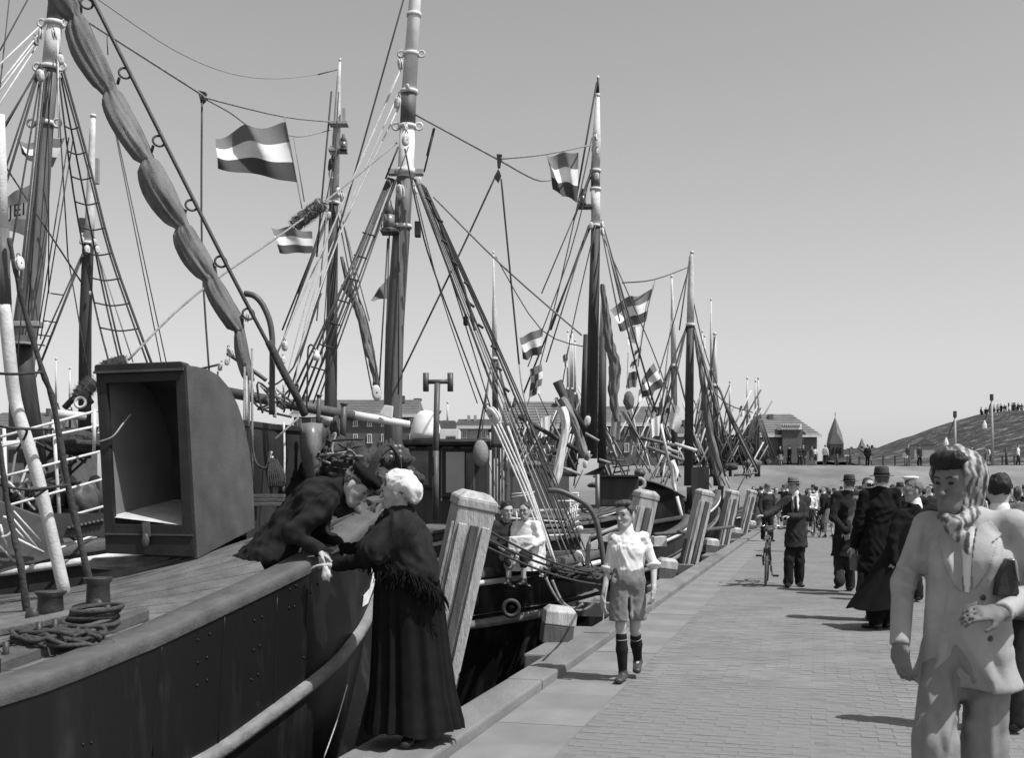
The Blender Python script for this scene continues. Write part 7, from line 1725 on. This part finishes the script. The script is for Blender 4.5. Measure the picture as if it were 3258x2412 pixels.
MB().bar(GV('m7', 945, 800, Y0+.1), GV('m7', 950, 935, Y0+.1), .07, .32, xax=(1, 0, 0)).build('bag_body', M_LEATH, bg_, bevel=.012); MB().torus(GV('m7', 942, 795, Y0+.1), .05, .009, Matrix.Rotation(rad(90), 3, 'X') @ Matrix.Rotation(rad(90), 3, 'Y'), 14, 6).build('handle', M_LEATH, bg_, True)
# man in long coat, profile
Y0 = 13.2
J = gj('m7', Y0, nb=(1432, 410), sL=(1320, 490, -.05), sR=(1560, 450, .15), chest=(1400, 580), waist=(1330, 780), pel=(1280, 920), hL=(1240, 930), hR=(1310, 930), kL=(1180, 1110), kR=(1230, 1120), aL=(1110, 1290), aR=(1190, 1295, .1), eL=(1240, 680, -.1), wL=(1260, 860, -.15), eR=(1560, 700, .1), wR=(1500, 880, .1))
ground(J, toe=[(-.5, .8, 0), (-.4, .85, 0)])
hdc = Head(GV('m7', 1405, 292, Y0), (-.99, -.12, -.1), (.05, 0, 1), .25)
t = suit_person('bareheaded man in long black overcoat turning his head aside', J, hdc, 1.8, M_BLACK, M_BLACK, hair=M_HAIRG, hem=.2, seed=13, h=.012, skin=M_SKIND)
cc = [(GV('m7', 1400, 560, Y0), .21, .16, 0), (GV('m7', 1330, 780, Y0), .21, .17, .3), (GV('m7', 1240, 980, Y0), .26, .2, .8), (GV('m7', 1120, 1240, Y0), .33, .24, 1.1)]
skirt(t, cc, M_BLACK, 7, .04, 4, 60, 'overcoat_skirt')
# white cap of a sailor behind him
J, hd, f, r_, P = stand((V(1984, 1109, 16.5).x, 16.5, 0), 1.80, rad(170))
t = suit_person('sailor in dark uniform with white round cap behind the overcoat man', J, hd, 1.76, M_DARK, M_DARK, seed=3, h=.02, fine=False, hair=M_HAIRB)
cp = MB().lathe(hd.p(0, .05, .22), [(.36*hd.hh, 0), (.37*hd.hh, .16*hd.hh), (.5*hd.hh, .2*hd.hh), (.5*hd.hh, .27*hd.hh), (.3*hd.hh, .33*hd.hh), (0, .33*hd.hh)], 20, hd.R).build('white_cap', M_SHIRT, t, True)
# dark-haired person behind the suited woman
Y0 = 7.6
lx = V(2178, 1100, 7.6)
J, hd, f, r_, P = stand((lx.x, 7.6, 0), 1.72, rad(160))
suit_person('dark-haired person in brown jacket walking just behind the suited woman', J, hd, 1.72, mat('brown_jacket', .05, .95, .2, 10, .2), M_DARK, seed=31, h=.014, hair=M_HAIR)
# man with sunglasses
lx = V(1890, 1100, 17.5)
J, hd, f, r_, P = stand((lx.x, 17.5, 0), 1.8, rad(10))
t = suit_person('man with dark sunglasses facing the boats behind the tall man', J, hd, 1.8, M_MID, M_CHAR, seed=33, h=.018, hair=M_HAIRB)
MB().tube([hd.p(-.24, -.3, .05), hd.p(0, -.42, .05), hd.p(.24, -.3, .05)], .022, 8).build('sunglasses', M_EYE, t, True)
# ---------------------------------------------------------------- crowd kinds built once, then copied
PROTO = {}
def proto(key, H, mj, mt, ang=0, hat=None, hair=None, skirt_=False, step=.06, arms=None, h=.024, hem=.16, shirtm=None, legs=True):
    J, hd, f, r_, P = stand((0, 0, 0), H, 0, step, arms)
    t = thing('person', 'x', 'person', (0, 0, 0))
    L, S_ = body_prims(J, hd, H, skirt_, False, False)
    mk('body', L, M_SKIN, t, h=h*.7, k=.02)
    if skirt_:
        mk('top', jacket(J, H, hem=.03, b=.92)[0], mj, t, h=h, folds=.004); z = lambda q: Vector((0, -.0, q*H))
        skirt(t, [(z(.60), .13, .11, 0), (z(.53), .17, .14, .4), (z(.30), .24, .2, 1.1)], mt, 9, .05, 3, 44)
    else:
        L, (hp, dn) = jacket(J, H, hem=hem); mk('jacket', L, mj, t, h=h, cuts=[(hp+dn*.02, dn)], folds=.005)
        mk('trousers', trousers(J, H), mt, t, h=h, folds=.005)
    shoes(t, J, H, M_LEATH, h)
    if hair: hd.hair(t, hair, h*.7, long=.15 if skirt_ else 0)
    if hat: hd.hat(t, hat)
    if not skirt_: collar_shirt(t, J, hd, H, M_SHIRT, h*.8)
    PROTO[key] = t; return t
FELT = MATS['felt_hat']; FELTD = MATS['dark_felt_hat']
proto('hatman', 1.78, M_CHAR, M_DARK, hat=FELT)
proto('darkhat', 1.76, M_DARK, M_BLACK, hat=FELTD, step=-.05)
proto('bare', 1.78, M_CHAR, M_MID, hair=M_HAIRB)
proto('shirtman', 1.76, M_SHIRT, M_CHAR, hair=M_HAIR, hem=.02)
proto('lady', 1.66, M_MID, M_MID, hair=M_HAIRB, skirt_=True)
proto('ladyw', 1.64, M_SHIRT, M_DARK, hair=M_HAIR, skirt_=True)
proto('ladyd', 1.65, M_DARK, M_SHORTS, hair=M_HAIRB, skirt_=True)
proto('kid', 1.3, M_SHIRT, M_SHORTS, hair=M_HAIRB, hem=.02)
used = set()
def place(key, x, Y, ang, label, group=GP, z=0, s=1.0, xv=True):
    src = PROTO[key]; X = V(x, 1100, Y).x if xv else x
    if key not in used:
        o = src; used.add(key)
    else:
        o = src.copy(); C.objects.link(o)
        for ch in src.children:
            c = ch.copy(); C.objects.link(c); c.parent = o
            for g in ch.children:
                d = g.copy(); C.objects.link(d); d.parent = c
    o.location = (X, Y, z); o.rotation_euler = (0, 0, ang); o.scale = (s, s, s); tag(o, label, 'person', group); return o
place('hatman', 1671, 36, rad(15), 'man in suit and felt hat walking past the fifth mooring pile')
place('ladyd', 1806, 38.8, rad(190), 'woman in pale grey skirt walking away beside the parked cyclist')
place('shirtman', 1778, 44, rad(170), 'man in white shirt pedalling a bicycle away')
place('darkhat', 1732, 30, rad(170), 'man in dark coat half hidden behind the bicycle man')
place('bare', 2045, 22, rad(200), 'man in dark suit half hidden behind the suited woman\'s shoulder')
place('lady', 2215, 20, rad(185), 'woman in grey at the far side of the quay')
place('ladyw', 2195, 33, rad(20), 'woman in white blouse facing the boats behind the dark-haired person')
place('bare', 2150, 40, rad(160), 'man in a suit beyond the headscarf woman')
place('kid', 1935, 24, rad(180), 'child in white shirt behind the tall hatted man')
place('darkhat', 1960, 27, rad(10), 'man in dark hat looking out behind the overcoat man')
rc_ = random.Random(42)
keys = ['hatman', 'bare', 'lady', 'ladyw', 'shirtman', 'darkhat', 'ladyd', 'kid', 'bare', 'lady']
desc = {'hatman': 'man in suit and pale hat in the crowd before the dike', 'darkhat': 'man in dark coat and dark hat in the crowd before the dike', 'bare': 'bareheaded man in dark jacket in the crowd before the dike', 'shirtman': 'man in white shirt in the crowd before the dike',
        'lady': 'woman in grey dress in the crowd before the dike', 'ladyw': 'woman in white blouse in the crowd before the dike', 'ladyd': 'woman in dark top and grey skirt in the crowd before the dike', 'kid': 'child in white shirt in the crowd before the dike'}
for i in range(135):
    x = rc_.uniform(1640, 2260); Y = rc_.uniform(40, 78) if x < 1990 else rc_.uniform(27, 70); k = rc_.choice(keys)
    place(k, x, Y, rc_.uniform(0, 6.28), desc[k], 'crowd before the dike', 0, rc_.uniform(.94, 1.05))
# people on the dike and on the dune
for i, (x, Y) in enumerate(((1742, 97), (1750, 97.5), (1768, 97), (1775, 97), (1798, 97), (1890, 97), (1894, 97.2), (1972, 97), (1978, 97), (2003, 98), (2118, 98), (2150, 97), (2155, 98), (2218, 97), (1720, 98), (1700, 97))):
    k = keys[i % 9]; place(k, x, Y, rc_.uniform(0, 6.28), desc[k].replace('in the crowd before the dike', 'standing on top of the dike'), 'people on top of the dike', 3.68, 1)
for i in range(12):
    x = 2140+i*8+rc_.uniform(-3, 3); Y = 183; X = V(x, 900, Y).x; k = keys[i % 9]
    place(k, X, Y, rc_.uniform(0, 6.28), desc[k].replace('in the crowd before the dike', 'on the ridge of the dune'), 'people on the dune ridge', hill_z(X, Y)-.05, 1, False)
# ---------------------------------------------------------------- children sitting on the black boat's rail
def seated(label, x, y, Y, ang, mj, mt, hair, H=1.35):
    s_ = V(x, y, Y); f = Vector((math.sin(ang), -math.cos(ang), 0)); r_ = Vector((math.cos(ang), math.sin(ang), 0)); u = Vector((0, 0, 1))
    def P(a, b, c): return s_+(r_*a+f*b+u*c)*H
    J = dict(pel=P(0, 0, .07), waist=P(0, .01, .15), chest=P(0, .03, .26), nb=P(0, .04, .35))
    for s, q in (('L', -1), ('R', 1)):
        J['s'+s] = P(.1*q, .03, .33); J['h'+s] = P(.055*q, .02, .06); J['k'+s] = P(.07*q, .24, .09); J['a'+s] = P(.07*q, .25, -.13); J['t'+s] = P(.07*q, .33, -.16); J['e'+s] = P(.15*q, .06, .2); J['w'+s] = P(.08*q, .2, .13)
    hd = Head(P(0, .06, .455), f-u*.1, u, .15*H)
    t = thing('person', label, 'person', s_, 'children on the black boat')
    L, S_ = body_prims(J, hd, H, False, True, True, .5); b = mk('body', L, M_SKIN, t, subs=S_, h=.011, k=.018); hd.face_parts(b)
    hd.hair(t, hair, .011); mk('shirt', jacket(J, H, hem=.0, b=.95, sleeve=.5)[0], mj, t, h=.014, folds=.005); mk('trousers', trousers(J, H, .95, .4), mt, t, h=.014, folds=.004); shoes(t, J, H, M_LEATH, .014)
seated('child with dark hair in white jacket sitting on the black boat', 1150, 1228, 14.5, rad(-25), M_SHIRT, M_CHAR, M_HAIRB, 1.45)
seated('child in grey jumper sitting beside the lifebuoy on the black boat', 1098, 1232, 14.6, rad(25), M_CHAR, M_SHORTS, M_HAIR, 1.5)
# ---------------------------------------------------------------- bicycles
def bicycle(label, fw, ang, wr=.355, group='bicycles on the quay', lean=0, lamp=True):
    t = thing('bicycle', label, 'bicycle', (fw[0], fw[1], 0), group)
    f = Vector((math.sin(ang), -math.cos(ang), 0)); r_ = Vector((math.cos(ang), math.sin(ang), 0)); u = Vector((0, 0, 1)); o = Vector((fw[0], fw[1], 0)); u = (u+r_*lean).normalized()
    def P(a, z, s=0): return o+f*a+u*z+r_*s
    Rw = Matrix((f, u, r_)).transposed()
    for nm, a in (('front_wheel', 0), ('rear_wheel', -1.12)):
        w_ = MB().torus(P(a, wr), wr-.012, .019, Rw, 40, 8).build(nm, M_RUB if nm == 'rear_wheel' else mat('tyre_grey', .12, .8), t, True)
        MB().torus(P(a, wr), wr-.034, .008, Rw, 40, 6).build('rim', M_CHROME, w_, True)
        MB().tube([P(a, wr, -.045), P(a, wr, .045)], .018, 10).build('hub', M_CHROME, w_, True)
        for k in range(18):
            g = k*6.283/18; MB().tube([P(a, wr, .02*(-1)**k), P(a, wr)+(f*math.cos(g)+u*math.sin(g))*(wr-.035)], .0016, 4).build('spoke', M_CHROME, w_)
        sg_ = MB(); rows = []
        for i in range(15):
            g = (.35 if nm == 'front_wheel' else .1)+i*(2.2 if nm == 'front_wheel' else 2.7)/14; g = math.pi-g if nm == 'front_wheel' else math.pi-g
            c = P(a, wr)+(f*math.cos(g)+u*math.sin(g))*(wr+.025); rows.append([c-r_*.032-u*.008, c-r_*.016+(f*math.cos(g)+u*math.sin(g))*.008, c+r_*.016+(f*math.cos(g)+u*math.sin(g))*.008, c+r_*.032-u*.008])
        sg_.grid(rows).build('mudguard', M_IRON, t, True)
    fr = MB(); bb = P(-.62, .30); hdT = P(-.2, .92); hdB = P(-.14, .66); st_ = P(-.78, .84)
    for a, b in ((bb, hdB), (P(-.76, .80), hdT), (bb, st_), (bb, P(-1.12, wr, .05)), (bb, P(-1.12, wr, -.05)), (P(-.76, .78), P(-1.12, wr, .05)), (P(-.76, .78), P(-1.12, wr, -.05)), (hdT, hdB)): fr.tube([a, b], .014, 8)
    fr.build('frame', M_IRON, t, True)
    fk = MB()
    for s in (-1, 1): fk.tube([hdB, P(-.1, .62, .05*s), P(0, wr, .05*s)], .012, 8)
    fk.build('fork', M_IRON, t, True)
    hb = MB().tube(spline([P(-.42, .98, -.28), P(-.26, .99, -.27), P(-.16, 1.0, -.12), P(-.2, .99, 0), P(-.16, 1.0, .12), P(-.26, .99, .27), P(-.42, .98, .28)], 4), .0125, 8).build('handlebar', M_CHROME, t, True)
    for s in (-1, 1): MB().tube([P(-.42, .98, .28*s), P(-.30, .985, .275*s)], .018, 8).build('grip', M_RUB, hb, True)
    MB().tube([hdT, P(-.21, 1.0)], .013, 8).build('stem', M_CHROME, t, True)
    b = MB(); b.ball(P(-.84, .92), .13, 12, 8, (1, .7, .35), Matrix((f, r_, u)).transposed()); b.tube([P(-.72, .92), P(-.58, .915)], [.04, .02], 8); b.build('saddle', M_LEATHB, t, True)
    cr = MB().torus(P(-.62, .30, .06), .09, .008, Rw, 24, 6).build('chainring', M_IRON, t, True)
    for s, dz in ((1, -.17), (-1, .17)):
        MB().tube([P(-.62, .30, .07*s), P(-.62+.03*s, .30+dz, .09*s)], .011, 6).build('crank', M_IRON, cr)
        MB().box(P(-.62+.03*s, .30+dz, .15*s), .08, .1, .03, Matrix((f, r_, u)).transposed()).build('pedal', M_RUB, cr)
    if lamp: MB().lathe(P(-.06, .80), [(.0, 0), (.05, .02), (.055, .07), (.03, .12)], 12, Matrix((r_, u, f)).transposed()).build('headlamp', M_CHROME, t, True)
    return t
p = GV('m7', 224, 1088, 19.2)
bicycle('dark bicycle wheeled by the man in the felt hat', (p.x, 19.25), rad(-14), lean=.04)
p = V(1772, 1170, 40.5)
bicycle('bicycle ridden by the man in the white shirt', (p.x, 40.5), rad(175), lamp=False)
# bench and box seen between hood and bending man
t = thing('plank_bench', 'slatted wooden bench on the boat behind the bending man', 'bench', V(575, 1115, 9.4))
for k in range(3): MB().bar(V(548, 1082+k*9, 9.6-k*.12), V(620, 1082+k*9, 9.6-k*.12), .1, .03, xax=(0, 1, 0)).build('slat', M_RAILW, t, bevel=.004)
for x in (552, 612): MB().bar(V(x, 1095, 9.5), V(x, 1135, 9.5), .05, .05).build('leg', M_WOODD, t)
